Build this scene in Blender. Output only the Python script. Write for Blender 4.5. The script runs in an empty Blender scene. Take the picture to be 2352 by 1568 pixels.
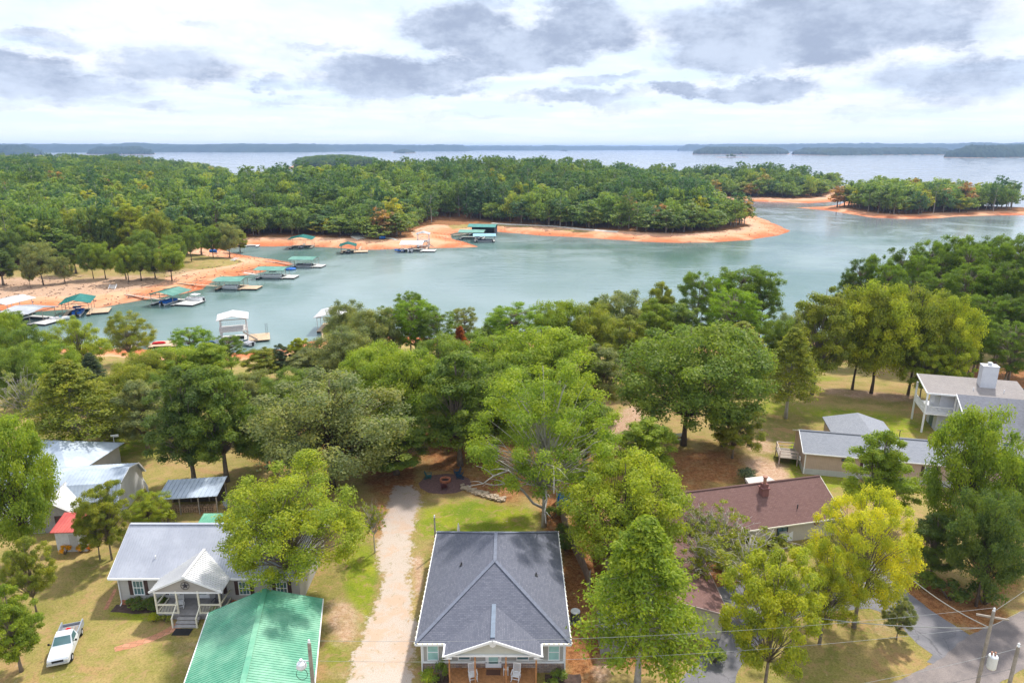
import bpy, math, random
import numpy as np
from mathutils import Vector, Matrix

# ------------------------------------------------------------------ camera
SC = bpy.context.scene
COL = SC.collection
CAMZ = 48.0
PITCH = math.radians(15.87)
cd = bpy.data.cameras.new("camera"); cam = bpy.data.objects.new("camera", cd); COL.objects.link(cam)
cd.lens = 24.0; cd.sensor_width = 36.0; cd.clip_start = 0.5; cd.clip_end = 60000
cam.location = (0, 0, CAMZ); cam.rotation_euler = (math.radians(90) - PITCH, 0, 0)
SC.camera = cam
SC.view_settings.view_transform = 'Standard'; SC.view_settings.look = 'None'
SC.view_settings.gamma = 1.0; SC.view_settings.exposure = 0.74; SC.view_settings.use_curve_mapping = False
SC.render.engine = 'CYCLES'
SC.cycles.max_bounces = 6; SC.cycles.diffuse_bounces = 3; SC.cycles.glossy_bounces = 2
SC.cycles.transmission_bounces = 3; SC.cycles.volume_bounces = 0; SC.cycles.transparent_max_bounces = 6
SC.cycles.caustics_reflective = False; SC.cycles.caustics_refractive = False

SP, CP = math.sin(PITCH), math.cos(PITCH)
def ratio(py):                       # drop / horizontal distance along the row py of a 2352 x 1568 layout
    v = (py - 784) / 1568.0
    return (SP + v * CP) / (CP - v * SP)
def at(px, py, Z=0.0):               # layout point -> the place on the level Z
    v = (py - 784) / 1568.0
    z = (CAMZ - Z) / (SP + v * CP)
    return ((px - 1176) / 1568.0 * z, z * (CP - v * SP))
def atd(px, py, d):                  # layout point at ground distance d -> x, height
    v = (py - 784) / 1568.0
    z = d / (CP - v * SP)
    return (px - 1176) / 1568.0 * z, CAMZ - z * (SP + v * CP)
def zdepth(d, Z):
    return d * CP + (CAMZ - Z) * SP
def topx(X, Y, Z):                   # place -> layout point (arrays too)
    w = CAMZ - Z
    z = Y * CP + w * SP
    return 1176 + 1568 * X / z, 784 + 1568 * (w * CP - Y * SP) / z

# ------------------------------------------------------------------ world: sky with broken cloud
SUN_AZ, SUN_EL = math.radians(32), math.radians(56)
W = bpy.data.worlds.new("World"); SC.world = W; W.use_nodes = True
nt = W.node_tree; nt.nodes.clear()
def N(t, kind, **kw):
    n = t.nodes.new(kind)
    for k, v in kw.items():
        if k.startswith('i_'):
            n.inputs[int(k[2:])].default_value = v
        else:
            setattr(n, k, v)
    return n
def M_(t, op, a, b=None, c=None, clamp=False):
    n = t.nodes.new('ShaderNodeMath'); n.operation = op; n.use_clamp = clamp
    for i, s in enumerate((a, b, c)):
        if s is None: continue
        if hasattr(s, 'type') and hasattr(s, 'node'): t.links.new(s, n.inputs[i])
        else: n.inputs[i].default_value = s
    return n.outputs[0]
def VM(t, op, a, b=None):
    n = t.nodes.new('ShaderNodeVectorMath'); n.operation = op
    for i, s in enumerate((a, b)):
        if s is None: continue
        if hasattr(s, 'node'): t.links.new(s, n.inputs[i])
        else: n.inputs[i].default_value = s
    return n
def RMP(t, fac, lo, hi, a=0.0, b=1.0, smooth=True):
    n = t.nodes.new('ShaderNodeMapRange'); n.interpolation_type = 'SMOOTHSTEP' if smooth else 'LINEAR'
    t.links.new(fac, n.inputs[0])
    n.inputs[1].default_value = lo; n.inputs[2].default_value = hi; n.inputs[3].default_value = a; n.inputs[4].default_value = b
    return n.outputs[0]
def MIX(t, fac, a, b, mode='MIX'):
    n = t.nodes.new('ShaderNodeMix'); n.data_type = 'RGBA'; n.blend_type = mode
    for idx, s in ((0, fac), (6, a), (7, b)):
        if hasattr(s, 'node'): t.links.new(s, n.inputs[idx])
        else: n.inputs[idx].default_value = s if idx == 0 else (tuple(s) + (1,) if len(s) == 3 else s)
    return n.outputs[2]
def NOISE(t, vec, scale, detail=4, rough=0.55, dist=0.0, dims='3D'):
    n = t.nodes.new('ShaderNodeTexNoise'); n.noise_dimensions = dims
    if vec is not None: t.links.new(vec, n.inputs['Vector'])
    n.inputs['Scale'].default_value = scale; n.inputs['Detail'].default_value = detail
    n.inputs['Roughness'].default_value = rough; n.inputs['Distortion'].default_value = dist
    return n
sky = N(nt, 'ShaderNodeTexSky', sky_type='NISHITA', sun_disc=False, sun_elevation=SUN_EL, sun_rotation=SUN_AZ, air_density=1.0, dust_density=1.5)
tc = N(nt, 'ShaderNodeTexCoord')
sep = N(nt, 'ShaderNodeSeparateXYZ'); nt.links.new(tc.outputs['Generated'], sep.inputs[0])
az = M_(nt, 'ARCTAN2', sep.outputs[0], sep.outputs[1]); el = M_(nt, 'ARCSINE', sep.outputs[2])
# clouds lie on a flat layer: the farther, the more foreshortened
den = M_(nt, 'ADD', M_(nt, 'MAXIMUM', sep.outputs[2], 0.0), 0.05)
cmb = N(nt, 'ShaderNodeCombineXYZ'); nt.links.new(M_(nt, 'DIVIDE', sep.outputs[0], den), cmb.inputs[0]); nt.links.new(M_(nt, 'DIVIDE', sep.outputs[1], den), cmb.inputs[1])
P = cmb.outputs[0]
n1 = NOISE(nt, P, 0.55, 7, 0.6, 0.3); n2 = NOISE(nt, P, 1.9, 7, 0.65, 0.4)
ae = N(nt, 'ShaderNodeCombineXYZ'); nt.links.new(az, ae.inputs[0]); nt.links.new(el, ae.inputs[1])
sc_ = VM(nt, 'MULTIPLY', ae.outputs[0], (1.0, 1.9, 1.0)).outputs[0]
w1 = NOISE(nt, sc_, 7.0, 9, 0.66); w2 = NOISE(nt, sc_, 15.0, 9, 0.68)
warp = VM(nt, 'MULTIPLY', VM(nt, 'SUBTRACT', w1.outputs['Color'], (0.5, 0.5, 0.5)).outputs[0], (0.15, 0.055, 0)).outputs[0]
warp2 = VM(nt, 'MULTIPLY', VM(nt, 'SUBTRACT', w2.outputs['Color'], (0.5, 0.5, 0.5)).outputs[0], (0.07, 0.045, 0)).outputs[0]
warp = VM(nt, 'ADD', warp, warp2).outputs[0]
aw = VM(nt, 'ADD', ae.outputs[0], warp).outputs[0]
CL = [(1045,60,120,46,.9),(1180,112,150,42,1.0),(1340,58,120,58,.95),(1240,128,110,26,.8),(1870,60,310,66,1.0),(1780,118,230,42,.95),
      (2060,72,150,48,.9),(900,180,170,44,.95),(1060,160,140,30,.8),(960,212,150,18,.75),(1330,222,150,18,.75),(1740,205,130,24,.9),(1545,212,70,16,.8),
      (390,150,150,44,.7),(600,190,90,18,.6),(100,192,210,34,.75),(40,150,110,28,.7),(2200,186,160,44,.7),(2310,150,90,26,.6),(2150,235,140,20,.5),
      (120,240,200,16,.5),(700,235,160,16,.45),(1380,182,100,14,.55),(1430,250,110,12,.45),(640,30,130,14,.2),(1130,20,80,16,.6),(480,60,60,14,.45),(60,90,110,20,.5),(1990,250,120,12,.45),(300,245,120,12,.5),(1650,170,60,12,.5),(760,110,60,14,.5),(1050,270,120,9,.45),(2200,110,60,12,.5),(230,60,120,20,.35),(2290,60,90,16,.3)]
# the same cloud decks go on behind and beside the photographed part of the sky
rs = random.Random(5)
for k in range(8):
    CL.append((None, rs.uniform(45, 330), rs.uniform(4, 16), rs.uniform(.12, .3), rs.uniform(.03, .06), rs.uniform(.5, .9)))
acc = None
for c in CL:
    if c[0] is None:
        _, a_, e_, ra, re_, s_ = c
        a0 = math.radians(a_ if a_ < 180 else a_ - 360); e0 = math.radians(e_)
    else:
        px, py, rx, ry, s_ = c
        v = (py - 784) / 1568.0; u = (px - 1176) / 1568.0
        Y = CP - v * SP; Z = -(SP + v * CP); X = u
        a0 = math.atan2(X, Y); e0 = math.asin(Z / math.sqrt(X*X+Y*Y+Z*Z)); ra = rx / 1568.0; re_ = ry / 1568.0
    dd = VM(nt, 'MULTIPLY', VM(nt, 'SUBTRACT', aw, (a0, e0, 0)).outputs[0], (1/ra, 1/re_, 0)).outputs[0]
    ln = VM(nt, 'LENGTH', dd).outputs[1]
    f = M_(nt, 'MULTIPLY', M_(nt, 'SUBTRACT', 1.5, ln, clamp=True), s_)
    acc = f if acc is None else M_(nt, 'MAXIMUM', acc, f)
tex = M_(nt, 'MULTIPLY', M_(nt, 'SUBTRACT', w2.outputs['Fac'], 0.5), .8)
dk = M_(nt, 'ADD', acc, tex)
dk = M_(nt, 'ADD', dk, M_(nt, 'MULTIPLY', M_(nt, 'SUBTRACT', n2.outputs['Fac'], 0.5), 0.3))
dark = RMP(nt, dk, 0.26, 0.78, 0.0, 1.0)
edge = RMP(nt, dk, -0.3, 0.1, 0.0, 1.0)
thin = RMP(nt, n1.outputs['Fac'], 0.36, 0.62, 0.0, 1.0)
base = MIX(nt, thin, (5.6, 6.9, 8.6), (7.6, 7.7, 7.9))
veil = RMP(nt, M_(nt, 'ADD', M_(nt, 'MULTIPLY', w1.outputs['Fac'], .6), M_(nt, 'MULTIPLY', w2.outputs['Fac'], .4)), 0.50, 0.68, 0.0, 0.7)
base = MIX(nt, veil, base, (4.7, 5.3, 6.5))
col = MIX(nt, M_(nt, 'MULTIPLY', edge, .45), base, (4.7, 5.3, 6.6))
inner = MIX(nt, RMP(nt, w1.outputs['Fac'], 0.38, 0.62), (2.6, 3.1, 4.15), (4.1, 4.7, 5.8))
col = MIX(nt, dark, col, inner)
# whiter and hazier towards the horizon
hz = RMP(nt, el, 0.0, 0.075, 1.0, 0.0)
col = MIX(nt, M_(nt, 'MULTIPLY', hz, 0.75), col, (6.0, 6.5, 7.2))
below = RMP(nt, el, -0.03, 0.0, 1.0, 0.0)
# higher up a thinner deck lets some blue through
up = RMP(nt, el, 0.25, 0.9, 0.0, 1.0)
hi = MIX(nt, RMP(nt, n1.outputs['Fac'], 0.4, 0.6, 0.25, 1.0), sky.outputs[0], (9.5, 9.8, 10.4))
col = MIX(nt, up, col, hi)
bg = N(nt, 'ShaderNodeBackground'); bg.inputs[1].default_value = 0.1
nt.links.new(col, bg.inputs[0])
wo = N(nt, 'ShaderNodeOutputWorld'); nt.links.new(bg.outputs[0], wo.inputs[0])

# ------------------------------------------------------------------ sun
sd = bpy.data.lights.new("sun", 'SUN'); sd.energy = 3.0; sd.angle = math.radians(3.0); sd.color = (1.0, 0.95, 0.87)
so = bpy.data.objects.new("sun", sd); COL.objects.link(so)
sv = Vector((math.sin(SUN_AZ) * math.cos(SUN_EL), math.cos(SUN_AZ) * math.cos(SUN_EL), math.sin(SUN_EL)))
so.rotation_euler = sv.to_track_quat('Z', 'Y').to_euler(); so.location = (60, 60, 120)

# ------------------------------------------------------------------ mesh helpers
class MB:
    def __init__(s): s.v = []; s.f = []; s.uv = []
    def face(s, pts, uv=None):
        b = len(s.v); s.v += [tuple(p) for p in pts]; s.f.append(tuple(range(b, b + len(pts))))
        s.uv += list(uv) if uv else [(0, 0)] * len(pts)
        return s
    def _idx(s, pts, faces):
        b = len(s.v); s.v += [tuple(p) for p in pts]
        for f in faces:
            s.f.append(tuple(b + i for i in f)); s.uv += [(0, 0)] * len(f)
    def box(s, c, size, rz=0.0, rx=0.0, ry=0.0):
        x, y, z = [q / 2 for q in size]
        R = Matrix.Rotation(rz, 3, 'Z') @ Matrix.Rotation(ry, 3, 'Y') @ Matrix.Rotation(rx, 3, 'X')
        p = [Vector(c) + R @ Vector((a * x, b * y, d * z)) for d in (-1, 1) for b in (-1, 1) for a in (-1, 1)]
        s._idx(p, [(0,2,3,1),(4,5,7,6),(0,1,5,4),(2,6,7,3),(0,4,6,2),(1,3,7,5)])
        return s
    def beam(s, a, b, w, h=None):
        h = h or w; a = Vector(a); b = Vector(b); d = b - a; L = d.length
        if L < 1e-6: return s
        q = d.to_track_quat('X', 'Z').to_matrix(); m = (a + b) / 2
        p = [m + q @ Vector((i * L / 2, j * w / 2, k * h / 2)) for k in (-1, 1) for j in (-1, 1) for i in (-1, 1)]
        s._idx(p, [(0,2,3,1),(4,5,7,6),(0,1,5,4),(2,6,7,3),(0,4,6,2),(1,3,7,5)])
        return s
    def tube(s, pts, rad, n=6, cap=True):
        pts = [Vector(p) for p in pts]; k = len(pts)
        if not hasattr(rad, '__len__'): rad = [rad] * k
        b = len(s.v); u = None
        for i, p in enumerate(pts):
            d = (pts[min(i + 1, k - 1)] - pts[max(i - 1, 0)])
            d = d.normalized() if d.length > 1e-9 else Vector((0, 0, 1))
            if u is None: u = d.orthogonal().normalized()
            else:
                u = (u - d * u.dot(d)); u = u.normalized() if u.length > 1e-6 else d.orthogonal().normalized()
            w = d.cross(u)
            for j in range(n):
                a = 2 * math.pi * j / n
                s.v.append(tuple(p + (u * math.cos(a) + w * math.sin(a)) * rad[i]))
        for i in range(k - 1):
            for j in range(n):
                s.f.append((b + i*n + j, b + i*n + (j+1) % n, b + (i+1)*n + (j+1) % n, b + (i+1)*n + j)); s.uv += [(0, 0)] * 4
        if cap:
            s.f.append(tuple(b + j for j in reversed(range(n)))); s.uv += [(0, 0)] * n
            s.f.append(tuple(b + (k-1)*n + j for j in range(n))); s.uv += [(0, 0)] * n
        return s
    def lathe(s, c, prof, n=12):
        c = Vector(c); b = len(s.v)
        for r, z in prof:
            for j in range(n):
                a = 2 * math.pi * j / n; s.v.append((c.x + r * math.cos(a), c.y + r * math.sin(a), c.z + z))
        for i in range(len(prof) - 1):
            for j in range(n):
                s.f.append((b + i*n + j, b + i*n + (j+1) % n, b + (i+1)*n + (j+1) % n, b + (i+1)*n + j)); s.uv += [(0, 0)] * 4
        s.f.append(tuple(b + j for j in reversed(range(n)))); s.uv += [(0, 0)] * n
        s.f.append(tuple(b + (len(prof)-1)*n + j for j in range(n))); s.uv += [(0, 0)] * n
        return s
    def slab(s, poly, th=0.12):
        """A roof plane: poly wound so that it faces up, first edge along the eave; UV in metres along the eave / up the slope."""
        P_ = [Vector(p) for p in poly]
        nrm = Vector((0, 0, 0))
        for i in range(len(P_)):
            a, b_ = P_[i], P_[(i + 1) % len(P_)]
            nrm += Vector(((a.y-b_.y)*(a.z+b_.z), (a.z-b_.z)*(a.x+b_.x), (a.x-b_.x)*(a.y+b_.y)))
        nrm.normalize()
        if nrm.z < 0: P_ = [P_[1], P_[0]] + P_[:1:-1]; nrm = -nrm
        e = P_[1] - P_[0]
        hz_ = Vector((0, 0, 1)).cross(nrm)
        u = hz_.normalized() if hz_.length > 1e-4 else e.normalized()
        w = nrm.cross(u)
        if w.z < 0: w = -w
        uv = [((p).dot(u), (p).dot(w)) for p in P_]
        s.face(P_, uv)
        Q = [p - Vector((0, 0, th)) for p in P_]
        s.face(list(reversed(Q)), list(reversed(uv)))
        for i in range(len(P_)):
            j = (i + 1) % len(P_)
            s.face([P_[i], Q[i], Q[j], P_[j]])
        return s
    def ribs(s, a, b, c, d, sp=0.23, w=0.04, h=0.035):
        """standing ribs running from edge a-b (eave) to edge d-c (ridge)"""
        a, b, c, d = map(Vector, (a, b, c, d)); L = (b - a).length; n = max(2, int(L / sp))
        nr = (b - a).cross(d - a).normalized()
        if nr.z < 0: nr = -nr
        for i in range(n + 1):
            t = i / n; p = a.lerp(b, t); q = d.lerp(c, t)
            s.beam(p + nr * h * .5, q + nr * h * .5, w, h)
        return s
    def mesh(s, name, mat, smooth=False):
        m = bpy.data.meshes.new(name); m.from_pydata(s.v, [], s.f)
        ul = m.uv_layers.new(name='UVMap')
        if len(s.uv) == len(m.loops):
            ul.data.foreach_set('uv', np.array(s.uv, dtype=np.float32).ravel())
        if mat: m.materials.append(mat)
        if smooth: m.polygons.foreach_set('use_smooth', [True] * len(m.polygons))
        m.update(); return m
    def build(s, name, mat, parent=None, smooth=False, label=None, cat=None, group=None, kind=None, loc=None, rz=None):
        o = bpy.data.objects.new(name, s.mesh(name, mat, smooth)); COL.objects.link(o)
        if parent: o.parent = parent
        if loc: o.location = loc
        if rz: o.rotation_euler = (0, 0, rz)
        tag(o, label, cat, group, kind); return o
def tag(o, label=None, cat=None, group=None, kind=None):
    if label: o['label'] = label
    if cat: o['category'] = cat
    if group: o['group'] = group
    if kind: o['kind'] = kind
    return o
def empty(name, loc, rz=0.0, label=None, cat=None, group=None):
    o = bpy.data.objects.new(name, None); COL.objects.link(o); o.location = loc; o.rotation_euler = (0, 0, rz)
    o.empty_display_size = 0.3
    return tag(o, label, cat, group)
def children(o): return [c for c in bpy.data.objects if c.parent == o]
def copy_tree(o, kids=None, parent=None):
    c = o.copy(); COL.objects.link(c)
    if parent: c.parent = parent
    for ch in (children(o)): copy_tree(ch, None, c)
    return c

# ------------------------------------------------------------------ materials
def mat(name):
    m = bpy.data.materials.new(name); m.use_nodes = True; t = m.node_tree; t.nodes.clear()
    o = t.nodes.new('ShaderNodeOutputMaterial'); return m, t, o
def pbsdf(t, o, col, rough=0.7, metal=0.0, spec=0.3, bump=None, bstr=0.3, bdist=0.02):
    b = t.nodes.new('ShaderNodeBsdfPrincipled')
    if hasattr(col, 'node'): t.links.new(col, b.inputs['Base Color'])
    else: b.inputs['Base Color'].default_value = tuple(col) + (1,)
    b.inputs['Roughness'].default_value = rough; b.inputs['Metallic'].default_value = metal
    b.inputs['Specular IOR Level'].default_value = spec
    if bump is not None:
        bn = t.nodes.new('ShaderNodeBump'); bn.inputs['Strength'].default_value = bstr; bn.inputs['Distance'].default_value = bdist
        t.links.new(bump, bn.inputs['Height']); t.links.new(bn.outputs[0], b.inputs['Normal'])
    t.links.new(b.outputs[0], o.inputs['Surface']); return b
def plain(name, col, rough=0.6, var=0.12, scale=3.0, metal=0.0, spec=0.3):
    m, t, o = mat(name)
    g = t.nodes.new('ShaderNodeNewGeometry')
    n = NOISE(t, g.outputs['Position'], scale, 5, 0.6)
    n2_ = NOISE(t, g.outputs['Position'], scale * 9, 3, 0.6)
    f = M_(t, 'ADD', M_(t, 'MULTIPLY', n.outputs['Fac'], .6), M_(t, 'MULTIPLY', n2_.outputs['Fac'], .4))
    c = MIX(t, RMP(t, f, .35, .65), [x * (1 - var) for x in col], [min(1, x * (1 + var)) for x in col])
    pbsdf(t, o, c, rough, metal, spec); return m
def siding(name, col, course=0.16, vertical=False):
    m, t, o = mat(name)
    tcn = t.nodes.new('ShaderNodeTexCoord'); s = t.nodes.new('ShaderNodeSeparateXYZ'); t.links.new(tcn.outputs['Object'], s.inputs[0])
    ax = M_(t, 'ADD', s.outputs[0], s.outputs[1]) if vertical else s.outputs[2]
    fr = M_(t, 'FRACT', M_(t, 'DIVIDE', ax, course))
    line = RMP(t, fr, 0.0, 0.16, 0.72, 1.0)
    n = NOISE(t, tcn.outputs['Object'], 1.3, 5, .6)
    c = MIX(t, RMP(t, n.outputs['Fac'], .3, .7), [x * .9 for x in col], col)
    mul = t.nodes.new('ShaderNodeCombineColor')
    for i in range(3): t.links.new(line, mul.inputs[i])
    c = MIX(t, 1.0, c, mul.outputs[0], 'MULTIPLY')
    pbsdf(t, o, c, .6, bump=fr, bstr=.4, bdist=.02); return m
def shingle(name, c1, c2, c3, rowh=0.14):
    m, t, o = mat(name)
    uv = t.nodes.new('ShaderNodeUVMap'); uv.uv_map = 'UVMap'
    b = t.nodes.new('ShaderNodeTexBrick'); t.links.new(uv.outputs[0], b.inputs['Vector'])
    b.inputs['Scale'].default_value = 1.0; b.inputs['Brick Width'].default_value = 0.30; b.inputs['Row Height'].default_value = rowh
    b.inputs['Mortar Size'].default_value = 0.012; b.inputs['Mortar Smooth'].default_value = .3; b.inputs['Bias'].default_value = 0.0
    b.inputs['Color1'].default_value = c1 + (1,); b.inputs['Color2'].default_value = c2 + (1,); b.inputs['Mortar'].default_value = tuple(x * .55 for x in c1) + (1,)
    n = NOISE(t, uv.outputs[0], 0.5, 6, .65); n3 = NOISE(t, uv.outputs[0], 9.0, 3, .6)
    c = MIX(t, RMP(t, n.outputs['Fac'], .35, .7, 0, .5), b.outputs['Color'], c3)
    c = MIX(t, RMP(t, n3.outputs['Fac'], .3, .7, 0, .5), c, [x * .8 for x in c1])
    pbsdf(t, o, c, .88, spec=.2, bump=b.outputs['Fac'], bstr=.35, bdist=.01); return m
def metalroof(name, col, col2, rough=.35, dirt=.25, spec=.5):
    m, t, o = mat(name)
    uv = t.nodes.new('ShaderNodeTexCoord')
    n = NOISE(t, uv.outputs['Object'], 0.35, 5, .6); n3 = NOISE(t, uv.outputs['Object'], 3.0, 4, .6)
    c = MIX(t, RMP(t, n.outputs['Fac'], .35, .65), col, col2)
    c = MIX(t, RMP(t, n3.outputs['Fac'], .4, .75, 0, dirt), c, [x * .7 for x in col])
    pbsdf(t, o, c, rough, 0.0, spec); return m
def glass(name, col=(.05, .10, .11)):
    m, t, o = mat(name)
    g = t.nodes.new('ShaderNodeNewGeometry'); n = NOISE(t, g.outputs['Position'], 1.2, 3, .5)
    c = MIX(t, n.outputs['Fac'], col, [x * 2.2 for x in col]); pbsdf(t, o, c, .12, 0, .6); return m

WHITE = plain('white_paint', (.78, .79, .80), .5, .05)
CREAM = plain('cream_paint', (.72, .69, .56), .6, .07)
WOOD = plain('stained_wood', (.42, .20, .08), .6, .25, 4)
GREYWOOD = plain('weathered_wood', (.30, .26, .22), .8, .25, 3)
DECKW = plain('dock_planks', (.50, .37, .25), .8, .2, 2)
DECKG = plain('grey_dock_planks', (.55, .54, .52), .7, .15, 2)
DARKM = plain('dark_metal', (.05, .05, .055), .5, .2)
STEEL = plain('galvanised_steel', (.55, .57, .60), .4, .1, 3, .3, .5)
BLACK = plain('black_plastic', (.02, .02, .022), .5, .2)
TYRE = plain('rubber', (.02, .02, .02), .9, .2)
BRICK = plain('red_brick', (.42, .16, .09), .85, .3, 2.5)
CONC = plain('concrete', (.45, .43, .40), .85, .15, 1.5)
GLASS = glass('window_glass'); GLASSL = glass('pale_window_glass', (.22, .36, .34))
BLUEC = plain('blue_vinyl', (.01, .12, .45), .5, .2)
REDC = plain('red_plastic', (.6, .02, .03), .5, .2)
GALV = plain('shiny_aluminium', (.72, .74, .78), .35, .08, 2, .2, .5)
# ------------------------------------------------------------------ land
def upx(l, Z=0.0): return [at(x, y, Z) for x, y in l]
SH = [(-60,719),(0,719),(75,717),(150,711),(217,708),(275,699),(325,691),(375,682),(425,673),(462,664),(490,648),(540,635),(584,629),(615,620),
      (659,613),(677,607),(665,603),(631,596),(584,590),(537,581),(509,573),(531,568),(565,567),(659,565),(724,567),(771,569),(821,573),(865,574),
      (927,571),(990,570),(1068,569),(1096,567),(1077,559),(1040,548),(1034,539),(1052,533),(1130,531),(1225,540),(1320,545),(1388,549),(1470,555),
      (1560,558),(1634,557),(1716,552),(1777,543),(1805,536),(1814,531),(1806,526),(1781,514),(1745,500),(1700,484),(1670,470),(1690,463),(1708,462),(1798,465),
      (1859,467),(1912,464),(1950,460),(1962,450),(1985,441),(1975,435)]
POLY_FAR = [(-400, 196)] + upx(SH) + [(360,830),(250,835),(150,800),(50,770),(-60,790),(-110,790),(-180,760),(-215,670),(-262,670),(-300,800),(-400,1050),(-620,1350),(-1500,1350),(-1500,196)]
ISL = [(1822,477),(1880,481),(1941,490),(2003,500),(2085,503),(2146,502),(2208,497),(2290,495),(2352,494),(2480,492),(2500,482),(2352,478),(2250,474),(2120,466),(1990,458),(1950,460),(1930,470),(1890,475)]
POLY_ISL = upx(ISL)
NS = [(-500,812),(-200,806),(0,802),(120,800),(250,797),(400,806),(500,812),(600,808),(660,800),(740,778),(800,768),(900,770),(1000,778),(1200,786),(1400,790),(1600,794),
      (1760,797),(1850,790),(1950,775),(2050,762),(2200,750),(2352,742),(2700,735),(3200,730)]
POLY_NEAR = upx(NS) + [(420, 170), (420, -60), (-420, -60), (-420, 150)]
def seg_sd(X, Y, poly):
    P_ = np.array(poly); Q = np.roll(P_, -1, 0)
    X = np.asarray(X, float); Y = np.asarray(Y, float)
    best = np.full(X.shape, 1e18); ins = np.zeros(X.shape, bool)
    for (ax, ay), (bx, by) in zip(P_, Q):
        dx, dy = bx - ax, by - ay; L2 = dx*dx + dy*dy + 1e-12
        t_ = np.clip(((X-ax)*dx + (Y-ay)*dy) / L2, 0, 1)
        d = (X-ax-t_*dx)**2 + (Y-ay-t_*dy)**2; best = np.minimum(best, d)
        c = ((ay > Y) != (by > Y))
        with np.errstate(divide='ignore', invalid='ignore'):
            xi = (bx-ax) * (Y-ay) / (by-ay if by != ay else 1e-12) + ax
        ins ^= c & (X < xi)
    d = np.sqrt(best); return np.where(ins, d, -d)
def sst(a, b, x):
    t_ = np.clip((x - a) / (b - a), 0, 1); return t_ * t_ * (3 - 2 * t_)
def wob(X, Y, s, seed=0):
    r = np.random.RandomState(seed); out = 0
    for k in range(5):
        a = r.uniform(0, 6.28); f = s * (1.7 ** k); ph = r.uniform(0, 6.28); ph2 = r.uniform(0, 6.28)
        out = out + np.sin(f * (X * math.cos(a) + Y * math.sin(a)) + ph) * np.sin(f * .8 * (-X * math.sin(a) + Y * math.cos(a)) + ph2) / (1.45 ** k)
    return out / 2.0
def ground(X, Y, full=False):
    X = np.asarray(X, float); Y = np.asarray(Y, float)
    dn = seg_sd(X, Y, POLY_NEAR); df = seg_sd(X, Y, POLY_FAR); di = seg_sd(X, Y, POLY_ISL)
    dn = dn + wob(X, Y, .35, 1) * .8; df = df + wob(X, Y, .2, 2) * 1.2; di = di + wob(X, Y, .2, 3) * 1.2
    hn = np.where(dn > 0, 1.4 * np.clip(dn / 11, 0, 1) + 6.6 * sst(9, 58, dn), np.maximum(dn * .15, -3))
    hill = 2 + 11 * sst(-260, -120, X) * sst(280, 430, Y) + 9 * sst(-180, -330, X)
    hf = np.where(df > 0, 2.2 * np.clip(df / 22, 0, 1) + hill * sst(20, 170, df) + .8 * wob(X, Y, .02, 4) * sst(20, 60, df), np.maximum(df * .12, -3))
    hi_ = np.where(di > 0, 2.0 * np.clip(di / 20, 0, 1), np.maximum(di * .12, -3))
    h = np.maximum(np.maximum(hn, hf), hi_)
    if full: return h, dn, df, di
    return h
def gz(x, y): return float(ground(np.array([x]), np.array([y]))[0])

# one sheet: fan of rows reaching past the far shore
rows = [-20.0, 0, 12, 20, 26]
while rows[-1] < 1600: rows.append(rows[-1] + max(.36, rows[-1] * .0062))
rows = np.array(rows); NR = len(rows); NC = 560
tt = np.linspace(-1.35, 1.35, NC)
Xg = np.outer(np.maximum(rows, 26) + 10, tt); Yg = np.repeat(rows[:, None], NC, 1)
Hg, Dn, Df, Di = ground(Xg, Yg, True)
PX, PY = topx(Xg, np.maximum(Yg, 1), 8.0)
# sand: bare red clay left by the low water
Wf = np.where(Xg < -60, np.where(Yg < 300, 15 + 13 * sst(-125, -70, Xg), 20), 22.0)
sand = np.maximum(1 - sst(-1, 2.0, Df - Wf - 2.5 * wob(Xg, Yg, .09, 5)), 0) * (Df > -60)
sand_n = (1 - sst(-1, 2, Dn - 10 - 2 * wob(Xg, Yg, .2, 6)))
sand_i = 1 - sst(-1, 2, Di - 15 - 2 * wob(Xg, Yg, .09, 7))
SAND = np.where(Dn > -20, sand_n, np.where(Di > -25, sand_i, sand))
# forest floor under the far woods, dry lawn on the open point on the left
DRIVE = [(905,1112),(945,1114),(964,1140),(966,1165),(956,1200),(949,1240),(944,1290),(946,1338),(952,1400),(956,1457),(950,1510),(946,1568),(940,1640),(770,1640),(800,1568),(811,1498),(838,1440),(858,1400),(872,1350),(874,1304),(864,1270),(862,1242),(872,1200),(888,1150)]
LAWN = upx([(-120,700),(0,678),(150,668),(260,655),(330,640),(420,622),(500,605),(540,592),(530,578),(440,572),(330,588),(200,600),(90,612),(-60,620)], 3.0)
dl = seg_sd(Xg, Yg, LAWN)
FLOOR = np.where(((Df > 20) & (dl < 0)) | (Di > 14), 1.0, 0.0)
COVE = upx([(1000,505),(1040,506),(1130,510),(1225,518),(1320,528),(1380,530),(1250,521),(1130,514),(1040,520)], 2.5)
dc = seg_sd(Xg, Yg, COVE)
SAND = np.where(dc > -8, SAND * (1 - .75 * sst(-8, 4, dc)), SAND)
LUSH = np.zeros_like(Xg); STRAW = np.zeros_like(Xg); DIRT = np.zeros_like(Xg)
def ell(px, py, rx, ry, ang=0.0):
    a = math.radians(ang); dx = PX - px; dy = PY - py
    u = (dx * math.cos(a) + dy * math.sin(a)) / rx; w = (-dx * math.sin(a) + dy * math.cos(a)) / ry
    j = wob(Xg, Yg, .6, int(px) % 97) * .22
    return np.clip(1.5 - (np.sqrt(u*u + w*w) + j) * 1.0, 0, 1) * (Yg > 20)
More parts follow.
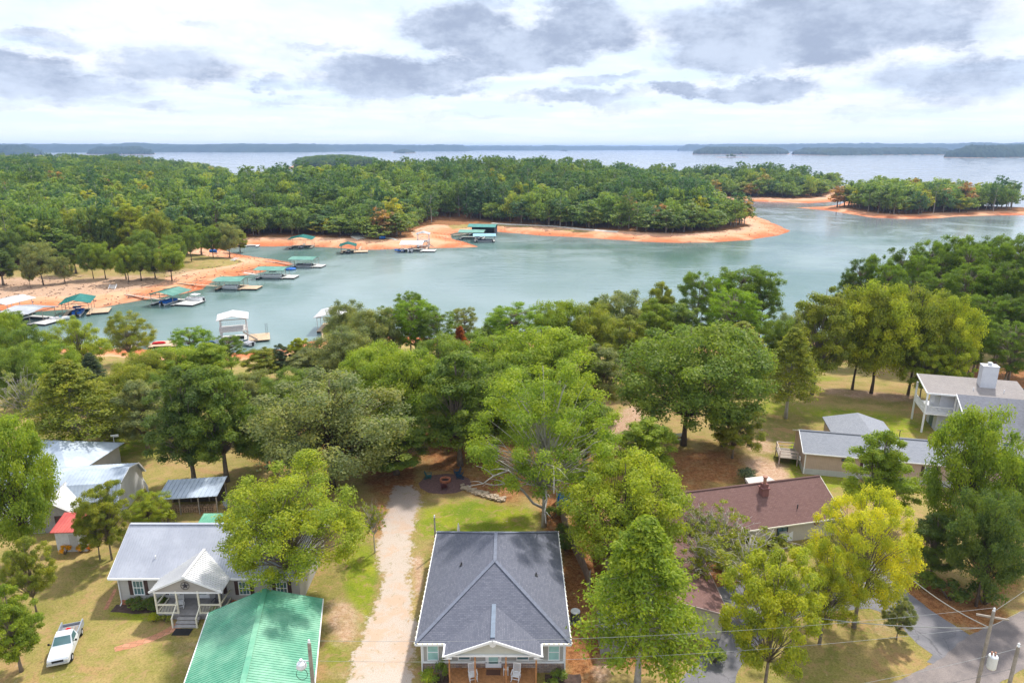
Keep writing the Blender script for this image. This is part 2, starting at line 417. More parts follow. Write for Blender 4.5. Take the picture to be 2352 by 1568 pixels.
for a in [(1090,1195,150,45,0,1.0),(830,1330,45,90,0,.8),(330,1405,70,22,0,1.0),(2000,968,200,26,8,.8),(1790,935,60,20,0,.6),(290,1010,40,40,0,.9),(1450,950,50,20,0,.6),
          (1830,1050,18,60,0,.8),(330,1025,60,30,0,.6),(2150,1440,90,22,25,.6),(840,1430,40,60,0,.55),(330,1310,30,30,0,.4),(1905,1110,60,25,0,.7),(775,1500,40,60,0,.55),(120,1330,80,40,0,.3),(1880,850,60,20,0,.6)]:
    LUSH = np.maximum(LUSH, ell(*a[:5]) * a[5])
for a in [(1030,1020,60,75,0,1.0),(900,1100,60,60,0,.9),(1340,1290,50,150,10,1.0),(1340,1500,55,90,0,.9),(1120,1125,90,25,15,.8),(1620,1075,130,60,0,.75),(1430,1500,90,60,0,.6),
          (2180,1390,150,60,20,.8),(610,1150,60,40,0,.7),(870,1190,25,70,0,.7),(1270,1180,28,70,0,.8),(2300,880,120,60,0,.9),(700,1020,160,60,0,.8),(460,1130,50,30,0,.5),(1640,1330,60,60,0,.9),
          (1150,1080,300,90,0,.6),(2290,1300,80,90,0,.6),(2300,1010,60,40,0,.5),(1390,1050,90,60,0,.5)]:
    STRAW = np.maximum(STRAW, ell(*a[:5]) * a[5])
for a in [(1430,985,75,45,-20,1.0),(1760,1075,60,30,25,.9),(560,1010,50,20,0,.5),(960,1320,18,70,0,.7),(790,1430,55,70,0,.75),(1560,1135,60,14,0,.6),(1990,905,170,14,6,.7),(780,1540,60,30,0,.5),
          (440,1500,60,60,0,.45),(300,1340,40,14,0,.4),(2040,1440,50,40,0,.5),(180,1480,90,60,0,.25),(1385,1530,30,50,0,.8),(1740,1020,50,40,0,.6),(250,1290,40,30,0,.3),(1970,1510,80,40,0,.4),(100,625,240,28,0,1.0),(300,613,140,18,0,.9),(420,590,90,12,0,.6)]:
    DIRT = np.maximum(DIRT, ell(*a[:5]) * a[5])
DRV = [at(*p, 8.0) for p in DRIVE]
GRAV = sst(-.9, 1.1, seg_sd(Xg, Yg, DRV) + .35 * wob(Xg, Yg, 1.6, 12)) * (Yg > 25)
LUSH = LUSH * (1 - GRAV)
mask = np.stack([SAND, np.maximum(FLOOR, STRAW), LUSH * (1 - FLOOR), DIRT], -1).astype(np.float32)
V = np.stack([Xg, Yg, Hg], -1).reshape(-1, 3)
ii = np.arange(NR * NC).reshape(NR, NC)
F = np.stack([ii[:-1, :-1], ii[:-1, 1:], ii[1:, 1:], ii[1:, :-1]], -1).reshape(-1, 4)
def fastmesh(name, V, F, mat, smooth=False, attrs=None):
    m = bpy.data.meshes.new(name); k = F.shape[1]
    m.vertices.add(len(V)); m.vertices.foreach_set('co', np.ascontiguousarray(V, dtype=np.float32).ravel())
    m.loops.add(F.size); m.loops.foreach_set('vertex_index', np.ascontiguousarray(F, dtype=np.int32).ravel())
    m.polygons.add(len(F)); m.polygons.foreach_set('loop_start', np.arange(0, F.size, k, dtype=np.int32))
    m.update(calc_edges=True)
    if smooth: m.polygons.foreach_set('use_smooth', np.ones(len(F), dtype=bool))
    for nm, (ty, arr) in (attrs or {}).items():
        a = m.attributes.new(nm, ty, 'POINT'); a.data.foreach_set('color' if ty == 'FLOAT_COLOR' else 'value', np.ascontiguousarray(arr, dtype=np.float32).ravel())
    if mat: m.materials.append(mat)
    m.validate(clean_customdata=False); return m

# ---- the ground colours, as one node group shared with the drive and paths
def ground_cols(t):
    g = t.nodes.new('ShaderNodeNewGeometry'); P_ = g.outputs['Position']
    a = t.nodes.new('ShaderNodeAttribute'); a.attribute_name = 'mask'
    s = t.nodes.new('ShaderNodeSeparateColor'); t.links.new(a.outputs['Color'], s.inputs[0])
    big = NOISE(t, P_, .055, 5, .6); mid = NOISE(t, P_, .32, 6, .65, .5); fine = NOISE(t, P_, 2.6, 5, .7); vf = NOISE(t, P_, 11, 3, .7)
    ff = M_(t, 'ADD', M_(t, 'MULTIPLY', fine.outputs['Fac'], .6), M_(t, 'MULTIPLY', vf.outputs['Fac'], .4))
    dry = MIX(t, RMP(t, mid.outputs['Fac'], .35, .65), (.41, .295, .125), (.27, .24, .065))
    dry = MIX(t, RMP(t, big.outputs['Fac'], .42, .62, 0, .6), dry, (.17, .175, .036))
    dry = MIX(t, RMP(t, ff, .5, .7, 0, .5), dry, (.46, .34, .17)); soil = NOISE(t, P_, .17, 6, .7, .8); dry = MIX(t, RMP(t, soil.outputs['Fac'], .53, .64, 0, .7), dry, (.40, .235, .12)); dry = MIX(t, RMP(t, soil.outputs['Fac'], .34, .44, .6, 0), dry, (.16, .18, .035))
    lush = MIX(t, RMP(t, mid.outputs['Fac'], .3, .7), (.15, .21, .018), (.29, .31, .025))
    c = MIX(t, RMP(t, M_(t, 'ADD', s.outputs[2], M_(t, 'MULTIPLY', M_(t, 'SUBTRACT', fine.outputs['Fac'], .5), .5)), .2, .8), dry, lush)
    straw = MIX(t, RMP(t, ff, .38, .62), (.20, .075, .03), (.40, .19, .08))
    straw = MIX(t, RMP(t, mid.outputs['Fac'], .5, .75, 0, .6), straw, (.14, .10, .03))
    c = MIX(t, RMP(t, M_(t, 'ADD', s.outputs[1], M_(t, 'MULTIPLY', M_(t, 'SUBTRACT', mid.outputs['Fac'], .5), .9)), .25, .75), c, straw)
    dirt = MIX(t, RMP(t, ff, .35, .65), (.42, .24, .15), (.58, .42, .31))
    c = MIX(t, RMP(t, M_(t, 'ADD', a.outputs['Alpha'], M_(t, 'MULTIPLY', M_(t, 'SUBTRACT', mid.outputs['Fac'], .5), 1.1)), .35, .85), c, dirt)
    gb = NOISE(t, P_, 5.5, 5, .85); c = MIX(t, RMP(t, gb.outputs['Fac'], .38, .56, .55, 0), c, MIX(t, 1.0, c, (.35, .38, .3), 'MULTIPLY'))
    pt_ = NOISE(t, P_, 1.15, 7, .75, .7); c = MIX(t, RMP(t, pt_.outputs['Fac'], .50, .64, 0, .7), c, (.34, .215, .11))
    # specks of leaves and clods
    v = t.nodes.new('ShaderNodeTexVoronoi'); v.inputs['Scale'].default_value = 1.7; t.links.new(P_, v.inputs['Vector'])
    c = MIX(t, RMP(t, v.outputs['Distance'], .0, .22, .35, 0), c, (.10, .07, .03))
    return c, g, s, (big, mid, fine, ff)
def gravel_col(t, g, mid, ff):
    P_ = g.outputs['Position']
    peb = NOISE(t, P_, 13.0, 4, .8); lo_ = NOISE(t, P_, .45, 5, .65, .5)
    gr = MIX(t, RMP(t, peb.outputs['Fac'], .33, .66), (.38, .30, .24), (.55, .48, .42))
    gr = MIX(t, RMP(t, lo_.outputs['Fac'], .46, .62, 0, .65), gr, (.50, .34, .23))
    sp = t.nodes.new('ShaderNodeSeparateXYZ'); t.links.new(P_, sp.inputs[0])
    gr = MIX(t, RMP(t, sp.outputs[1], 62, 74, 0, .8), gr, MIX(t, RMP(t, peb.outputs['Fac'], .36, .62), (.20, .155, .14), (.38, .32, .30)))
    wd = NOISE(t, P_, 1.1, 7, .75, .8)
    return MIX(t, RMP(t, wd.outputs['Fac'], .57, .66, 0, .6), gr, (.22, .20, .08))
m_ground, t, o = mat('ground')
c, g, s, (big, mid, fine, ff) = ground_cols(t)
ga = t.nodes.new('ShaderNodeAttribute'); ga.attribute_name = 'grav'
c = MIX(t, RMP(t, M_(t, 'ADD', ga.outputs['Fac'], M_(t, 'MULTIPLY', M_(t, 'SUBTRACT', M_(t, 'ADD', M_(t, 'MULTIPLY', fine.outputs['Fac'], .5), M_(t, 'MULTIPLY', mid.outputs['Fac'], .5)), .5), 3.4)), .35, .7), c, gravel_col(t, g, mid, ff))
sp = t.nodes.new('ShaderNodeSeparateXYZ'); t.links.new(g.outputs['Position'], sp.inputs[0])
zz = M_(t, 'ADD', sp.outputs[2], M_(t, 'MULTIPLY', M_(t, 'SUBTRACT', mid.outputs['Fac'], .5), .35))
band = M_(t, 'SINE', M_(t, 'MULTIPLY', zz, 34.0))
sc1 = MIX(t, RMP(t, zz, .25, 1.5), (.46, .125, .045), (.60, .22, .085))
sc1 = MIX(t, RMP(t, NOISE(t, g.outputs['Position'], .045, 5, .6, .6).outputs['Fac'], .44, .66, 0, .7), sc1, (.68, .42, .26))
sc1 = MIX(t, RMP(t, band, .2, 1.0, 0, .30), sc1, (.70, .46, .32))
sc1 = MIX(t, RMP(t, zz, .7, 1.8, 0, .6), sc1, (.62, .42, .30)); sc1 = MIX(t, RMP(t, ff, .50, .66, 0, .5), sc1, (.36, .14, .06))
wet = RMP(t, sp.outputs[2], .02, .16, .45, 0)
sc1 = MIX(t, wet, sc1, (.20, .09, .045))
c = MIX(t, RMP(t, M_(t, 'ADD', s.outputs[0], M_(t, 'MULTIPLY', M_(t, 'SUBTRACT', mid.outputs['Fac'], .5), .6)), .35, .65), c, sc1)
under = RMP(t, sp.outputs[2], -1.0, -.05, 1, 0)
c = MIX(t, under, c, (.10, .11, .07))
pbsdf(t, o, c, .95, spec=.1, bump=ff, bstr=.5, bdist=.08)
gm = fastmesh('ground', V, F, m_ground, True, {'mask': ('FLOAT_COLOR', mask.reshape(-1, 4)), 'grav': ('FLOAT', GRAV.ravel())})
go = bpy.data.objects.new('ground', gm); COL.objects.link(go); tag(go, kind='structure')

# ---- water
m_water, t, o = mat('lake_water')
g = t.nodes.new('ShaderNodeNewGeometry'); P_ = g.outputs['Position']
b = t.nodes.new('ShaderNodeBsdfPrincipled')
sp = t.nodes.new('ShaderNodeSeparateXYZ'); t.links.new(P_, sp.inputs[0])
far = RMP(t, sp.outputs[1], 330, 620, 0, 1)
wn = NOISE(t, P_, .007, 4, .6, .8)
near_c = MIX(t, RMP(t, wn.outputs['Fac'], .35, .65), (.075, .15, .13), (.23, .30, .30))  # pale patches: turbid water, with some sky reflection put into the colour
b_c = MIX(t, far, near_c, (.19, .215, .24))  # paler open lake: bright sky reflection painted into the base colour
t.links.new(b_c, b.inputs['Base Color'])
b.inputs['IOR'].default_value = 1.42; b.inputs['Specular IOR Level'].default_value = .5
wr = NOISE(t, P_, .02, 5, .7, 1.2)
t.links.new(RMP(t, wr.outputs['Fac'], .4, .6, .07, .24), b.inputs['Roughness'])
st = VM(t, 'MULTIPLY', P_, (.7, 1.6, 1)).outputs[0]
r1 = NOISE(t, st, 1.1, 6, .65, .6); r2 = NOISE(t, st, .16, 4, .6)
hh = M_(t, 'ADD', M_(t, 'MULTIPLY', r1.outputs['Fac'], .35), M_(t, 'MULTIPLY', r2.outputs['Fac'], 1.0))
bn = t.nodes.new('ShaderNodeBump'); bn.inputs['Strength'].default_value = .55; bn.inputs['Distance'].default_value = .16
t.links.new(hh, bn.inputs['Height']); t.links.new(bn.outputs[0], b.inputs['Normal'])
t.links.new(b.outputs[0], o.inputs['Surface'])
wm = MB(); R_ = 26000
wm.face([(-R_, 60, 0), (R_, 60, 0), (R_, 26000, 0), (-R_, 26000, 0)]).build('water', m_water, kind='structure')

# ---- haze
m_haze, t, o = mat('haze')
pv = t.nodes.new('ShaderNodeVolumePrincipled'); pv.inputs['Color'].default_value = (.45, .64, 1.0, 1); pv.inputs['Density'].default_value = 8e-5
pv.inputs['Anisotropy'].default_value = .1
t.links.new(pv.outputs[0], o.inputs['Volume'])
MB().box((0, 12800, 48.5), (53500, 27000, 105)).build('haze', m_haze, kind='stuff', label='thin blue summer haze over the lake and its far shores', cat='haze')

# ------------------------------------------------------------------ leaves
def leafmat(name, use_obj=True, ramp=None, trans=.5, tint=(1.14, .93, .72)):
    m, t, o = mat(name)
    oi = t.nodes.new('ShaderNodeObjectInfo'); a = t.nodes.new('ShaderNodeAttribute'); a.attribute_name = 'tone'
    if use_obj: base = oi.outputs['Color']
    else:
        cr = t.nodes.new('ShaderNodeValToRGB'); t.links.new(oi.outputs['Random'], cr.inputs[0])
        el_ = cr.color_ramp.elements
        while len(el_) < len(ramp): el_.new(.5)
        for i, (p, q) in enumerate(ramp): el_[i].position = p; el_[i].color = q + (1,)
        base = cr.outputs[0]
    base = MIX(t, 1.0, base, tint, 'MULTIPLY')
    tone = a.outputs['Fac']
    warm = MIX(t, 1.0, base, (1.45, 1.22, .65), 'MULTIPLY'); cool = MIX(t, 1.0, base, (.50, .62, .85), 'MULTIPLY')
    c = MIX(t, RMP(t, tone, .5, 1.0, 0, 1, False), base, warm)
    c = MIX(t, RMP(t, tone, .0, .5, 1, 0, False), c, cool)
    d = t.nodes.new('ShaderNodeBsdfPrincipled'); t.links.new(c, d.inputs['Base Color'])
    d.inputs['Roughness'].default_value = .55; d.inputs['Specular IOR Level'].default_value = .25
    tr = t.nodes.new('ShaderNodeBsdfTranslucent')
    t.links.new(MIX(t, 1.0, c, (1.15, 1.3, .6), 'MULTIPLY'), tr.inputs[0])
    mx = t.nodes.new('ShaderNodeMixShader'); mx.inputs[0].default_value = trans
    t.links.new(d.outputs[0], mx.inputs[1]); t.links.new(tr.outputs[0], mx.inputs[2]); t.links.new(mx.outputs[0], o.inputs['Surface'])
    return m
LEAF = leafmat('leaves')
BARK = plain('bark', (.20, .16, .125), .9, .3, 2.0); BARKP = plain('pale_bark', (.38, .35, .31), .9, .2, 2.0); BARKD = plain('dark_bark', (.10, .075, .055), .95, .3, 2.0)

def rdirs(r, n):
    d = r.normal(size=(n, 3)); return d / (np.linalg.norm(d, axis=1, keepdims=True) + 1e-9)
def leafcloud(r, C, Rd, per, size, spiky=0.0, up=.35, thick=.45, aspect=.62, rnd=.75):
    """per leaves round every clump centre; returns verts, faces, tone"""
    n = len(C); per = np.broadcast_to(per, (n,)).astype(int); idx = np.repeat(np.arange(n), per); k = len(idx)
    d = rdirs(r, k); flip = (d[:, 2] < 0) & (r.rand(k) < .45); d[flip, 2] *= -1
    rr = 1 - thick * r.rand(k) ** 1.4
    rr = rr * (1 + .22 * np.sin(d[:, 0] * 5 + idx) * np.cos(d[:, 1] * 6 + idx * 2.1))
    p = C[idx] + d * Rd[idx] * rr[:, None]
    nrm = d * (1 - spiky) + np.array([0, 0, up]) + r.normal(size=(k, 3)) * rnd * .6
    nrm /= np.linalg.norm(nrm, axis=1, keepdims=True) + 1e-9
    if spiky > 0:
        tg = d + r.normal(size=(k, 3)) * .35; 
    else: tg = r.normal(size=(k, 3))
    tg = tg - nrm * (tg * nrm).sum(1, keepdims=True); tg /= np.linalg.norm(tg, axis=1, keepdims=True) + 1e-9
    bt = np.cross(nrm, tg)
    s_ = size * r.uniform(.6, 1.25, size=(k, 1))
    a = p - tg * s_ * .5; b_ = p + bt * s_ * .5 * aspect; c_ = p + tg * s_ * .5; e = p - bt * s_ * .5 * aspect
    V = np.stack([a, b_, c_, e], 1).reshape(-1, 3); F = np.arange(4 * k).reshape(-1, 4)
    tn = r.uniform(.25, .75, n)[idx] + r.normal(size=k) * .16
    return V, F, np.repeat(np.clip(tn, 0, 1), 4)
def limb(mb, r, p0, p1, r0, r1, sag=.1, seg=4, n=5):
    p0 = np.array(p0); p1 = np.array(p1); L = np.linalg.norm(p1 - p0); pts = []; rad = []
    for i in range(seg + 1):
        t_ = i / seg; p = p0 * (1 - t_) + p1 * t_
        p = p + np.array([0, 0, sag * L * math.sin(math.pi * t_) * .7]) + r.normal(size=3) * L * .025 * (0 < i < seg)
        pts.append(p); rad.append(r0 * (1 - t_) + r1 * t_)
    mb.tube(pts, rad, n); return pts
def trunk_pts(r, H, lean=.03, seg=8):
    pts = []; x = y = 0.0
    for i in range(seg + 1):
        pts.append((x, y, H * i / seg)); x += r.normal() * lean * H / seg; y += r.normal() * lean * H / seg
    return pts
def tree_proto(kind, seed, lod=False):
    """unit conventions: returns crown mesh, trunk mesh, nominal width and height"""
    r = np.random.RandomState(seed); mb = MB(); C = []; Rd = []; q = .22 if lod else 1.0
    if kind in ('oak', 'tall', 'lacy', 'deadlimb', 'yellow'):
        H, Wd = {'oak': (15, 15), 'tall': (17, 10), 'lacy': (15, 14), 'deadlimb': (18, 15), 'yellow': (13, 10)}[kind]
        zc = H * {'oak': .50, 'tall': .50, 'lacy': .53, 'deadlimb': .50, 'yellow': .52}[kind]; rz_ = H - zc; rx_ = Wd / 2
        tp = trunk_pts(r, H * .86, .05); tr0 = {'yellow': .013, 'deadlimb': .0115}.get(kind, .017) * H
        mb.tube([(p[0], p[1], p[2] - (.5 if i == 0 else 0)) for i, p in enumerate(tp)], [tr0 * (1.45 if i == 0 else (1 - .88 * i / 8)) for i in range(9)], 8)
        n = {'oak': 150, 'tall': 135, 'lacy': 150, 'deadlimb': 150, 'yellow': 125}[kind]; n = int(n * (.42 if lod else 1))
        lobes = rdirs(r, 9); lobes[:, 2] = np.abs(lobes[:, 2]) * .8
        for i in range(n):
            d = rdirs(r, 1)[0]; 
            if d[2] < -.8: d[2] *= -.6
            lob = .74 + .30 * max(0, (lobes @ d).max()) ** 3 + r.normal() * .05
            rr = lob * (r.uniform(.35, .75) if r.rand() < .28 else r.uniform(.84, 1.0))
            zz_ = d[2] * rz_ * (1.0 if d[2] > 0 else {'oak': .80, 'tall': .88, 'lacy': .84, 'deadlimb': .84, 'yellow': .82}[kind])
            wz = 1.0 if kind != 'tall' else (1 - .25 * max(0, d[2]))
            p = np.array([d[0] * rx_ * rr * wz, d[1] * rx_ * rr * wz, zc + zz_ * rr])
            cr = (.085 if not lod else .12) * Wd * r.uniform(.75, 1.35) * (.78 if kind in ('lacy', 'deadlimb', 'yellow') else 1)
            p *= 1 - cr / Wd * .7; C.append(p); Rd.append((cr, cr, cr * .72))
            if not lod or i % 3 == 0:
                k = int(np.clip((p[2] * .55 + r.uniform(-.6, .6)) / (H * .86) * 8, 2, 7)); b0 = tp[k]
                limb(mb, r, b0, p, tr0 * (.34 if i % 6 == 0 else .16), .02, .12, 4, 4)
        if kind == 'deadlimb':
            for i in range(7):
                a = r.uniform(0, 6.28); z0 = H * r.uniform(.20, .42); L = Wd * r.uniform(.3, .5)
                e = (math.cos(a) * L, math.sin(a) * L - 1.2, z0 + H * r.uniform(.0, .14)); k = int(z0 / (H * .86) * 8)
                pts = limb(mb, r, tp[k], e, .14, .03, .22, 6, 5)
                for j in range(4):
                    q0 = pts[2 + j]; mb_e = q0 + np.array([math.cos(a + r.uniform(-1, 1)), math.sin(a + r.uniform(-1, 1)), r.uniform(-.2, .6)]) * r.uniform(1, 2.4)
                    limb(mb, r, q0, mb_e, .05, .012, .15, 3, 4)
        per = {'oak': 340, 'tall': 330, 'lacy': 350, 'deadlimb': 330, 'yellow': 360}[kind]
        size = {'oak': .27, 'tall': .26, 'lacy': .20, 'deadlimb': .215, 'yellow': .20}[kind]; kw = dict(up=.4, thick=.75)
        if lod: per = 26; size = .95
    elif kind == 'pine':
        H, Wd = 21, 8.5; tp = trunk_pts(r, H * .97, .03); tr0 = .26
        mb.tube([(p[0], p[1], p[2] - (.5 if i == 0 else 0)) for i, p in enumerate(tp)], [tr0 * (1 - .85 * i / 8) for i in range(9)], 7)
        n = int(175 * (.30 if lod else 1))
        for i in range(n):
            f = r.rand() ** .8; z = H * (.38 + .61 * f); env = Wd / 2 * (math.sin(math.pi * min(1, .12 + .80 * (1 - f) ** .75)) ** .6) * (.55 + .5 * r.rand())
            if r.rand() < .12: env *= 1.25
            a = r.uniform(0, 6.28); p = np.array([math.cos(a) * env, math.sin(a) * env, z + r.normal() * .3])
            cr = (.78 if not lod else 1.15) * r.uniform(.7, 1.35); C.append(p); Rd.append((cr, cr, cr * .75))
            if not lod or i % 4 == 0:
                k = int(np.clip((z - env * .35) / (H * .97) * 8, 2, 8)); limb(mb, r, tp[k], p, .06, .015, .05, 3, 4)
        per = 150; size = .44; kw = dict(spiky=.7, up=.25, thick=.8, aspect=.22, rnd=1.0)
        if lod: per = 24; size = .95; kw['aspect'] = .45
    elif kind in ('cypress', 'cedar'):
        H, Wd = (15, 10) if kind == 'cypress' else (13, 8); tp = trunk_pts(r, H * .98, .015); tr0 = .25
        mb.tube([(p[0], p[1], p[2] - (.5 if i == 0 else 0)) for i, p in enumerate(tp)], [tr0 * (1.3 if i == 0 else (1 - .9 * i / 8)) for i in range(9)], 7)
        n = int(190 * (.3 if lod else 1))
        for i in range(n):
            f = (i + r.rand()) / n; z = H * ((.25 if kind == 'cypress' else .14) + .74 * f) if kind == 'cypress' else H * (.14 + .85 * f)
            env = Wd / 2 * min(1.0, (1 - f) ** .72 * 1.12 + .03) * (.72 + .36 * r.rand()) * (min(1, .65 + f * 3))
            a = i * 2.39996 + r.normal() * .3; L = env
            for q_ in (.5, .82) if not lod else (.7,):
                p = np.array([math.cos(a) * L * q_, math.sin(a) * L * q_, z + .10 * L * math.sin(q_ * 3) - .05 * L * q_])
                cr = (.34 if q_ < .6 else .27) * L * .62 + .28; C.append(p); Rd.append((cr, cr, cr * .36 + .1))
            if not lod or i % 3 == 0:
                k = int(np.clip(z / (H * .98) * 8, 1, 8)); limb(mb, r, (tp[k][0], tp[k][1], z - .2), C[-1], .05, .012, .03, 3, 4)
        per = 78; size = .30; kw = dict(up=.45, thick=.9, aspect=.45, rnd=1.0)
        if lod: per = 24; size = .8
    elif kind == 'sparse':
        H, Wd = 11, 9.5; tp = trunk_pts(r, H * .8, .07); tr0 = .17
        mb.tube([(p[0], p[1], p[2] - (.5 if i == 0 else 0)) for i, p in enumerate(tp)], [tr0 * (1 - .85 * i / 8) for i in range(9)], 6)
        for i in range(46):
            d = rdirs(r, 1)[0]; d[2] = abs(d[2]) * .9 - .15; rr = r.uniform(.5, 1)
            p = np.array([d[0] * Wd / 2 * rr, d[1] * Wd / 2 * rr, H * .58 + d[2] * H * .42 * rr]); k = int(np.clip(p[2] * .6 / (H * .8) * 8, 2, 7))
            pts = limb(mb, r, tp[k], p, .07, .015, .1, 5, 5)
            for j in range(4):
                q0 = pts[r.randint(2, 6)]; e = q0 + rdirs(r, 1)[0] * np.array([1, 1, .7]) * r.uniform(.6, 1.5); limb(mb, r, q0, e, .025, .008, .05, 2, 3)
                if r.rand() < .5: C.append(e); Rd.append((.5, .5, .35))
        per = 42; size = .26; kw = dict(up=.3, thick=.9)
    elif kind == 'bush':
        H, Wd = 1.2, 1.5
        for i in range(14):
            d = rdirs(r, 1)[0]; p = np.array([d[0] * .48, d[1] * .48, .55 + abs(d[2]) * .32]); C.append(p); Rd.append((.28, .28, .26))
            mb.tube([(0, 0, -.1), tuple(p * .6), tuple(p)], [.03, .02, .01], 4)
        per = 70; size = .13; kw = dict(up=.4, thick=.6)
    C = np.array(C); Rd = np.array(Rd)
    V, F, tn = leafcloud(r, C, Rd, per, size, **kw)
    crown = (V, F, tn); return crown, mb, Wd, H
PTS = {}
def mk_proto(kind, seed, lod=False, leaf=None, bark=None):
    (V, F, tn), mb, Wd, H = tree_proto(kind, seed, lod)
    cm = fastmesh('crown', V, F, leaf or LEAF, False, {'tone': ('FLOAT', tn)})
    tm = mb.mesh('trunk', bark or BARK, True)
    x0, x1 = np.percentile(V[:, 0], [1, 99]); PTS[cm.name] = V[::max(1, len(V) // 1500)].copy(); return cm, tm, float(x1 - x0), float(np.percentile(V[:, 2], 99.6))
PROTO = {}
for k, seeds in {'oak': (11, 12, 13), 'tall': (21, 22, 23), 'lacy': (31, 32), 'deadlimb': (41,), 'yellow': (51, 52), 'pine': (61, 62, 63), 'cypress': (71, 72), 'cedar': (81,), 'sparse': (91, 92), 'bush': (95, 96)}.items():
    PROTO[k] = [mk_proto(k, s_, False, None, {'deadlimb': BARKP, 'sparse': BARKP, 'cypress': BARKP, 'oak': BARKD}.get(k)) for s_ in seeds]
TREE_NAME = {'oak': 'oak_tree', 'tall': 'broadleaf_tree', 'lacy': 'willow_oak_tree', 'deadlimb': 'willow_oak_tree', 'yellow': 'maple_tree', 'pine': 'pine_tree', 'cypress': 'cypress_tree', 'cedar': 'cedar_tree', 'sparse': 'thinning_tree', 'bush': 'shrub'}
CNT = [0]
def put_tree(kind, x, y, z, width, height, color, label, cat='tree', group=None, rz=None, leaf=None):
    k = CNT[0]; CNT[0] += 1; pr = PROTO[kind]; cm, tm, pw, ph = pr[k % len(pr)]
    rot = rz if rz is not None else (k * 2.4) % 6.28
    root = empty(TREE_NAME[kind], (x, y, z), rot, label, cat, group)
    root.scale = (width / pw, width / pw, height / ph)
    for nm, me in (('crown', cm), ('trunk', tm)):
        o_ = bpy.data.objects.new(nm, me); COL.objects.link(o_); o_.parent = root
        if nm == 'crown': o_.color = tuple(color) + (1,)
    return root

def fit_tree(kind, px, top, w, x, y, z, color, label, cat='tree', group=None, keepx=False):
    """size the next tree of this kind so that it reaches the given row and width when standing at x, y, z"""
    k = CNT[0]; cm, tm, pw, ph = PROTO[kind][k % len(PROTO[kind])]; rot = (k * 2.4) % 6.28
    P_ = PTS[cm.name]; ca, sa = math.cos(rot), math.sin(rot); rx_ = P_[:, 0] * ca - P_[:, 1] * sa; ry_ = P_[:, 0] * sa + P_[:, 1] * ca
    sx = w / 1568 * zdepth(y, z + 8) / pw; sz = max(3.0, CAMZ - z - y * ratio(top)) / ph
    for _ in range(6):
        qx, qy = topx(x + rx_ * sx, y + ry_ * sx, z + P_[:, 2] * sz)
        a, b = np.percentile(qx, [1.5, 98.5]); t_ = np.percentile(qy, .8)
        sx *= (w / (b - a)) ** .9; hh_ = CAMZ - z - y * ratio(t_); hw = CAMZ - z - y * ratio(top); sz *= np.clip(hw / max(hh_, .5), .6, 1.5)
        sz = max(sz, 2.5 / ph)
        if not keepx: x += (px - (a + b) / 2) / 1568 * zdepth(y, z + 8) * .8
    return put_tree(kind, x, y, z, sx * pw, sz * ph, color, label, cat, group, rz=rot)
ORD = ['first', 'second', 'third', 'fourth', 'fifth', 'sixth', 'seventh', 'eighth', 'ninth', 'tenth', 'eleventh', 'twelfth', 'thirteenth', 'fourteenth', 'fifteenth', 'sixteenth', 'seventeenth', 'eighteenth', 'nineteenth', 'twentieth', 'twenty-first']
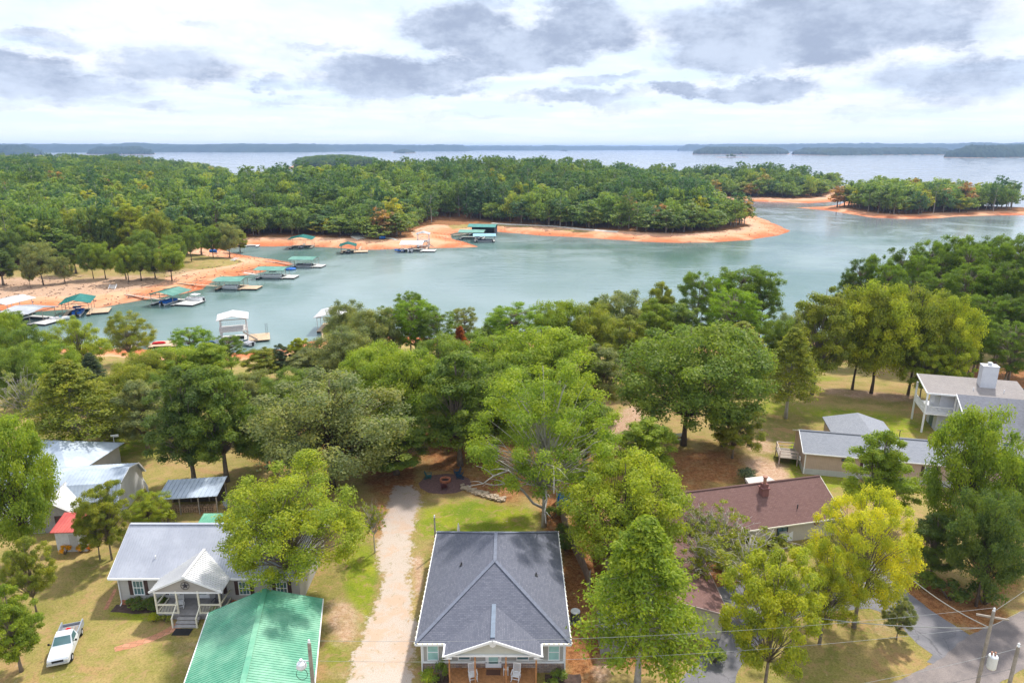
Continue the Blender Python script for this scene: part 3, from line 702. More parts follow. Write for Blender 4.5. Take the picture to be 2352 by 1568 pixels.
# ------------------------------------------------------------------ near trees
def hit(px, py):
    Z = 8.0
    for _ in range(12):
        x, y = at(px, py, Z); Z = .5 * Z + .5 * max(gz(x, y), 0)
    x, y = at(px, py, Z); return x, y, gz(x, y)
LIME=(0.30,0.42,0.055); BRT=(0.256,0.3968,0.0512); MID=(0.1792,0.2944,0.064); DARK=(0.128,0.2176,0.064); OLV=(0.25,0.33,0.06); GRY=(0.2432,0.32,0.1536); YEL=(0.50,0.58,0.06); BLU=(0.1024,0.1664,0.1152)
PIN=(0.1536,0.2688,0.0512); PINB=(0.2048,0.3712,0.0384); MIX1=(0.2304,0.3584,0.0486); YG=(0.34,0.44,0.05); RUST=(0.384,0.1408,0.0448)
NT = [  # kind, column, top row, width, base (row if > 200 else distance), colour, label
('deadlimb',1248,828,345,66.5,BRT,'huge yellow-green willow oak with bare silvery lower limbs, directly behind the charcoal-roofed house'),
('oak',1600,752,345,1022,MID,'very wide dark green oak with a forked trunk beside the stone picnic table'),
('yellow',1695,925,120,1052,OLV,'small round yellow-green tree tucked under the right edge of the wide oak'),
('tall',1482,965,135,1112,BRT,'compact bright green tree on the bare slope between the big oak and the lime-green tree'),
('oak',1440,1038,270,57.5,LIME,'lush lime-green tree with pale clusters, between the charcoal roof and the brown roof'),
('cypress',1478,1190,262,43.2,BRT,'feathery bright green conical cypress in front, right of the rocking-chair porch'),
('yellow',1770,1262,222,42.5,YG,'yellow-green maple with orange tips between the two arms of the driveway'),
('lacy',1905,1245,170,1478,YG,'thin vase-shaped yellow tree with a forked trunk on the driveway island'),
('lacy',1988,1128,250,1440,YEL,'broad bright yellow tree spreading above the curve of the driveway'),
('yellow',2066,1372,80,1468,GRY,'little grey-green multi-stemmed tree at the edge of the driveway mouth'),
('oak',2238,944,228,60,MIX1,'tall green oak in front of the white two-storey house'),
('oak',2270,1130,190,53,DARK,'dark dense oak at the right edge beside the road'),
('tall',2160,1180,120,57,DARK,'dark upright tree just right of the broad yellow tree'),
('tall',2330,1040,120,60,MID,'mid green tree cut by the right edge above the road corner'),
('tall',2025,995,170,67,BRT,'soft green willowy tree growing in front of the tan ranch house'),
('sparse',1675,1150,190,58,OLV,'half-bare thinning tree with pale twigs against the brown roof'),
('sparse',1730,1215,190,52.5,OLV,'low twiggy tree with few olive leaves below the brown roof'),
('sparse',1622,1205,120,54.5,OLV,'low twiggy tree hanging over the garage wing roof'),
('sparse',1610,1150,110,61,GRY,'pale leafless-topped tree beside the lime-green tree'),
('oak',8,962,240,59,MIX1,'big round green tree at the left edge above the grass'),
('tall',25,1346,140,45,MIX1,'bright green young tree at the lower left edge'),
('yellow',62,1238,130,52,OLV,'olive reddish tree at the left edge beside the red-roofed shed'),
('yellow',232,1106,125,1285,OLV,'yellow-orange tipped tree between the metal gambrel roof and the long grey roof'),
('lacy',335,1128,110,1215,LIME,'small bright green tree left of the open lean-to shed'),
('yellow',215,1165,95,1285,OLV,'olive bushy tree beside the red-roofed shed'),
('lacy',672,1042,322,1376,LIME,'large yellow-green willow oak overhanging the right end of the long grey metal roof'),
('sparse',852,1150,70,1268,OLV,'spindly sapling at the left edge of the gravel drive'),
('oak',755,858,345,75,GRY,'massive grey-green oak at the head of the gravel drive'),
('tall',900,960,190,79,MID,'dark green tree right of the massive grey-green oak'),
('tall',425,850,190,1112,DARK,'tall dark tree with a bare trunk behind the lean-to shed'),
('tall',500,845,170,1105,MID,'tall leafy tree rising just behind the lean-to shed roof'),
('oak',600,930,150,80,MID,'round oak behind the metal lean-to, left of the massive grey oak'),
('cypress',165,828,230,1052,OLV,'broad olive cypress behind the pale hipped metal roof'),
('tall',322,875,120,1036,GRY,'greyish upright tree standing alone on the left lawn'),
('sparse',45,855,120,88,GRY,'grey half-dead cedar at the left edge'),
('cedar',250,880,100,90,OLV,'olive cedar right of the broad olive cypress'),
('tall',1066,812,175,1068,MID,'double-trunked green tree behind the fire pit'),
('oak',925,800,200,90,MIX1,'green oak at the middle of the grove left of the fire pit'),
('oak',1140,840,170,84,MID,'rounded green oak in the centre grove left of the silvery-limbed oak'),
('oak',1135,770,190,104,BRT,'bright green crown in the centre of the wood'),
('oak',1255,755,230,100,BRT,'broad bright crown behind the silvery-limbed oak'),
('tall',1300,850,130,82,MIX1,'green tree right behind the silvery-limbed oak'),
('tall',1345,900,110,80,MID,'mid green tree at the right shoulder of the silvery-limbed oak'),
('tall',1375,795,125,99,GRY,'grey-green loose tree left of the very wide oak'),
('tall',1445,728,110,112,OLV,'dense olive cedar-like tree in the back row over the shore'),
('tall',1065,850,120,92,DARK,'dark tree in the centre grove above the fire pit'),
('oak',1010,770,150,104,MID,'mid green crown below the skyline pines'),
('pine',955,690,100,124,PINB,'bushy pine on the skyline at the middle of the near shore'),
('pine',905,705,80,126,PIN,'dark pine left of the bushy skyline pine'),
('pine',1000,712,90,122,PIN,'pine right of the bushy skyline pine'),
('pine',940,672,70,132,PIN,'tallest skyline pine of the middle near shore'),
('oak',800,696,110,130,GRY,'silvery grey-green tree beside the half-hidden white dock roof'),
('oak',860,712,120,122,GRY,'greyish oak on the near shore right of the half-hidden dock'),
('tall',720,800,110,118,GRY,'slanting grey-green tree over the orange shore'),
('oak',790,755,150,112,GRY,'broad grey-olive oak under the white dock roof'),
('oak',865,790,160,102,BRT,'bright green oak left of centre in the wood'),
('pine',1064,708,62,134,GRY,'thin pine with a pale top standing alone against the water'),
('cedar',1057,748,40,127,RUST,'small rust-red dead conifer below the thin lone pine'),
('tall',1110,750,90,122,MID,'mid green tree right of the rust-red conifer'),
('pine',1185,698,125,122,PINB,'bright green broad pine at the water in the centre'),
('pine',1150,722,80,126,PINB,'smaller bright pine left of the bright broad pine'),
('oak',1285,694,140,126,MIX1,'pale green oak on the shore right of the bright broad pine'),
('oak',1355,702,140,124,OLV,'olive-green oak in the shore row'),
('oak',1435,672,150,134,GRY,'grey-green shore oak with an open crown'),
('tall',1375,690,100,136,MID,'mid green shore tree between two grey oaks'),
('tall',1500,690,110,124,MIX1,'green tree left of the tall round-headed pine'),
('tall',1510,652,80,136,OLV,'light olive tree behind the round-headed pine'),
('pine',1602,628,85,134,PIN,'round-headed dark pine with a visible trunk'),
('pine',1650,640,80,136,PINB,'slim pine beside the round-headed dark pine'),
('pine',1705,616,130,138,PIN,'tall pine with a ragged right side against the bay'),
('pine',1752,625,95,136,PIN,'rightmost ragged pine before the gap of open water'),
('pine',1688,665,125,124,PINB,'full olive pine below the ragged pines'),
('tall',1560,700,100,126,MID,'leafy tree under the round-headed pine'),
('cedar',1700,740,140,114,OLV,'broad layered tree behind the very wide oak, left of the gap'),
('oak',1790,735,90,124,MID,'green tree at the foot of the ragged pines'),
('cypress',1815,755,125,960,OLV,'tall straight cypress with a pale trunk on the right lawn'),
('tall',1885,672,130,906,OLV,'tall tree with a bare dark trunk at the right lawn edge'),
('oak',1830,715,90,130,GRY,'pale green tree at the right side of the water gap'),
('oak',2022,655,190,903,YG,'big yellow-green chestnut-like oak over the right lawn'),
('oak',1985,668,150,895,OLV,'olive oak with low branches over the right lawn'),
('oak',2110,672,180,108,OLV,'broad olive oak right of the big yellow-green oak'),
('oak',2180,685,150,106,YG,'yellow-green oak in front of the dark pine stand'),
('yellow',2120,785,110,104,LIME,'left half of the pair of rounded lime trees behind the white house'),
('yellow',2185,780,115,103,LIME,'right half of the pair of rounded lime trees behind the white house'),
('oak',60,752,150,118,MID,'green oak near the left edge below the grey dock'),
('oak',5,722,120,122,MIX1,'round tree at the left edge in front of the grey dock'),
('pine',20,715,90,128,PIN,'dark pine at the left edge by the water'),
('lacy',178,736,150,116,LIME,'lime tree with dark branching stems against the cove'),
('lacy',297,718,115,838,OLV,'pale feathery willow-like tree on the near sand'),
('pine',440,752,95,118,PINB,'bushy green pine between the floating deck and the two-level dock'),
('pine',528,772,62,120,PIN,'small pine right in front of the two-level dock'),
('oak',410,800,170,108,BRT,'yellow-green rounded oak left of centre'),
('oak',350,805,130,104,OLV,'olive crown in the left wood'),
('tall',480,790,110,110,BRT,'bright tree below the small pine'),
('oak',575,852,130,98,GRY,'rounded grey-olive tree with a domed top'),
('tall',646,792,50,120,BLU,'small blue-green tree against the orange shore'),
('tall',690,778,60,122,YG,'narrow yellowish tree against the orange shore'),
('tall',600,800,90,118,OLV,'thin olive tree on the near shore below the two-level dock'),
('cedar',215,812,80,106,BLU,'blue-green cedar in the left wood'),
('oak',110,790,140,108,BRT,'bright crown in the left wood'),
('oak',300,838,140,97,OLV,'olive-green tree in the left wood behind the lawn tree'),
('oak',660,850,120,96,MID,'green tree under the slanting grey tree'),
('oak',380,860,110,92,MID,'mid green crown behind the tall dark tree'),
('oak',30,800,130,100,MID,'mid green crown at the left edge of the wood'),
('oak',700,880,110,90,MIX1,'green crown just behind the massive grey oak'),
]
for kind, px, top, w, b_, colr, lab in NT:
    if b_ > 200:
        x, y, z = hit(px, b_)
    else:
        x, _ = atd(px, 784, b_); 
        y = b_; z = gz(x, y)
        x = (px - 1176) / 1568 * zdepth(y, z + 6); z = gz(x, y)
    fit_tree(kind, px, top, w * .93, x, y, z - .1, colr, lab)

# ---- the tall pine stand on the right
rp = random.Random(3); k = 0
PST = [(1975,598,60,138),(2012,588,65,142),(2040,610,70,134),(2075,572,75,146),(2110,590,75,138),(2135,556,80,150),(2165,575,80,142),(2195,544,85,150),(2222,566,85,140),(2250,552,80,148),
       (2282,560,85,141),(2310,542,85,150),(2335,560,80,140),(2365,548,85,146),(2400,550,90,140),(1950,622,50,140),(2225,610,90,128),(2275,615,90,126),(2320,605,100,125),(2360,620,90,122),(2150,628,80,130),(2095,640,80,128),
       (2260,680,90,116),(2310,690,90,114),(2350,680,100,114),(2240,720,70,110),(2330,740,100,106)]
rowof = lambda d: 0 if d < 120 else (1 if d < 135 else 2)
RN = ['front row of the right stand', 'middle row of the right stand', 'back row of the right stand']
for px, top, w, d in PST:
    z = gz((px - 1176) / 1568 * zdepth(d, 20), d); x = (px - 1176) / 1568 * zdepth(d, 20)
    n_ = sorted(q[0] for q in PST if rowof(q[3]) == rowof(d)).index(px)
    fit_tree('pine', px, top, w * 1.15, x, d, z, PIN if k % 3 else (.10, .18, .045), 'tall pine, %s from the left in the %s' % (ORD[n_], RN[rowof(d)]), group='pines of the right shore stand'); k += 1

# ---- trees one can tell apart on the open point on the left (columns and base rows)
LP = [(8,655,575,100,DARK),(100,655,560,95,GRY),(150,650,590,60,GRY),(175,628,540,80,MID),(215,640,560,70,MID),(243,640,560,75,MIX1),(290,641,575,50,MIX1),(296,648,565,75,MIX1),(325,645,560,80,MID),(357,639,575,55,DARK),
      (338,607,530,80,MID),(395,645,562,85,MIX1),(413,612,545,45,DARK),(400,618,540,70,MID),(440,600,520,60,MID),(463,585,515,60,MIX1),(490,592,520,55,MID),(528,592,515,65,GRY),(552,580,528,50,OLV),(60,612,520,100,MID),(20,622,530,90,DARK),
      (130,600,500,90,MID),(200,595,490,100,OLV),(255,592,480,110,MID),(310,590,470,90,YG),(375,590,490,80,OLV),(70,660,598,40,GRY),(430,585,500,70,MIX1)]
for i, (px, b_, top, w, colr) in enumerate(LP):
    x, y, z = hit(px, b_); row_ = b_ > 625
    n_ = sorted(q[0] for q in LP if (q[1] > 625) == row_).index(px)
    fit_tree('oak' if i % 3 else 'tall', px, top, w * .78, x, y, z, tuple(1.0 * q for q in colr),
             ('leafy tree on the dry left point lawn, %s from the left' if row_ else 'tree at the back edge of the left point lawn, %s from the left') % ORD[n_], group='lawn trees on the left point', keepx=True)

# ------------------------------------------------------------------ the far woods
rf = np.random.RandomState(17)
RA = [(0.0, (0.09, 0.18, 0.10)), (.35, (0.11, 0.21, 0.10)), (.7, (0.14, 0.231, 0.0812)), (1.0, (0.21, 0.294, 0.0728))]
RB = [(0.0, (0.16, 0.28, 0.09)), (.4, (0.19, 0.31, 0.09)), (.85, (0.25, 0.37, 0.09)), (1.0, (0.34, 0.42, 0.09))]
RC = [(0.0, (0.308, 0.406, 0.07)), (.45, (0.42, 0.462, 0.063)), (.85, (0.34, 0.31, 0.10)), (1.0, (0.44, 0.28, 0.19))]
FLM = [leafmat('pine_wood_leaves', False, RA, .5, (1.05, .95, .88)), leafmat('hardwood_leaves', False, RB, .5, (1.12, .95, .85)), leafmat('autumn_leaves', False, RC)]
FP = []      # far prototypes: crown, trunk, w, h, kind index
for kind, seed, li in (('pine', 161, 0), ('pine', 162, 0), ('tall', 121, 0), ('oak', 111, 0), ('oak', 112, 1), ('tall', 122, 1), ('oak', 113, 1), ('tall', 123, 2)):
    cm, tm, pw, ph = mk_proto(kind, seed, True, FLM[li], BARKP if kind == 'pine' else BARK)
    FP.append((cm, tm, pw, ph, kind))
# scatter on a jittered grid
def scatter(x0, x1, y0, y1, sp):
    gx, gy = np.meshgrid(np.arange(x0, x1, sp), np.arange(y0, y1, sp))
    gx = gx + rf.uniform(-.42, .42, gx.shape) * sp; gy = gy + rf.uniform(-.42, .42, gy.shape) * sp
    return gx.ravel(), gy.ravel()
xs, ys = [], []
for (x0, x1, y0, y1, sp) in ((-420, 420, 240, 460, 6.8), (-560, 460, 460, 720, 7.6), (-760, 460, 720, 1000, 9.0), (-1000, -200, 1000, 1350, 10.5)):
    a_, b_ = scatter(x0, x1, y0, y1, sp); xs.append(a_); ys.append(b_)
X = np.concatenate(xs); Y = np.concatenate(ys)
H, dn, df, di = ground(X, Y, True); dl = seg_sd(X, Y, LAWN); dc = seg_sd(X, Y, COVE)
Wt = np.where(X < -60, np.where(Y < 300, 40, 25), 26) + wob(X, Y, .05, 9) * 4
px_, py_ = topx(X, Y, H)
ok_far = (df > Wt) & (dl < -3) & (dc < -5) & (py_ < 640)
# wood edge behind the left point
ok_far &= ~((X < -60) & (Y < 262))
ok_isl = (di > 14 + wob(X, Y, .08, 10) * 3) & (px_ < 2325)
ok = (ok_far | ok_isl) & (np.abs((px_ - 1176)) < 1176 + 260)
X, Y, H, df, di, px_, py_ = [q[ok] for q in (X, Y, H, df, di, px_, py_)]
order = np.argsort(Y + np.where(px_ < -40, 500, 0) + np.where(px_ > 2390, 500, 0) + np.minimum(np.where(di > 0, di, df), 90) * 1.2)
nT = len(X)
hmix = wob(X, Y, .012, 20) + .5 * wob(X, Y, .05, 21)
P1 = (px_ > 980) & (di < 0)
kindi = np.where(rf.rand(nT) < .5 + .35 * np.tanh(hmix * 1.5) + np.where(P1 & (df > 60), .35, 0) - np.where(di > 0, .35, 0), rf.randint(0, 4, nT), rf.randint(4, 7, nT))
kindi = np.where(rf.rand(nT) < np.where(di > 0, .12, .03), 7, kindi)
kindi = np.where((df < 45) & (rf.rand(nT) < .25) & (di < 0), rf.choice([6, 5, 4, 7], nT), kindi)
hgt = np.where(kindi < 2, rf.uniform(15, 27, nT), rf.uniform(11, 23, nT)) * np.where(di > 0, .95, 1.0)
hgt = hgt * np.where((df < 48) & (di < 0), rf.uniform(.6, .95, nT), 1.0)
wdt = np.where(kindi < 2, rf.uniform(8, 12, nT), rf.uniform(10, 17, nT)) * np.where(di > 0, 1.0, 1.0)
rot = rf.uniform(0, 6.28, nT)
NIND = 250
LABF = {0: 'dark pine', 1: 'dark pine', 2: 'dark green hardwood', 3: 'dark green hardwood', 4: 'mid green hardwood', 5: 'light green hardwood', 6: 'mid green hardwood', 7: 'yellowing autumn tree'}
def place_of(x, y, di_):
    if di_ > 0: return 'on the small wooded island at the right'
    if x > 40: return 'along the clay shore of the wooded peninsula' if y < 520 else 'on the farther wooded spit'
    if x > -130: return 'behind the docks of the inner cove'
    return 'in the wood behind the left point'
def fname(k): return 'pine_tree' if k < 2 else 'hardwood_tree'
for i in order[:NIND]:
    cm, tm, pw, ph, kd = FP[kindi[i]]
    root = empty(fname(kindi[i]), (X[i], Y[i], H[i] - .2), rot[i], LABF[int(kindi[i])] + ' ' + place_of(X[i], Y[i], di[i]), 'tree', 'trees of the far shore, ' + place_of(X[i], Y[i], di[i]))
    root.scale = (wdt[i] / pw, wdt[i] / pw, hgt[i] / ph)
    for nm, me in (('crown', cm), ('trunk', tm)):
        o_ = bpy.data.objects.new(nm, me); COL.objects.link(o_); o_.parent = root
# the rest read as one mass: one point cloud with the same trees instanced on it
rest = order[NIND:]
# the pine headland beyond the gap is wooded with the same trees
HP = upx([(672,387),(760,388.5),(862,387),(880,382),(800,378),(690,379)]); hx_, hy_ = scatter(min(p[0] for p in HP), max(p[0] for p in HP), min(p[1] for p in HP), max(p[1] for p in HP), 10.5)
kk = seg_sd(hx_, hy_, HP) > 4; hx_, hy_ = hx_[kk], hy_[kk]; nh = len(hx_)
rest = np.concatenate([rest, np.arange(nT, nT + nh)]); X = np.concatenate([X, hx_]); Y = np.concatenate([Y, hy_]); H = np.concatenate([H, np.full(nh, 1.2) + 7 * sst(0, 90, seg_sd(hx_, hy_, HP))])
kindi = np.concatenate([kindi, rf.randint(0, 4, nh)]); wdt = np.concatenate([wdt, rf.uniform(9, 14, nh)]); hgt = np.concatenate([hgt, rf.uniform(14, 23, nh)]); rot = np.concatenate([rot, rf.uniform(0, 6.28, nh)])
rest_pts = np.stack([X[rest], Y[rest], H[rest] - .2], -1)
src = bpy.data.collections.new('forest_source')
def joined(ci):
    cm, tm, pw, ph, kd = FP[ci]; m = bpy.data.meshes.new('forest_tree')
    V1 = np.empty(len(cm.vertices) * 3, np.float32); cm.vertices.foreach_get('co', V1); V1 = V1.reshape(-1, 3)
    V2 = np.empty(len(tm.vertices) * 3, np.float32); tm.vertices.foreach_get('co', V2); V2 = V2.reshape(-1, 3)
    tn = np.empty(len(cm.vertices), np.float32); cm.attributes['tone'].data.foreach_get('value', tn)
    F1 = [tuple(p.vertices) for p in cm.polygons]; n1_ = len(V1); F2 = [tuple(v + n1_ for v in p.vertices) for p in tm.polygons]
    m.from_pydata(np.concatenate([V1, V2]).tolist(), [], F1 + F2)
    a = m.attributes.new('tone', 'FLOAT', 'POINT'); a.data.foreach_set('value', np.concatenate([tn, np.full(len(V2), .5, np.float32)]))
    m.materials.append(cm.materials[0]); m.materials.append(tm.materials[0])
    m.polygons.foreach_set('material_index', np.array([0] * len(F1) + [1] * len(F2), np.int32)); m.update(); return m
for ci in range(8):
    o_ = bpy.data.objects.new('forest_tree_%d' % ci, joined(ci)); src.objects.link(o_)
pm = bpy.data.meshes.new('far_forest'); pm.vertices.add(len(rest_pts)); pm.vertices.foreach_set('co', rest_pts.astype(np.float32).ravel())
for nm, ty, arr in (('idx', 'INT', kindi[rest].astype(np.int32)), ('rz', 'FLOAT', rot[rest].astype(np.float32))):
    a = pm.attributes.new(nm, ty, 'POINT'); a.data.foreach_set('value', arr)
pw_ = np.array([f[2] for f in FP]); ph_ = np.array([f[3] for f in FP])
sc3 = np.stack([wdt[rest] / pw_[kindi[rest]], wdt[rest] / pw_[kindi[rest]], hgt[rest] / ph_[kindi[rest]]], -1).astype(np.float32)
a = pm.attributes.new('sc', 'FLOAT_VECTOR', 'POINT'); a.data.foreach_set('vector', sc3.ravel())
fo = bpy.data.objects.new('far_forest', pm); COL.objects.link(fo)
tag(fo, 'dense mixed wood covering the peninsula and the land beyond the cove', 'forest', kind='stuff')
gn = bpy.data.node_groups.new('forest', 'GeometryNodeTree')
gn.interface.new_socket('Geometry', in_out='INPUT', socket_type='NodeSocketGeometry'); gn.interface.new_socket('Geometry', in_out='OUTPUT', socket_type='NodeSocketGeometry')
gi = gn.nodes.new('NodeGroupInput'); g_o = gn.nodes.new('NodeGroupOutput')
iop = gn.nodes.new('GeometryNodeInstanceOnPoints'); ci_ = gn.nodes.new('GeometryNodeCollectionInfo')
ci_.inputs['Collection'].default_value = src; ci_.inputs['Separate Children'].default_value = True; ci_.inputs['Reset Children'].default_value = True
def named(nm, ty):
    n = gn.nodes.new('GeometryNodeInputNamedAttribute'); n.data_type = ty; n.inputs['Name'].default_value = nm
    return [s_ for s_ in n.outputs if s_.enabled and s_.name == 'Attribute'][0]
mp = gn.nodes.new('GeometryNodeMeshToPoints')
gn.links.new(gi.outputs[0], iop.inputs['Points']); gn.links.new(ci_.outputs[0], iop.inputs['Instance'])
iop.inputs['Pick Instance'].default_value = True
gn.links.new(named('idx', 'INT'), iop.inputs['Instance Index']); gn.links.new(named('sc', 'FLOAT_VECTOR'), iop.inputs['Scale'])
cx = gn.nodes.new('ShaderNodeCombineXYZ'); gn.links.new(named('rz', 'FLOAT'), cx.inputs[2]); gn.links.new(cx.outputs[0], iop.inputs['Rotation'])
gn.nodes.remove(mp); gn.links.new(iop.outputs[0], g_o.inputs[0])
md = fo.modifiers.new('trees', 'NODES'); md.node_group = gn

# ------------------------------------------------------------------ distant islands and shores (kilometres away): low land under a closed canopy
m_can, t, o = mat('distant_canopy')
g = t.nodes.new('ShaderNodeNewGeometry'); n = NOISE(t, g.outputs['Position'], .05, 4, .7); n3 = NOISE(t, g.outputs['Position'], .006, 4, .6)
c = MIX(t, RMP(t, n.outputs['Fac'], .35, .65), (.012, .032, .028), (.032, .058, .036)); c = MIX(t, RMP(t, n3.outputs['Fac'], .45, .65, 0, .5), c, (.04, .06, .03))
pbsdf(t, o, c, .9, spec=.1)
def canopy(pts, hmax, seed, sp=9.0, sandw=1.0, label=''):
    """pts: pixel outline (front edge left->right then back) on the water level"""
    poly = upx(pts); A = np.array(poly); x0, y0 = A.min(0); x1, y1 = A.max(0)
    nx = int(min(420, max(10, (x1 - x0) / sp))); ny = int(min(60, max(5, (y1 - y0) / (sp * 1.4))))
    gx, gy = np.meshgrid(np.linspace(x0, x1, nx), np.linspace(y0, y1, ny)); r = np.random.RandomState(seed)
    j = min((x1 - x0) / nx, (y1 - y0) / ny) * .35; gx = gx + r.uniform(-j, j, gx.shape); gy = gy + r.uniform(-j, j, gy.shape)
    d = seg_sd(gx, gy, poly); h = np.where(d > 0, hmax * (np.clip(.4 + d / (25 + hmax * 2.5), 0, 1) * (1 + .25 * np.clip(wob(gx, gy, .0035, seed + 7), -1, 1)) + np.minimum(18, hmax * .4) / hmax * .28 * r.normal(size=d.shape).clip(-2, 2)) , -2)
    h = h + np.where(d > 60, 7 * wob(gx, gy, .004, seed), 0)
    V_ = np.stack([gx, gy, h], -1).reshape(-1, 3); ii = np.arange(nx * ny).reshape(ny, nx)
    F_ = np.stack([ii[:-1, :-1], ii[:-1, 1:], ii[1:, 1:], ii[1:, :-1]], -1).reshape(-1, 4)
    keep = (h.ravel()[F_] > -1).any(1)
    return V_, F_[keep], poly
m_land = plain('distant_clay', (.48, .26, .15), .9, .2, .05)
ISLS = [  # outline in layout columns / rows on the water, canopy height, label
 ([(-60,357.2),(30,357.6),(95,356.6),(100,355.2),(40,354.4),(-60,354.2)], 52, 'blue wooded island at the far left of the lake'),
 ([(203,354.6),(280,355.2),(350,355),(352,353.6),(280,352.8),(203,353)], 46, 'long low wooded island in front of the left horizon shore'),
 ([(672,387),(760,388.5),(862,387),(880,382),(800,378),(690,379)], 9, 'dark pine-covered headland beyond the gap in the left wood'),
 ([(904,351.6),(930,352.2),(953,351.6),(950,350.8),(908,350.8)], 30, 'tiny wooded islet in the middle of the open lake'),
 ([(1288,347.6),(1303,347.6),(1303,347.0),(1288,347.0)], 20, 'farthest speck of an islet near the horizon'),
 ([(1592,354.6),(1700,355.0),(1806,354.8),(1812,353),(1700,352.6),(1600,352.4)], 40, 'left one of the dark wooded islands on the right horizon'),
 ([(1820,355.4),(1900,357.2),(1990,356.2),(2180,355.6),(2190,353.4),(2000,352.4),(1830,353)], 36, 'long dark wooded island right of the lake centre'),
 ([(2170,362),(2250,362.6),(2352,361.6),(2460,361),(2470,357),(2300,356.6),(2190,357)], 50, 'nearest dark wooded headland at the right edge of the horizon'),
]
for k, (pts, hm, lab) in enumerate(ISLS):
    V_, F_, poly = canopy(pts, hm, 300 + k, 8.0)
    root = empty('wooded_island', (0, 0, 0), 0, lab, 'island', 'distant islands')
    m = fastmesh('canopy', V_, F_, m_can, False); o_ = bpy.data.objects.new('canopy', m); COL.objects.link(o_); o_.parent = root
    cxm = sum(p[0] for p in poly) / len(poly); cym = sum(p[1] for p in poly) / len(poly)
    out = [(cxm + (p[0] - cxm) * 1.0 + (12 if p[0] > cxm else -12), cym + (p[1] - cym) + (14 if p[1] > cym else -14)) for p in poly]
    b = MB(); n_ = len(out)
    b.face([(p[0], p[1], .9) for p in out]); b2 = [(p[0] + (3 if p[0] > cxm else -3), p[1] + (4 if p[1] > cym else -4), -1) for p in out]
    for i in range(n_):
        j = (i + 1) % n_; b.face([(out[i][0], out[i][1], .9), b2[i] , b2[j], (out[j][0], out[j][1], .9)])
    b.build('beach', m_land, root)
# sandbar with a few trees
x, y = at(1680, 361.5, 0)
b = MB(); b.box((x, y, .2), (150, 60, 1.2)); b.build('sandbar', m_land, kind='structure')
for k, (dx, hh_) in enumerate(((-20, 12), (0, 16), (14, 10))):
    put_tree('oak', x + dx, y, .6, 16, hh_, DARK, 'lone tree on the sandbar in the open lake', group='sandbar trees')
# the mainland shores along the horizon
SHR = [([(-900,350.2),(0,350.6),(400,349.6),(560,350.0),(720,349.4),(752,349.0),(780,347.8),(1080,347.2),(1080,345.2),(600,345.0),(0,345.0),(-900,345.0)], 68, 'shore_left'),
       ([(1000,345.6),(1200,345.9),(1500,345.0),(1620,345.2),(1620,343.6),(1000,343.6)], 60, 'm'), ([(1560,346.6),(1800,347.6),(2352,349.0),(3200,349.5),(3200,345),(1560,344.4)], 78, 'r')]
for k, (pts, hm, _) in enumerate(SHR):
    V_, F_, poly = canopy(pts, hm, 400 + k, 30.0)
    m = fastmesh('distant_shore', V_, F_, m_can, False); o_ = bpy.data.objects.new('distant_shore', m); COL.objects.link(o_); tag(o_, kind='structure')
# white mast on the left horizon
# ------------------------------------------------------------------ drives, roads, paths (sheets on the flat yard level)
G = 8.0
def ragged(pts, amp, seg, seed):
    r = random.Random(seed); out = []
    for i in range(len(pts)):
        a = Vector(pts[i]); b = Vector(pts[(i + 1) % len(pts)]); L = (b - a).length; n = max(1, int(L / seg)); nn = Vector((-(b - a).y, (b - a).x)).normalized()
        for j in range(n):
            p = a.lerp(b, j / n); out.append(p + nn * r.uniform(-amp, amp))
    return out
def sheet(name, pxs, z, m, amp=0.0, seg=.5, seed=1, world=None, drop=True, **kw):
    pts = world or [at(x, y, G) for x, y in pxs]
    P_ = ragged(pts, amp, seg, seed) if amp else [Vector(p) for p in pts]
    from mathutils.geometry import tessellate_polygon
    vs = [(p.x, p.y, G + z) for p in P_]
    tris = tessellate_polygon([[Vector(v) for v in vs]])
    b = MB(); b.v = vs
    for f in tris:
        a, c, d = (Vector(vs[i]) for i in f)
        if (c - a).cross(d - a).z < 0: f = (f[0], f[2], f[1])
        b.f.append(tuple(f)); b.uv += [(0, 0)] * 3
    n0 = len(vs)
    if drop:
        for i in range(n0):
            j = (i + 1) % n0; a, c = vs[i], vs[j]; k = len(b.v)
            b.v += [(a[0], a[1], G - .1), (c[0], c[1], G - .1)]; b.f.append((i, k, k + 1, j)); b.uv += [(0, 0)] * 4
    o_ = b.build(name, m, **kw); return o_
m_grav, t, o = mat('gravel')
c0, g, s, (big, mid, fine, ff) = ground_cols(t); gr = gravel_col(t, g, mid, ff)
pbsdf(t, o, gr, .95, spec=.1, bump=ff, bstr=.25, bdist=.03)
dc_ = [at(*p, 8.0) for p in DRIVE]; ins_ = []
for i_ in range(len(dc_)):
    a_, b_, c_ = Vector(dc_[i_-1]), Vector(dc_[i_]), Vector(dc_[(i_+1) % len(dc_)]); tdir = (c_ - a_).normalized(); nn_ = Vector((tdir.y, -tdir.x)) * .75
    p1, p2 = b_ + nn_, b_ - nn_; q1_ = seg_sd(np.array([p1.x, p2.x]), np.array([p1.y, p2.y]), dc_); ins_.append(tuple(p1 if q1_[0] > q1_[1] else p2))
sheet('gravel_drive', None, .006, m_grav, .1, .4, 3, world=ins_, kind='structure')
m_asp, t, o = mat('asphalt')
g = t.nodes.new('ShaderNodeNewGeometry'); n1_ = NOISE(t, g.outputs['Position'], .35, 6, .65, .4); n2_ = NOISE(t, g.outputs['Position'], 14, 3, .7)
c = MIX(t, RMP(t, n1_.outputs['Fac'], .35, .65), (.15, .15, .165), (.22, .21, .225)); c = MIX(t, RMP(t, n2_.outputs['Fac'], .4, .7, 0, .4), c, (.09, .09, .10))
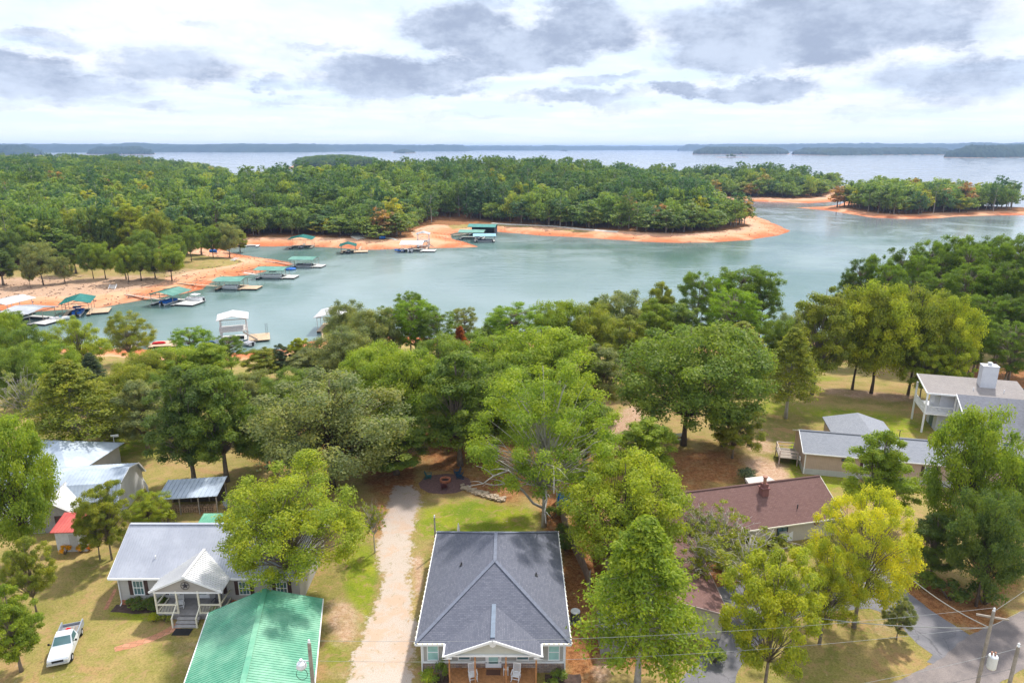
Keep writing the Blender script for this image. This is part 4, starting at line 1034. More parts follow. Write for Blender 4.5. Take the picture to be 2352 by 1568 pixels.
cr_ = t.nodes.new('ShaderNodeTexVoronoi'); cr_.feature = 'DISTANCE_TO_EDGE'; cr_.inputs['Scale'].default_value = .35
wv = VM(t, 'ADD', g.outputs['Position'], VM(t, 'MULTIPLY', n1_.outputs['Color'], (2, 2, 0)).outputs[0]).outputs[0]; t.links.new(wv, cr_.inputs['Vector'])
c = MIX(t, RMP(t, cr_.outputs['Distance'], .0, .012, .55, 0), c, (.05, .05, .055))
pbsdf(t, o, c, .85, spec=.25)
m_asp2, t, o = mat('old_asphalt')
g = t.nodes.new('ShaderNodeNewGeometry'); n1_ = NOISE(t, g.outputs['Position'], .5, 6, .65, .4); n2_ = NOISE(t, g.outputs['Position'], 10, 4, .7)
c = MIX(t, RMP(t, n1_.outputs['Fac'], .35, .65), (.19, .165, .16), (.27, .23, .215)); c = MIX(t, RMP(t, n2_.outputs['Fac'], .4, .7, 0, .5), c, (.12, .11, .11)); pbsdf(t, o, c, .9, spec=.2)
sheet('driveway', [(1530,1620),(1558,1568),(1600,1515),(1643,1460),(1650,1400),(1640,1350),(1700,1340),(1800,1345),(1900,1335),(1990,1305),(2005,1285),(2030,1300),(2087,1362),(2151,1410),(2229,1459),(2230,1500),(2190,1540),(2130,1520),(2142,1503),(2106,1478),(2085,1455),(2045,1412),(1996,1396),(1903,1404),(1848,1412),(1790,1440),(1745,1475),(1713,1514),(1690,1550),(1680,1620)], .008, m_asp, .05, .5, 4, kind='structure')
sheet('road', [(1900,1650),(2045,1568),(2100,1545),(2142,1523),(2170,1505),(2200,1478),(2229,1457),(2290,1430),(2352,1401),(2560,1290),(2700,1330),(2520,1440),(2352,1536),(2293,1568),(2180,1640),(2100,1700),(1850,1700)], .013, m_asp2, .06, .5, 5, kind='structure')
m_path, t, o = mat('brick_path')
g = t.nodes.new('ShaderNodeNewGeometry'); b = t.nodes.new('ShaderNodeTexBrick'); t.links.new(g.outputs['Position'], b.inputs['Vector']); b.inputs['Scale'].default_value = 1
b.inputs['Brick Width'].default_value = .62; b.inputs['Row Height'].default_value = .45; b.inputs['Mortar Size'].default_value = .02
b.inputs['Color1'].default_value = (.44, .19, .11, 1); b.inputs['Color2'].default_value = (.56, .27, .17, 1); b.inputs['Mortar'].default_value = (.22, .14, .08, 1)
n_ = NOISE(t, g.outputs['Position'], 5, 4, .6); pbsdf(t, o, MIX(t, RMP(t, n_.outputs['Fac'], .4, .7, 0, .5), b.outputs['Color'], (.34, .22, .13)), .9, spec=.1)
sheet('brick_walk', [(262,1486),(290,1477),(330,1466),(370,1450),(400,1432),(412,1424),(436,1424),(425,1436),(395,1452),(350,1472),(300,1488),(265,1496)], .012, m_path, .03, .5, 6, kind='structure')
sheet('brick_side_walk', [(236,1400),(262,1352),(270,1352),(248,1398)], .012, m_path, .04, .5, 7, kind='structure')
m_mulch = plain('mulch', (.085, .055, .045), .95, .35, 4)
sheet('mulch_bed', None, .01, m_mulch, .06, .5, 8, world=[(-6.1, 44.7), (-4.0, 44.7), (-4.0, 41), (-6.1, 41)], kind='structure')
sheet('mulch_bed', None, .01, m_mulch, .06, .5, 9, world=[(2.6, 44.7), (5.4, 44.7), (5.4, 41), (2.6, 41)], kind='structure')
sheet('mulch_bed', None, .01, m_mulch, .06, .5, 19, world=[(-36.0, 53.2), (-31.4, 53.2), (-31.6, 52.2), (-33.5, 51.9), (-36.0, 52.2)], kind='structure')

# ------------------------------------------------------------------ building bits
SHING = shingle('charcoal_shingles', (.12, .128, .165), (.185, .192, .235), (.13, .137, .172))
SHRED = shingle('brown_red_shingles', (.17, .095, .085), (.235, .135, .12), (.19, .11, .098))
SHGR = shingle('grey_shingles', (.25, .265, .30), (.33, .345, .38), (.28, .29, .32))
SHWT = shingle('weathered_shingles', (.30, .27, .26), (.38, .35, .33), (.24, .22, .22))
MGREY = metalroof('grey_metal_roof', (.36, .38, .44), (.44, .46, .52), .4); MGRN = metalroof('green_metal_roof', (.075, .30, .19), (.20, .44, .30), .4, .35)
MBLUE = metalroof('pale_metal_roof', (.36, .42, .50), (.48, .55, .64), .6, .35, .3); MRED = metalroof('red_metal_roof', (.50, .08, .07), (.62, .14, .11), .45)
MGRN2 = metalroof('dock_green_roof', (.02, .20, .17), (.05, .27, .23), .4, .3); MGRN3 = metalroof('light_green_roof', (.10, .27, .21), (.17, .36, .28), .4, .3); MWHT = metalroof('white_metal_roof', (.60, .60, .61), (.72, .72, .71), .55, .2, .3)
MGRY3 = metalroof('dock_grey_roof', (.40, .42, .44), (.52, .54, .56), .4); MBLU3 = metalroof('light_blue_roof', (.20, .42, .52), (.30, .52, .62), .4)
SIDG = siding('light_grey_siding', (.42, .41, .38)); SIDG2 = siding('pale_siding', (.45, .44, .43)); SIDC = siding('cream_vertical_siding', (.55, .50, .41), .2, True)
SIDT = siding('tan_vertical_siding', (.50, .38, .31), .2, True); SIDW = siding('white_siding', (.66, .67, .72)); SIDL = siding('gable_siding', (.52, .52, .46))
m_stone, t, o = mat('stacked_stone')
tcn = t.nodes.new('ShaderNodeTexCoord'); sp = t.nodes.new('ShaderNodeSeparateXYZ'); t.links.new(tcn.outputs['Object'], sp.inputs[0]); cb = t.nodes.new('ShaderNodeCombineXYZ'); t.links.new(sp.outputs[0], cb.inputs[0]); t.links.new(sp.outputs[2], cb.inputs[1])
b = t.nodes.new('ShaderNodeTexBrick'); t.links.new(cb.outputs[0], b.inputs['Vector']); b.inputs['Scale'].default_value = 1; b.inputs['Brick Width'].default_value = .42; b.inputs['Row Height'].default_value = .15; b.inputs['Mortar Size'].default_value = .012
b.inputs['Color1'].default_value = (.22, .15, .12, 1); b.inputs['Color2'].default_value = (.46, .36, .28, 1); b.inputs['Mortar'].default_value = (.10, .08, .07, 1)
n_ = NOISE(t, tcn.outputs['Object'], 3, 4, .6); pbsdf(t, o, MIX(t, RMP(t, n_.outputs['Fac'], .45, .65, 0, .6), b.outputs['Color'], (.25, .22, .24)), .9, bump=b.outputs['Fac'], bstr=.5)
SHUT = plain('brown_shutter', (.075, .045, .04), .7, .15)

def wnd(par, x, y, z, w, h, rz=0.0, shutters=False, bars=(1, 1), gl=None, fm=None):
    """window lying in a wall that faces local -y of the window frame; z is the sill"""
    f = MB(); t_ = .07
    for (cx_, cz, sx, sz) in ((0, t_/2, w, t_), (0, h - t_/2, w, t_), (-w/2 + t_/2, h/2, t_, h - 2*t_), (w/2 - t_/2, h/2, t_, h - 2*t_)): f.box((cx_, -.03, cz), (sx, .08, sz))
    for i in range(1, bars[0]): f.box((-w/2 + w*i/bars[0], -.035, h/2), (.03, .05, h - 2*t_))
    for i in range(1, bars[1]): f.box((0, -.038, h*i/bars[1]), (w - 2*t_, .055, .05))
    o_ = f.build('window', fm or WHITE, par, loc=(x, y, z), rz=rz or None)
    MB().box((0, -.008, h/2), (w - .1, .02, h - .1)).build('pane', gl or GLASS, o_)
    if shutters:
        for sgn in (-1, 1):
            sb = MB()
            sb.box((sgn * (w/2 + .2), -.02, h/2), (.32, .05, h))
            for k in range(12): sb.box((sgn * (w/2 + .2), -.05, .08 + (h - .16) * (k + .5) / 12), (.24, .02, (h - .16) / 22))
            sb.build('shutter', SHUT, o_)
    return o_
def door(par, x, y, z, w, h, rz=0.0, m=WHITE, glassy=None):
    o_ = MB().box((0, -.03, h/2), (w, .06, h)).box((-w/2 - .05, -.03, h/2), (.1, .1, h)).box((w/2 + .05, -.03, h/2), (.1, .1, h)).box((0, -.03, h + .05), (w + .2, .1, .1)).build('door', m, par, loc=(x, y, z), rz=rz or None)
    MB().box((w/2 - .1, -.09, 1.0), (.05, .06, .12)).build('handle', DARKM, o_)
    if glassy: MB().box((0, -.07, h*.55), (w*.7, .02, h*.72)).build('pane', glassy, o_)
    return o_
def trimrun(b, pts, w=.1, h=.16):
    for i in range(len(pts) - 1): b.beam(pts[i], pts[i + 1], w, h)
def wallbox(b, x0, x1, y0, y1, z0, z1, th=.2):
    b.box(((x0+x1)/2, y0 + th/2, (z0+z1)/2), (x1-x0, th, z1-z0)); b.box(((x0+x1)/2, y1 - th/2, (z0+z1)/2), (x1-x0, th, z1-z0))
    b.box((x0 + th/2, (y0+y1)/2, (z0+z1)/2), (th, y1-y0-2*th, z1-z0)); b.box((x1 - th/2, (y0+y1)/2, (z0+z1)/2), (th, y1-y0-2*th, z1-z0))
def gable(b, x0, x1, y, z0, zr, th=.2, axis='x', xm=None):
    """triangular gable prism in the plane y (axis x) or x (axis y)"""
    xm = (x0 + x1) / 2 if xm is None else xm
    if axis == 'x': A = [(x0, y, z0), (x1, y, z0), (xm, y, zr)]; B = [(x0, y + th, z0), (x1, y + th, z0), (xm, y + th, zr)]
    else: A = [(y, x0, z0), (y, x1, z0), (y, xm, zr)]; B = [(y + th, x0, z0), (y + th, x1, z0), (y + th, xm, zr)]
    b.face(A); b.face(B[::-1])
    for i in range(3):
        j = (i + 1) % 3; b.face([A[i], B[i], B[j], A[j]])

# ---------------- the charcoal-roofed cottage (middle)
hx, hy = -1.46, 44.9                    # ridge line, front wall
H1 = empty('cottage', (hx, hy, G), 0, 'light grey cottage with charcoal shingle roof and rocking-chair porch, front and centre', 'house')
e = .45; hw = 6.05; yb = 15.6; ze = 3.0; rise = 3.15
yf0 = -.35
A_, B_, C_, D_ = (-hw, yf0, ze), (hw, yf0, ze), (hw, yb, ze), (-hw, yb, ze)
R1, R2 = (0, 6.0, ze + rise), (0, 10.3, ze + rise)
b = MB()
b.slab([A_, B_, R1]); b.slab([B_, C_, R2, R1]); b.slab([C_, D_, R2]); b.slab([D_, A_, R1, R2])
# front gable over the porch
gw = 3.75; gy = -1.75; gr_ = 1.40
def main_y(z): return yf0 + (z - ze) / rise * (6.0 - yf0)
yr = main_y(ze + gr_)
b.slab([(-gw, gy, ze - .02), (-gw, yf0 + .02, ze - .02), (0, yr + .05, ze + gr_), (0, gy, ze + gr_)]); b.slab([(gw, yf0 + .02, ze - .02), (gw, gy, ze - .02), (0, gy, ze + gr_), (0, yr + .05, ze + gr_)])
roof = b.build('roof', SHING, H1)
cap = MB()
CAPM = plain('ridge_cap', (.15, .165, .21), .9, .15, 4)
def capline(p, q, w=.3):
    cap.beam((p[0], p[1], p[2] + .03), (q[0], q[1], q[2] + .03), w, .05)
capline(R1, R2); capline(A_, R1); capline(B_, R1); capline(C_, R2); capline(D_, R2)
cap.build('ridge_cap', CAPM, roof)
MB().beam((0, gy + .3, ze + gr_ + .03), (0, yr, ze + gr_ + .03), .34, .07).build('ridge_vent', plain('vent_strip', (.17, .21, .27), .8, .1), roof)
for (vx, vy) in ((-3.0, 4.6 + 3.0), (3.55, 4.3 + 2.2)):
    zz_ = ze + rise * (1 - abs(vx) / hw) if True else 0
    MB().tube([(vx, vy, zz_ - .05), (vx, vy, zz_ + .32)], .06, 8).box((vx, vy, zz_ + .03), (.3, .3, .05)).build('vent_pipe', DARKM, roof)
w_ = MB(); wallbox(w_, -5.6, 5.6, 0, 15.2, .95, ze - .03); w_.build('wall', SIDG, H1)
st_ = MB(); st_.box((0, .07, .44), (11.26, .2, 1.02)); st_.box((0, 7.6, .42), (11.18, 15.0, .96)); st_.build('stone_skirt', m_stone, H1)
MB().box((0, -.06, 1.0), (11.3, .1, .1)).build('sill_band', WHITE, H1)
gb = MB(); gable(gb, -gw + .35, gw - .35, gy + .25, ze - .02, ze + gr_ - .16, .12); gb.build('gable_wall', SIDL, H1)
MB().tube([(0, gy + .27, ze + .92), (0, gy + .16, ze + .92)], .26, 8).build('gable_vent', WHITE, H1)
tr_ = MB()
trimrun(tr_, [(-hw, yb, ze - .08), (-hw, yf0 - .05, ze - .08)], .12, .17); trimrun(tr_, [(hw, yb, ze - .08), (hw, yf0 - .05, ze - .08)], .12, .17)
trimrun(tr_, [(-hw, yf0 - .05, ze - .08), (-gw, yf0 - .05, ze - .08), (-gw, gy - .02, ze - .08)], .12, .17); trimrun(tr_, [(hw, yf0 - .05, ze - .08), (gw, yf0 - .05, ze - .08), (gw, gy - .02, ze - .08)], .12, .17)
trimrun(tr_, [(-hw, yb + .04, ze - .08), (hw, yb + .04, ze - .08)], .12, .17)
tr_.build('gutter', WHITE, H1)
fb = MB(); fb.beam((-gw - .05, gy - .02, ze - .10), (0, gy - .02, ze + gr_ - .06), .08, .2); fb.beam((gw + .05, gy - .02, ze - .10), (0, gy - .02, ze + gr_ - .06), .08, .2)
fb.box((-gw + .3, gy - .01, ze - .14), (.7, .1, .16)); fb.box((gw - .3, gy - .01, ze - .14), (.7, .1, .16)); fb.box((0, gy + .2, ze - .1), (2*gw - .5, .14, .14)); fb.build('fascia', WHITE, H1)
so_ = MB(); so_.box((0, (gy + .25) / 2 + .1, ze - .18), (2*gw - .5, -gy + .1, .05)); so_.box((-4.6, -.18, ze - .15), (2.0, .3, .05)); so_.box((4.6, -.18, ze - .15), (2.0, .3, .05)); so_.build('soffit', WHITE, H1)
dsm = MB()
for sx in (-1, 1): dsm.tube([(sx * 5.62, -.28, ze - .15), (sx * 5.62, -.12, ze - .4), (sx * 5.62, -.12, .15), (sx * 5.72, -.4, .05)], .055, 6)
dsm.build('downspout', WHITE, H1)
for sx in (-1, 1): MB().box((sx * 5.55, -.04, 1.9), (.14, .1, 1.9)).build('corner_board', WHITE, H1)
bulbs = MB()
for i in range(26):
    for sx in (-1, 1):
        yy = yf0 + (yb - yf0) * i / 25; bulbs.box((sx * (hw + .07), yy, ze + .03), (.07, .12, .07))
for i in range(6):
    for sx in (-1, 1): bulbs.box((sx * (gw + .2 + i * .38), yf0 - .1, ze + .04), (.12, .07, .07))
bulbs.build('string_lights', plain('bulb_glass', (.8, .74, .55), .3, .05), H1)
wnd(H1, -4.75, 0, 1.15, .92, 1.55, bars=(1, 2), gl=GLASSL); wnd(H1, 4.75, 0, 1.15, .92, 1.55, bars=(1, 2), gl=GLASSL)
wnd(H1, -2.3, 0, 1.2, 1.0, 1.4, bars=(1, 2)); wnd(H1, 2.3, 0, 1.2, 1.0, 1.4, bars=(1, 2))
door(H1, 0, -.03, .52, 1.05, 2.05, 0, WHITE, GLASSL)
dk = MB()
for i in range(46): dk.box((-3.35 + 6.7 * (i + .5) / 46, -2.2, .45), (6.7/46 - .02, 4.3, .06))
dk.box((0, -2.2, .22), (6.6, 4.2, .38)); dk.build('porch_deck', WOOD, H1)
for px_c in (-3.3, -1.35, 1.0, 3.3): MB().box((px_c, gy + .1 if abs(px_c) < 2 else gy + .05, 1.65), (.12, .12, 2.4)).build('porch_post', WOOD, H1)
MB().box((0, -.55, .49), (1.1, .6, .03)).build('doormat', plain('brown_mat', (.12, .06, .04), .95), H1)

def rocker(x, y, z, rz, label, m=None, group='white rocking chairs on porches'):
    m = m or WHITE
    r_ = empty('rocking_chair', (x, y, z), rz, label, 'rocking chair', group)
    s = MB()
    for i in range(6): s.box((0, -.22 + i * .085, .42 + .012 * abs(i - 2)), (.52, .065, .025))
    s.build('seat', m, r_)
    bk = MB(); bk.beam((-.27, .24, .35), (-.27, .48, 1.15), .045); bk.beam((.27, .24, .35), (.27, .48, 1.15), .045); bk.beam((-.29, .48, 1.13), (.29, .48, 1.13), .03, .1); bk.beam((-.27, .27, .50), (.27, .27, .50), .03, .06)
    for i in range(7): x_ = -.2 + i * .0667; bk.beam((x_, .275, .5), (x_, .475, 1.1), .028, .018)
    bk.build('backrest', m, r_)
    for sx in (-1, 1):
        MB().box((sx * .31, 0, .66), (.08, .56, .03)).beam((sx * .3, -.24, .42), (sx * .3, -.24, .66), .04).build('armrest', m, r_)
        MB().beam((sx * .28, -.25, .08), (sx * .28, -.24, .45), .045).beam((sx * .28, .24, .08), (sx * .28, .24, .45), .045).build('leg', m, r_)
        rk = MB(); pts = [(sx * .28, -.48 + .96 * i / 8, .03 + .55 * (-.48 + .96 * i / 8) ** 2) for i in range(9)]
        for i in range(8): rk.beam(pts[i], pts[i + 1], .035, .045)
        rk.build('rocker', m, r_)
    MB().beam((-.28, -.25, .22), (.28, -.25, .22), .03).beam((-.28, .24, .22), (.28, .24, .22), .03).build('stretcher', m, r_)
    return r_
rocker(hx - 1.55, hy - 1.3, G + .49, .25, 'white rocking chair left of the door on the cottage porch')
rocker(hx + 1.75, hy - 1.3, G + .49, -.25, 'white rocking chair right of the door on the cottage porch')
tb = empty('side_table', (hx + .98, hy - .75, G + .49), 0, 'small white side table between the door and the right porch rocker', 'table')
MB().box((0, 0, .55), (.42, .36, .03)).build('table_top', WHITE, tb)
for sx in (-1, 1):
    for sy in (-1, 1): MB().beam((sx*.17, sy*.14, 0), (sx*.15, sy*.12, .54), .035).build('leg', WHITE, tb)
MB().lathe((-.1, 0, .565), [(.05, 0), (.08, .1), (.05, .22)], 8).build('pot', plain('terracotta', (.45, .2, .1), .8), tb)
# heat pump and storage shed on the right of the cottage
ac = empty('heat_pump', (5.55, 51.0, G), 0, 'round-topped grey heat pump against the right wall of the cottage', 'heat pump')
MB().lathe((0, 0, .06), [(.40, 0), (.42, .05), (.42, .85), (.36, .9)], 20).build('housing', plain('unit_grey', (.10, .10, .11), .6), ac)
MB().lathe((0, 0, .97), [(.42, 0), (.42, .05), (.30, .07)], 20).build('fan_grille', plain('pale_unit', (.55, .57, .58), .5), ac)
MB().box((0, 0, .03), (1.0, 1.0, .06)).build('pad', CONC, ac)
xs_, ys_ = at(1345, 1450, G)
sh = empty('storage_shed', (8.4, 47.9, G), .0, 'low grey resin storage shed with a dark lid, half under the conical cypress', 'shed')
s = MB(); s.box((0, 0, 1.0), (2.3, 2.0, 2.0)); s.build('body', plain('resin_grey', (.33, .32, .31), .7, .1), sh)
for i in range(8): pass
s = MB(); s.slab([(-1.25, -1.15, 1.98), (1.25, -1.15, 1.98), (1.25, 1.15, 2.5), (-1.25, 1.15, 2.5)], .1); s.build('roof', plain('dark_lid', (.055, .065, .085), .6, .15), sh)
MB().box((0, .4, 2.36), (.25, .25, .06)).build('roof_vent', WHITE, sh)
s = MB(); s.box((-.5, -1.02, .95), (.9, .05, 1.7)); s.box((.5, -1.02, .95), (.9, .05, 1.7)); s.build('door', plain('resin_door', (.28, .27, .26), .7, .1), sh)

# ---------------- long grey metal-roofed house (left)
H2 = empty('ranch_house', (-36.1, 53.3, G), 0, 'long pale ranch house with grey metal roof and white gabled porch, left of the drive', 'house')
L2 = 17.4; D2 = 9.0; rz2 = 2.75
b = MB(); f0 = (-.0, -.4, 3.0); 
b.slab([(0, -.4, 3), (L2, -.4, 3), (L2, D2/2 - .4, 3 + rz2), (0, D2/2 - .4, 3 + rz2)]); b.ribs((0, -.4, 3), (L2, -.4, 3), (L2, D2/2 - .4, 3 + rz2), (0, D2/2 - .4, 3 + rz2), .24)
b.slab([(L2, D2 - .4, 3), (0, D2 - .4, 3), (0, D2/2 - .4, 3 + rz2), (L2, D2/2 - .4, 3 + rz2)]); b.ribs((L2, D2 - .4, 3), (0, D2 - .4, 3), (0, D2/2 - .4, 3 + rz2), (L2, D2/2 - .4, 3 + rz2), .24)
b.beam((0, D2/2 - .4, 3.04 + rz2), (L2, D2/2 - .4, 3.04 + rz2), .3, .05)
r2 = b.build('roof', MGREY, H2)
MB().tube([(3.6, 1.2, 3.9), (3.6, 1.2, 4.25)], .07, 8).build('vent_pipe', WHITE, r2)
w_ = MB(); wallbox(w_, .55, L2 - .5, 0, D2 - .9, .0, 2.93); gable(w_, 0, D2 - .9, .55, 2.93, 2.93 + rz2 - .2, .2, 'y'); gable(w_, 0, D2 - .9, L2 - .7, 2.93, 2.93 + rz2 - .2, .2, 'y'); w_.build('wall', SIDG2, H2)
b = MB(); b.box((L2/2 + .02, -.02, .22), (L2 - 1.0, .12, .44)); b.build('brick_base', BRICK, H2)
b = MB(); trimrun(b, [(0, -.44, 2.92), (L2, -.44, 2.92)], .12, .16); trimrun(b, [(-.02, -.44, 2.92), (-.02, D2/2 - .4, 2.92 + rz2), (-.02, D2 - .36, 2.92)], .06, .18); trimrun(b, [(L2 + .02, -.44, 2.92), (L2 + .02, D2/2 - .4, 2.92 + rz2), (L2 + .02, D2 - .36, 2.92)], .06, .18)
b.tube([(.62, -.3, 2.8), (.62, -.08, 2.6), (.62, -.08, .2), (.6, -.35, .06)], .05, 6); b.build('gutter', WHITE, H2)
wnd(H2, 2.35, 0, 1.0, 1.0, 1.5, shutters=True, bars=(3, 2)); wnd(H2, 5.5, 0, 1.0, .9, 1.4, shutters=True, bars=(3, 2))
wnd(H2, 11.9, 0, 1.0, 1.0, 1.4, shutters=True, bars=(3, 2)); wnd(H2, 15.3, 0, 1.0, 1.0, 1.4, shutters=True, bars=(3, 2)); wnd(H2, 9.6, 0, 1.1, .7, 1.2, shutters=True, bars=(2, 2))
door(H2, 8.1, -.02, .7, .95, 2.1, 0, WHITE, GLASS)
# porch
pb = MB(); pb.box((7.85, -1.15, .58), (5.6, 2.2, .1)); pb.box((7.85, -1.1, .28), (5.4, 2.0, .5)); pb.build('porch_floor', plain('grey_porch', (.28, .27, .27), .8), H2)
px0, px1, pyf, pe, pr_ = 4.65, 10.95, -2.35, 2.98, 1.45; pm_ = (px0 + px1) / 2
def main2(z): return -.4 + (z - 3.0) / rz2 * (D2 / 2)
b = MB(); yr = main2(pe + pr_)
L_ = [(px0, pyf, pe), (px0, -.38, pe), (pm_, yr, pe + pr_), (pm_, pyf, pe + pr_)]; R_2 = [(px1, -.38, pe), (px1, pyf, pe), (pm_, pyf, pe + pr_), (pm_, yr, pe + pr_)]
b.slab(L_, .08); b.slab(R_2, .08)
for sx, xe in ((1, px0), (-1, px1)):
    for i in range(19):
        yy = pyf + (yr - pyf) * i / 18; z0 = pe + max(0, (yy + .4)) / (yr + .4) * pr_ if yy > -.4 else pe
        k = (z0 - pe) / pr_; xs2 = xe + (pm_ - xe) * k; b.beam((xs2, yy, z0 + .03), (pm_, yy, pe + pr_ + .03), .045, .05)
b.beam((pm_, pyf, pe + pr_ + .05), (pm_, yr, pe + pr_ + .05), .25, .04)
b.build('porch_roof', MWHT, H2)
gb = MB(); gable(gb, px0 + .25, px1 - .25, pyf + .15, pe - .1, pe + pr_ - .18, .1); gb.build('porch_gable', siding('porch_gable_siding', (.40, .37, .34)), H2)
b = MB(); trimrun(b, [(px0 - .05, pyf, pe - .06), (pm_, pyf, pe + pr_ - .06), (px1 + .05, pyf, pe - .06)], .08, .17); b.box((pm_, pyf + .2, pe - .18), (px1 - px0 - .5, .16, .16)); b.build('fascia', WHITE, H2)
for x_ in (5.0, 6.85, 8.75, 10.6):
    MB().box((x_, -2.15, 1.8), (.14, .14, 2.3)).build('porch_post', CREAM, H2)
b = MB()
for x0_, x1_ in ((5.0, 6.85), (8.75, 10.6)):
    b.beam((x0_, -2.15, 1.55), (x1_, -2.15, 1.55), .1, .12); b.beam((x0_, -2.15, .72), (x1_, -2.15, .72), .1, .12)
    for i in range(14): x_ = x0_ + (x1_ - x0_) * (i + .5) / 14; b.beam((x_, -2.15, .75), (x_, -2.15, 1.52), .025)
for x_ in (5.0, 10.6): b.beam((x_, -2.1, 1.55), (x_, -.1, 1.55), .1, .12); b.beam((x_, -2.1, .72), (x_, -.1, .72), .08, .1)
for x_ in (6.75, 8.85): b.beam((x_, -2.2, 1.55), (x_, -3.2, .95), .09, .11); b.box((x_, -3.2, .5), (.12, .12, 1.0))
b.build('railing', CREAM, H2)
b = MB()
for i in range(3): b.box((7.8, -2.35 - .3 * i - .1, .44 - .17 * i - .05), (1.9, .34, .1)); b.box((7.8, -2.35 - .3 * i + .03, .36 - .17 * i - .12), (1.86, .04, .2))
b.build('steps', plain('grey_steps', (.35, .34, .34), .8), H2)
star = MB(); sp_ = []
for i in range(10):
    a = math.pi / 2 + i * math.pi / 5; r_ = .34 if i % 2 == 0 else .13; sp_.append((pm_ + r_ * math.cos(a), pyf + .09, pe + .55 + r_ * math.sin(a)))
for i in range(10):
    j = (i + 1) % 10; star.face([sp_[i], sp_[j], (pm_, pyf + .02, pe + .55)])
for i in range(20):
    a, c = 2*math.pi*i/20, 2*math.pi*(i+1)/20; star.beam((pm_ + .36*math.cos(a), pyf + .08, pe + .55 + .36*math.sin(a)), (pm_ + .36*math.cos(c), pyf + .08, pe + .55 + .36*math.sin(c)), .03)
star.build('barn_star', plain('dark_tin', (.05, .045, .05), .5), H2)
MB().box((7.8, -3.75, .03), (1.5, .85, .03)).build('doormat', BLACK, H2)
rocker(-36.1 + 6.6, 53.3 - 1.3, G + .64, .3, 'white rocking chair on the left side of the ranch house porch')
rocker(-36.1 + 9.8, 53.3 - 1.2, G + .64, -.2, 'dark rocking chair on the right side of the ranch house porch', plain('charcoal_paint', (.10, .10, .11), .6))
# rear wing: green and grey roofs behind the ridge
b = MB()
b.slab([(4.0, D2 - .7, 3.0), (9.2, D2 - .7, 3.0), (9.2, D2 + 1.3, 3.3), (4.0, D2 + 1.3, 3.3)]); b.ribs((4.0, D2 - .7, 3.0), (9.2, D2 - .7, 3.0), (9.2, D2 + 1.3, 3.3), (4.0, D2 + 1.3, 3.3), .24); b.build('rear_green_roof', MGRN, H2)
b = MB(); b.slab([(9.3, D2 - .7, 3.1), (16.5, D2 - .7, 3.1), (16.5, D2 + 1.9, 3.5), (9.3, D2 + 1.9, 3.5)]); b.ribs((9.3, D2 - .7, 3.1), (16.5, D2 - .7, 3.1), (16.5, D2 + 1.9, 3.5), (9.3, D2 + 1.9, 3.5), .24); b.build('rear_grey_roof', MGREY, H2)
b = MB(); wallbox(b, 4.3, 16.2, D2 - .8, D2 + 1.0, 0, 2.9); b.build('rear_wall', SIDG2, H2)

# ---------------- green-roofed carport building (front left)
ang = -math.atan2(2.2, 10.05)
gx_, gy_ = -20.8, 49.55
H3 = empty('garage', (gx_, gy_, G), 0.20, 'big detached garage with a green ribbed metal gable roof, in front of the ranch house', 'garage')
hw3 = 4.62; L3 = 11.4; e3 = 2.65; r3 = 1.62
b = MB()
for sx in (-1, 1):
    q_ = [(sx*hw3, -L3, e3), (sx*hw3, 0, e3), (0, 0, e3 + r3), (0, -L3, e3 + r3)]; b.slab(q_, .06)
    n = 46
    for i in range(n + 1): yy = -L3 * i / n; b.beam((sx*hw3, yy, e3 + .015), (0, yy, e3 + r3 + .015), .03, .03)
b.beam((0, -L3, e3 + r3 + .05), (0, 0, e3 + r3 + .05), .42, .03)
b.build('roof', MGRN, H3)
b = MB(); trimrun(b, [(-hw3 - .03, -L3, e3 - .05), (-hw3 - .03, 0, e3 - .05)], .07, .16); trimrun(b, [(hw3 + .03, -L3, e3 - .05), (hw3 + .03, 0, e3 - .05)], .07, .16); trimrun(b, [(-hw3, -L3 - .03, e3 - .05), (0, -L3 - .03, e3 + r3 - .05), (hw3, -L3 - .03, e3 - .05)], .07, .18); b.build('trim', WHITE, H3)
b = MB(); wallbox(b, -hw3 + .4, hw3 - .4, -L3 + .4, -.4, 0, e3 - .08); gable(b, -hw3 + .4, hw3 - .4, -L3 + .4, e3 - .08, e3 + r3 - .25, .2); gable(b, -hw3 + .4, hw3 - .4, -.6, e3 - .08, e3 + r3 - .25, .2); b.build('wall', plain('garage_wall', (.45, .42, .38), .8, .1), H3)
door(H3, 0, -L3 + .38, 0, 1.0, 2.1)

# ---------------- brown ranch (right) with its garage wing
dirx = math.atan2(4.5, 18.8)
H4 = empty('brown_roof_house', (15.1, 64.3, G), dirx, 'cream ranch house with a long brown-red shingle roof, right of centre', 'house')
# local x along the ridge, ridge at y=0
Lr = 19.6; hd = 4.5; e4 = 2.35; r4 = 2.6
b = MB(); b.slab([(-3, -hd, e4), (Lr, -hd, e4), (Lr - .0, 0, e4 + r4), (-3, 0, e4 + r4)]); b.slab([(Lr, hd, e4), (-3, hd, e4), (-3, 0, e4 + r4), (Lr, 0, e4 + r4)])
b.beam((-3, 0, e4 + r4 + .02), (Lr, 0, e4 + r4 + .02), .25, .04)
r4o = b.build('roof', SHRED, H4)
b = MB(); b.box((11.9, 0.0 - 1.2, e4 + r4 - .35), (.75, .75, .9)); b.box((11.9, -1.2, e4 + r4 + .15), (.95, .95, .1)); b.box((11.9, -1.2, e4 + r4 + .4), (.6, .6, .4)); b.build('chimney', plain('chimney_brick', (.22, .10, .09), .85), r4o)
MB().tube([(11.9, -1.2, e4 + r4 + .6), (11.9, -1.2, e4 + r4 + 1.3)], .17, 10).lathe((11.9, -1.2, e4 + r4 + 1.3), [(.25, 0), (.27, .12), (.1, .2)], 10).build('flue', plain('rusty_flue', (.40, .20, .14), .6), r4o)
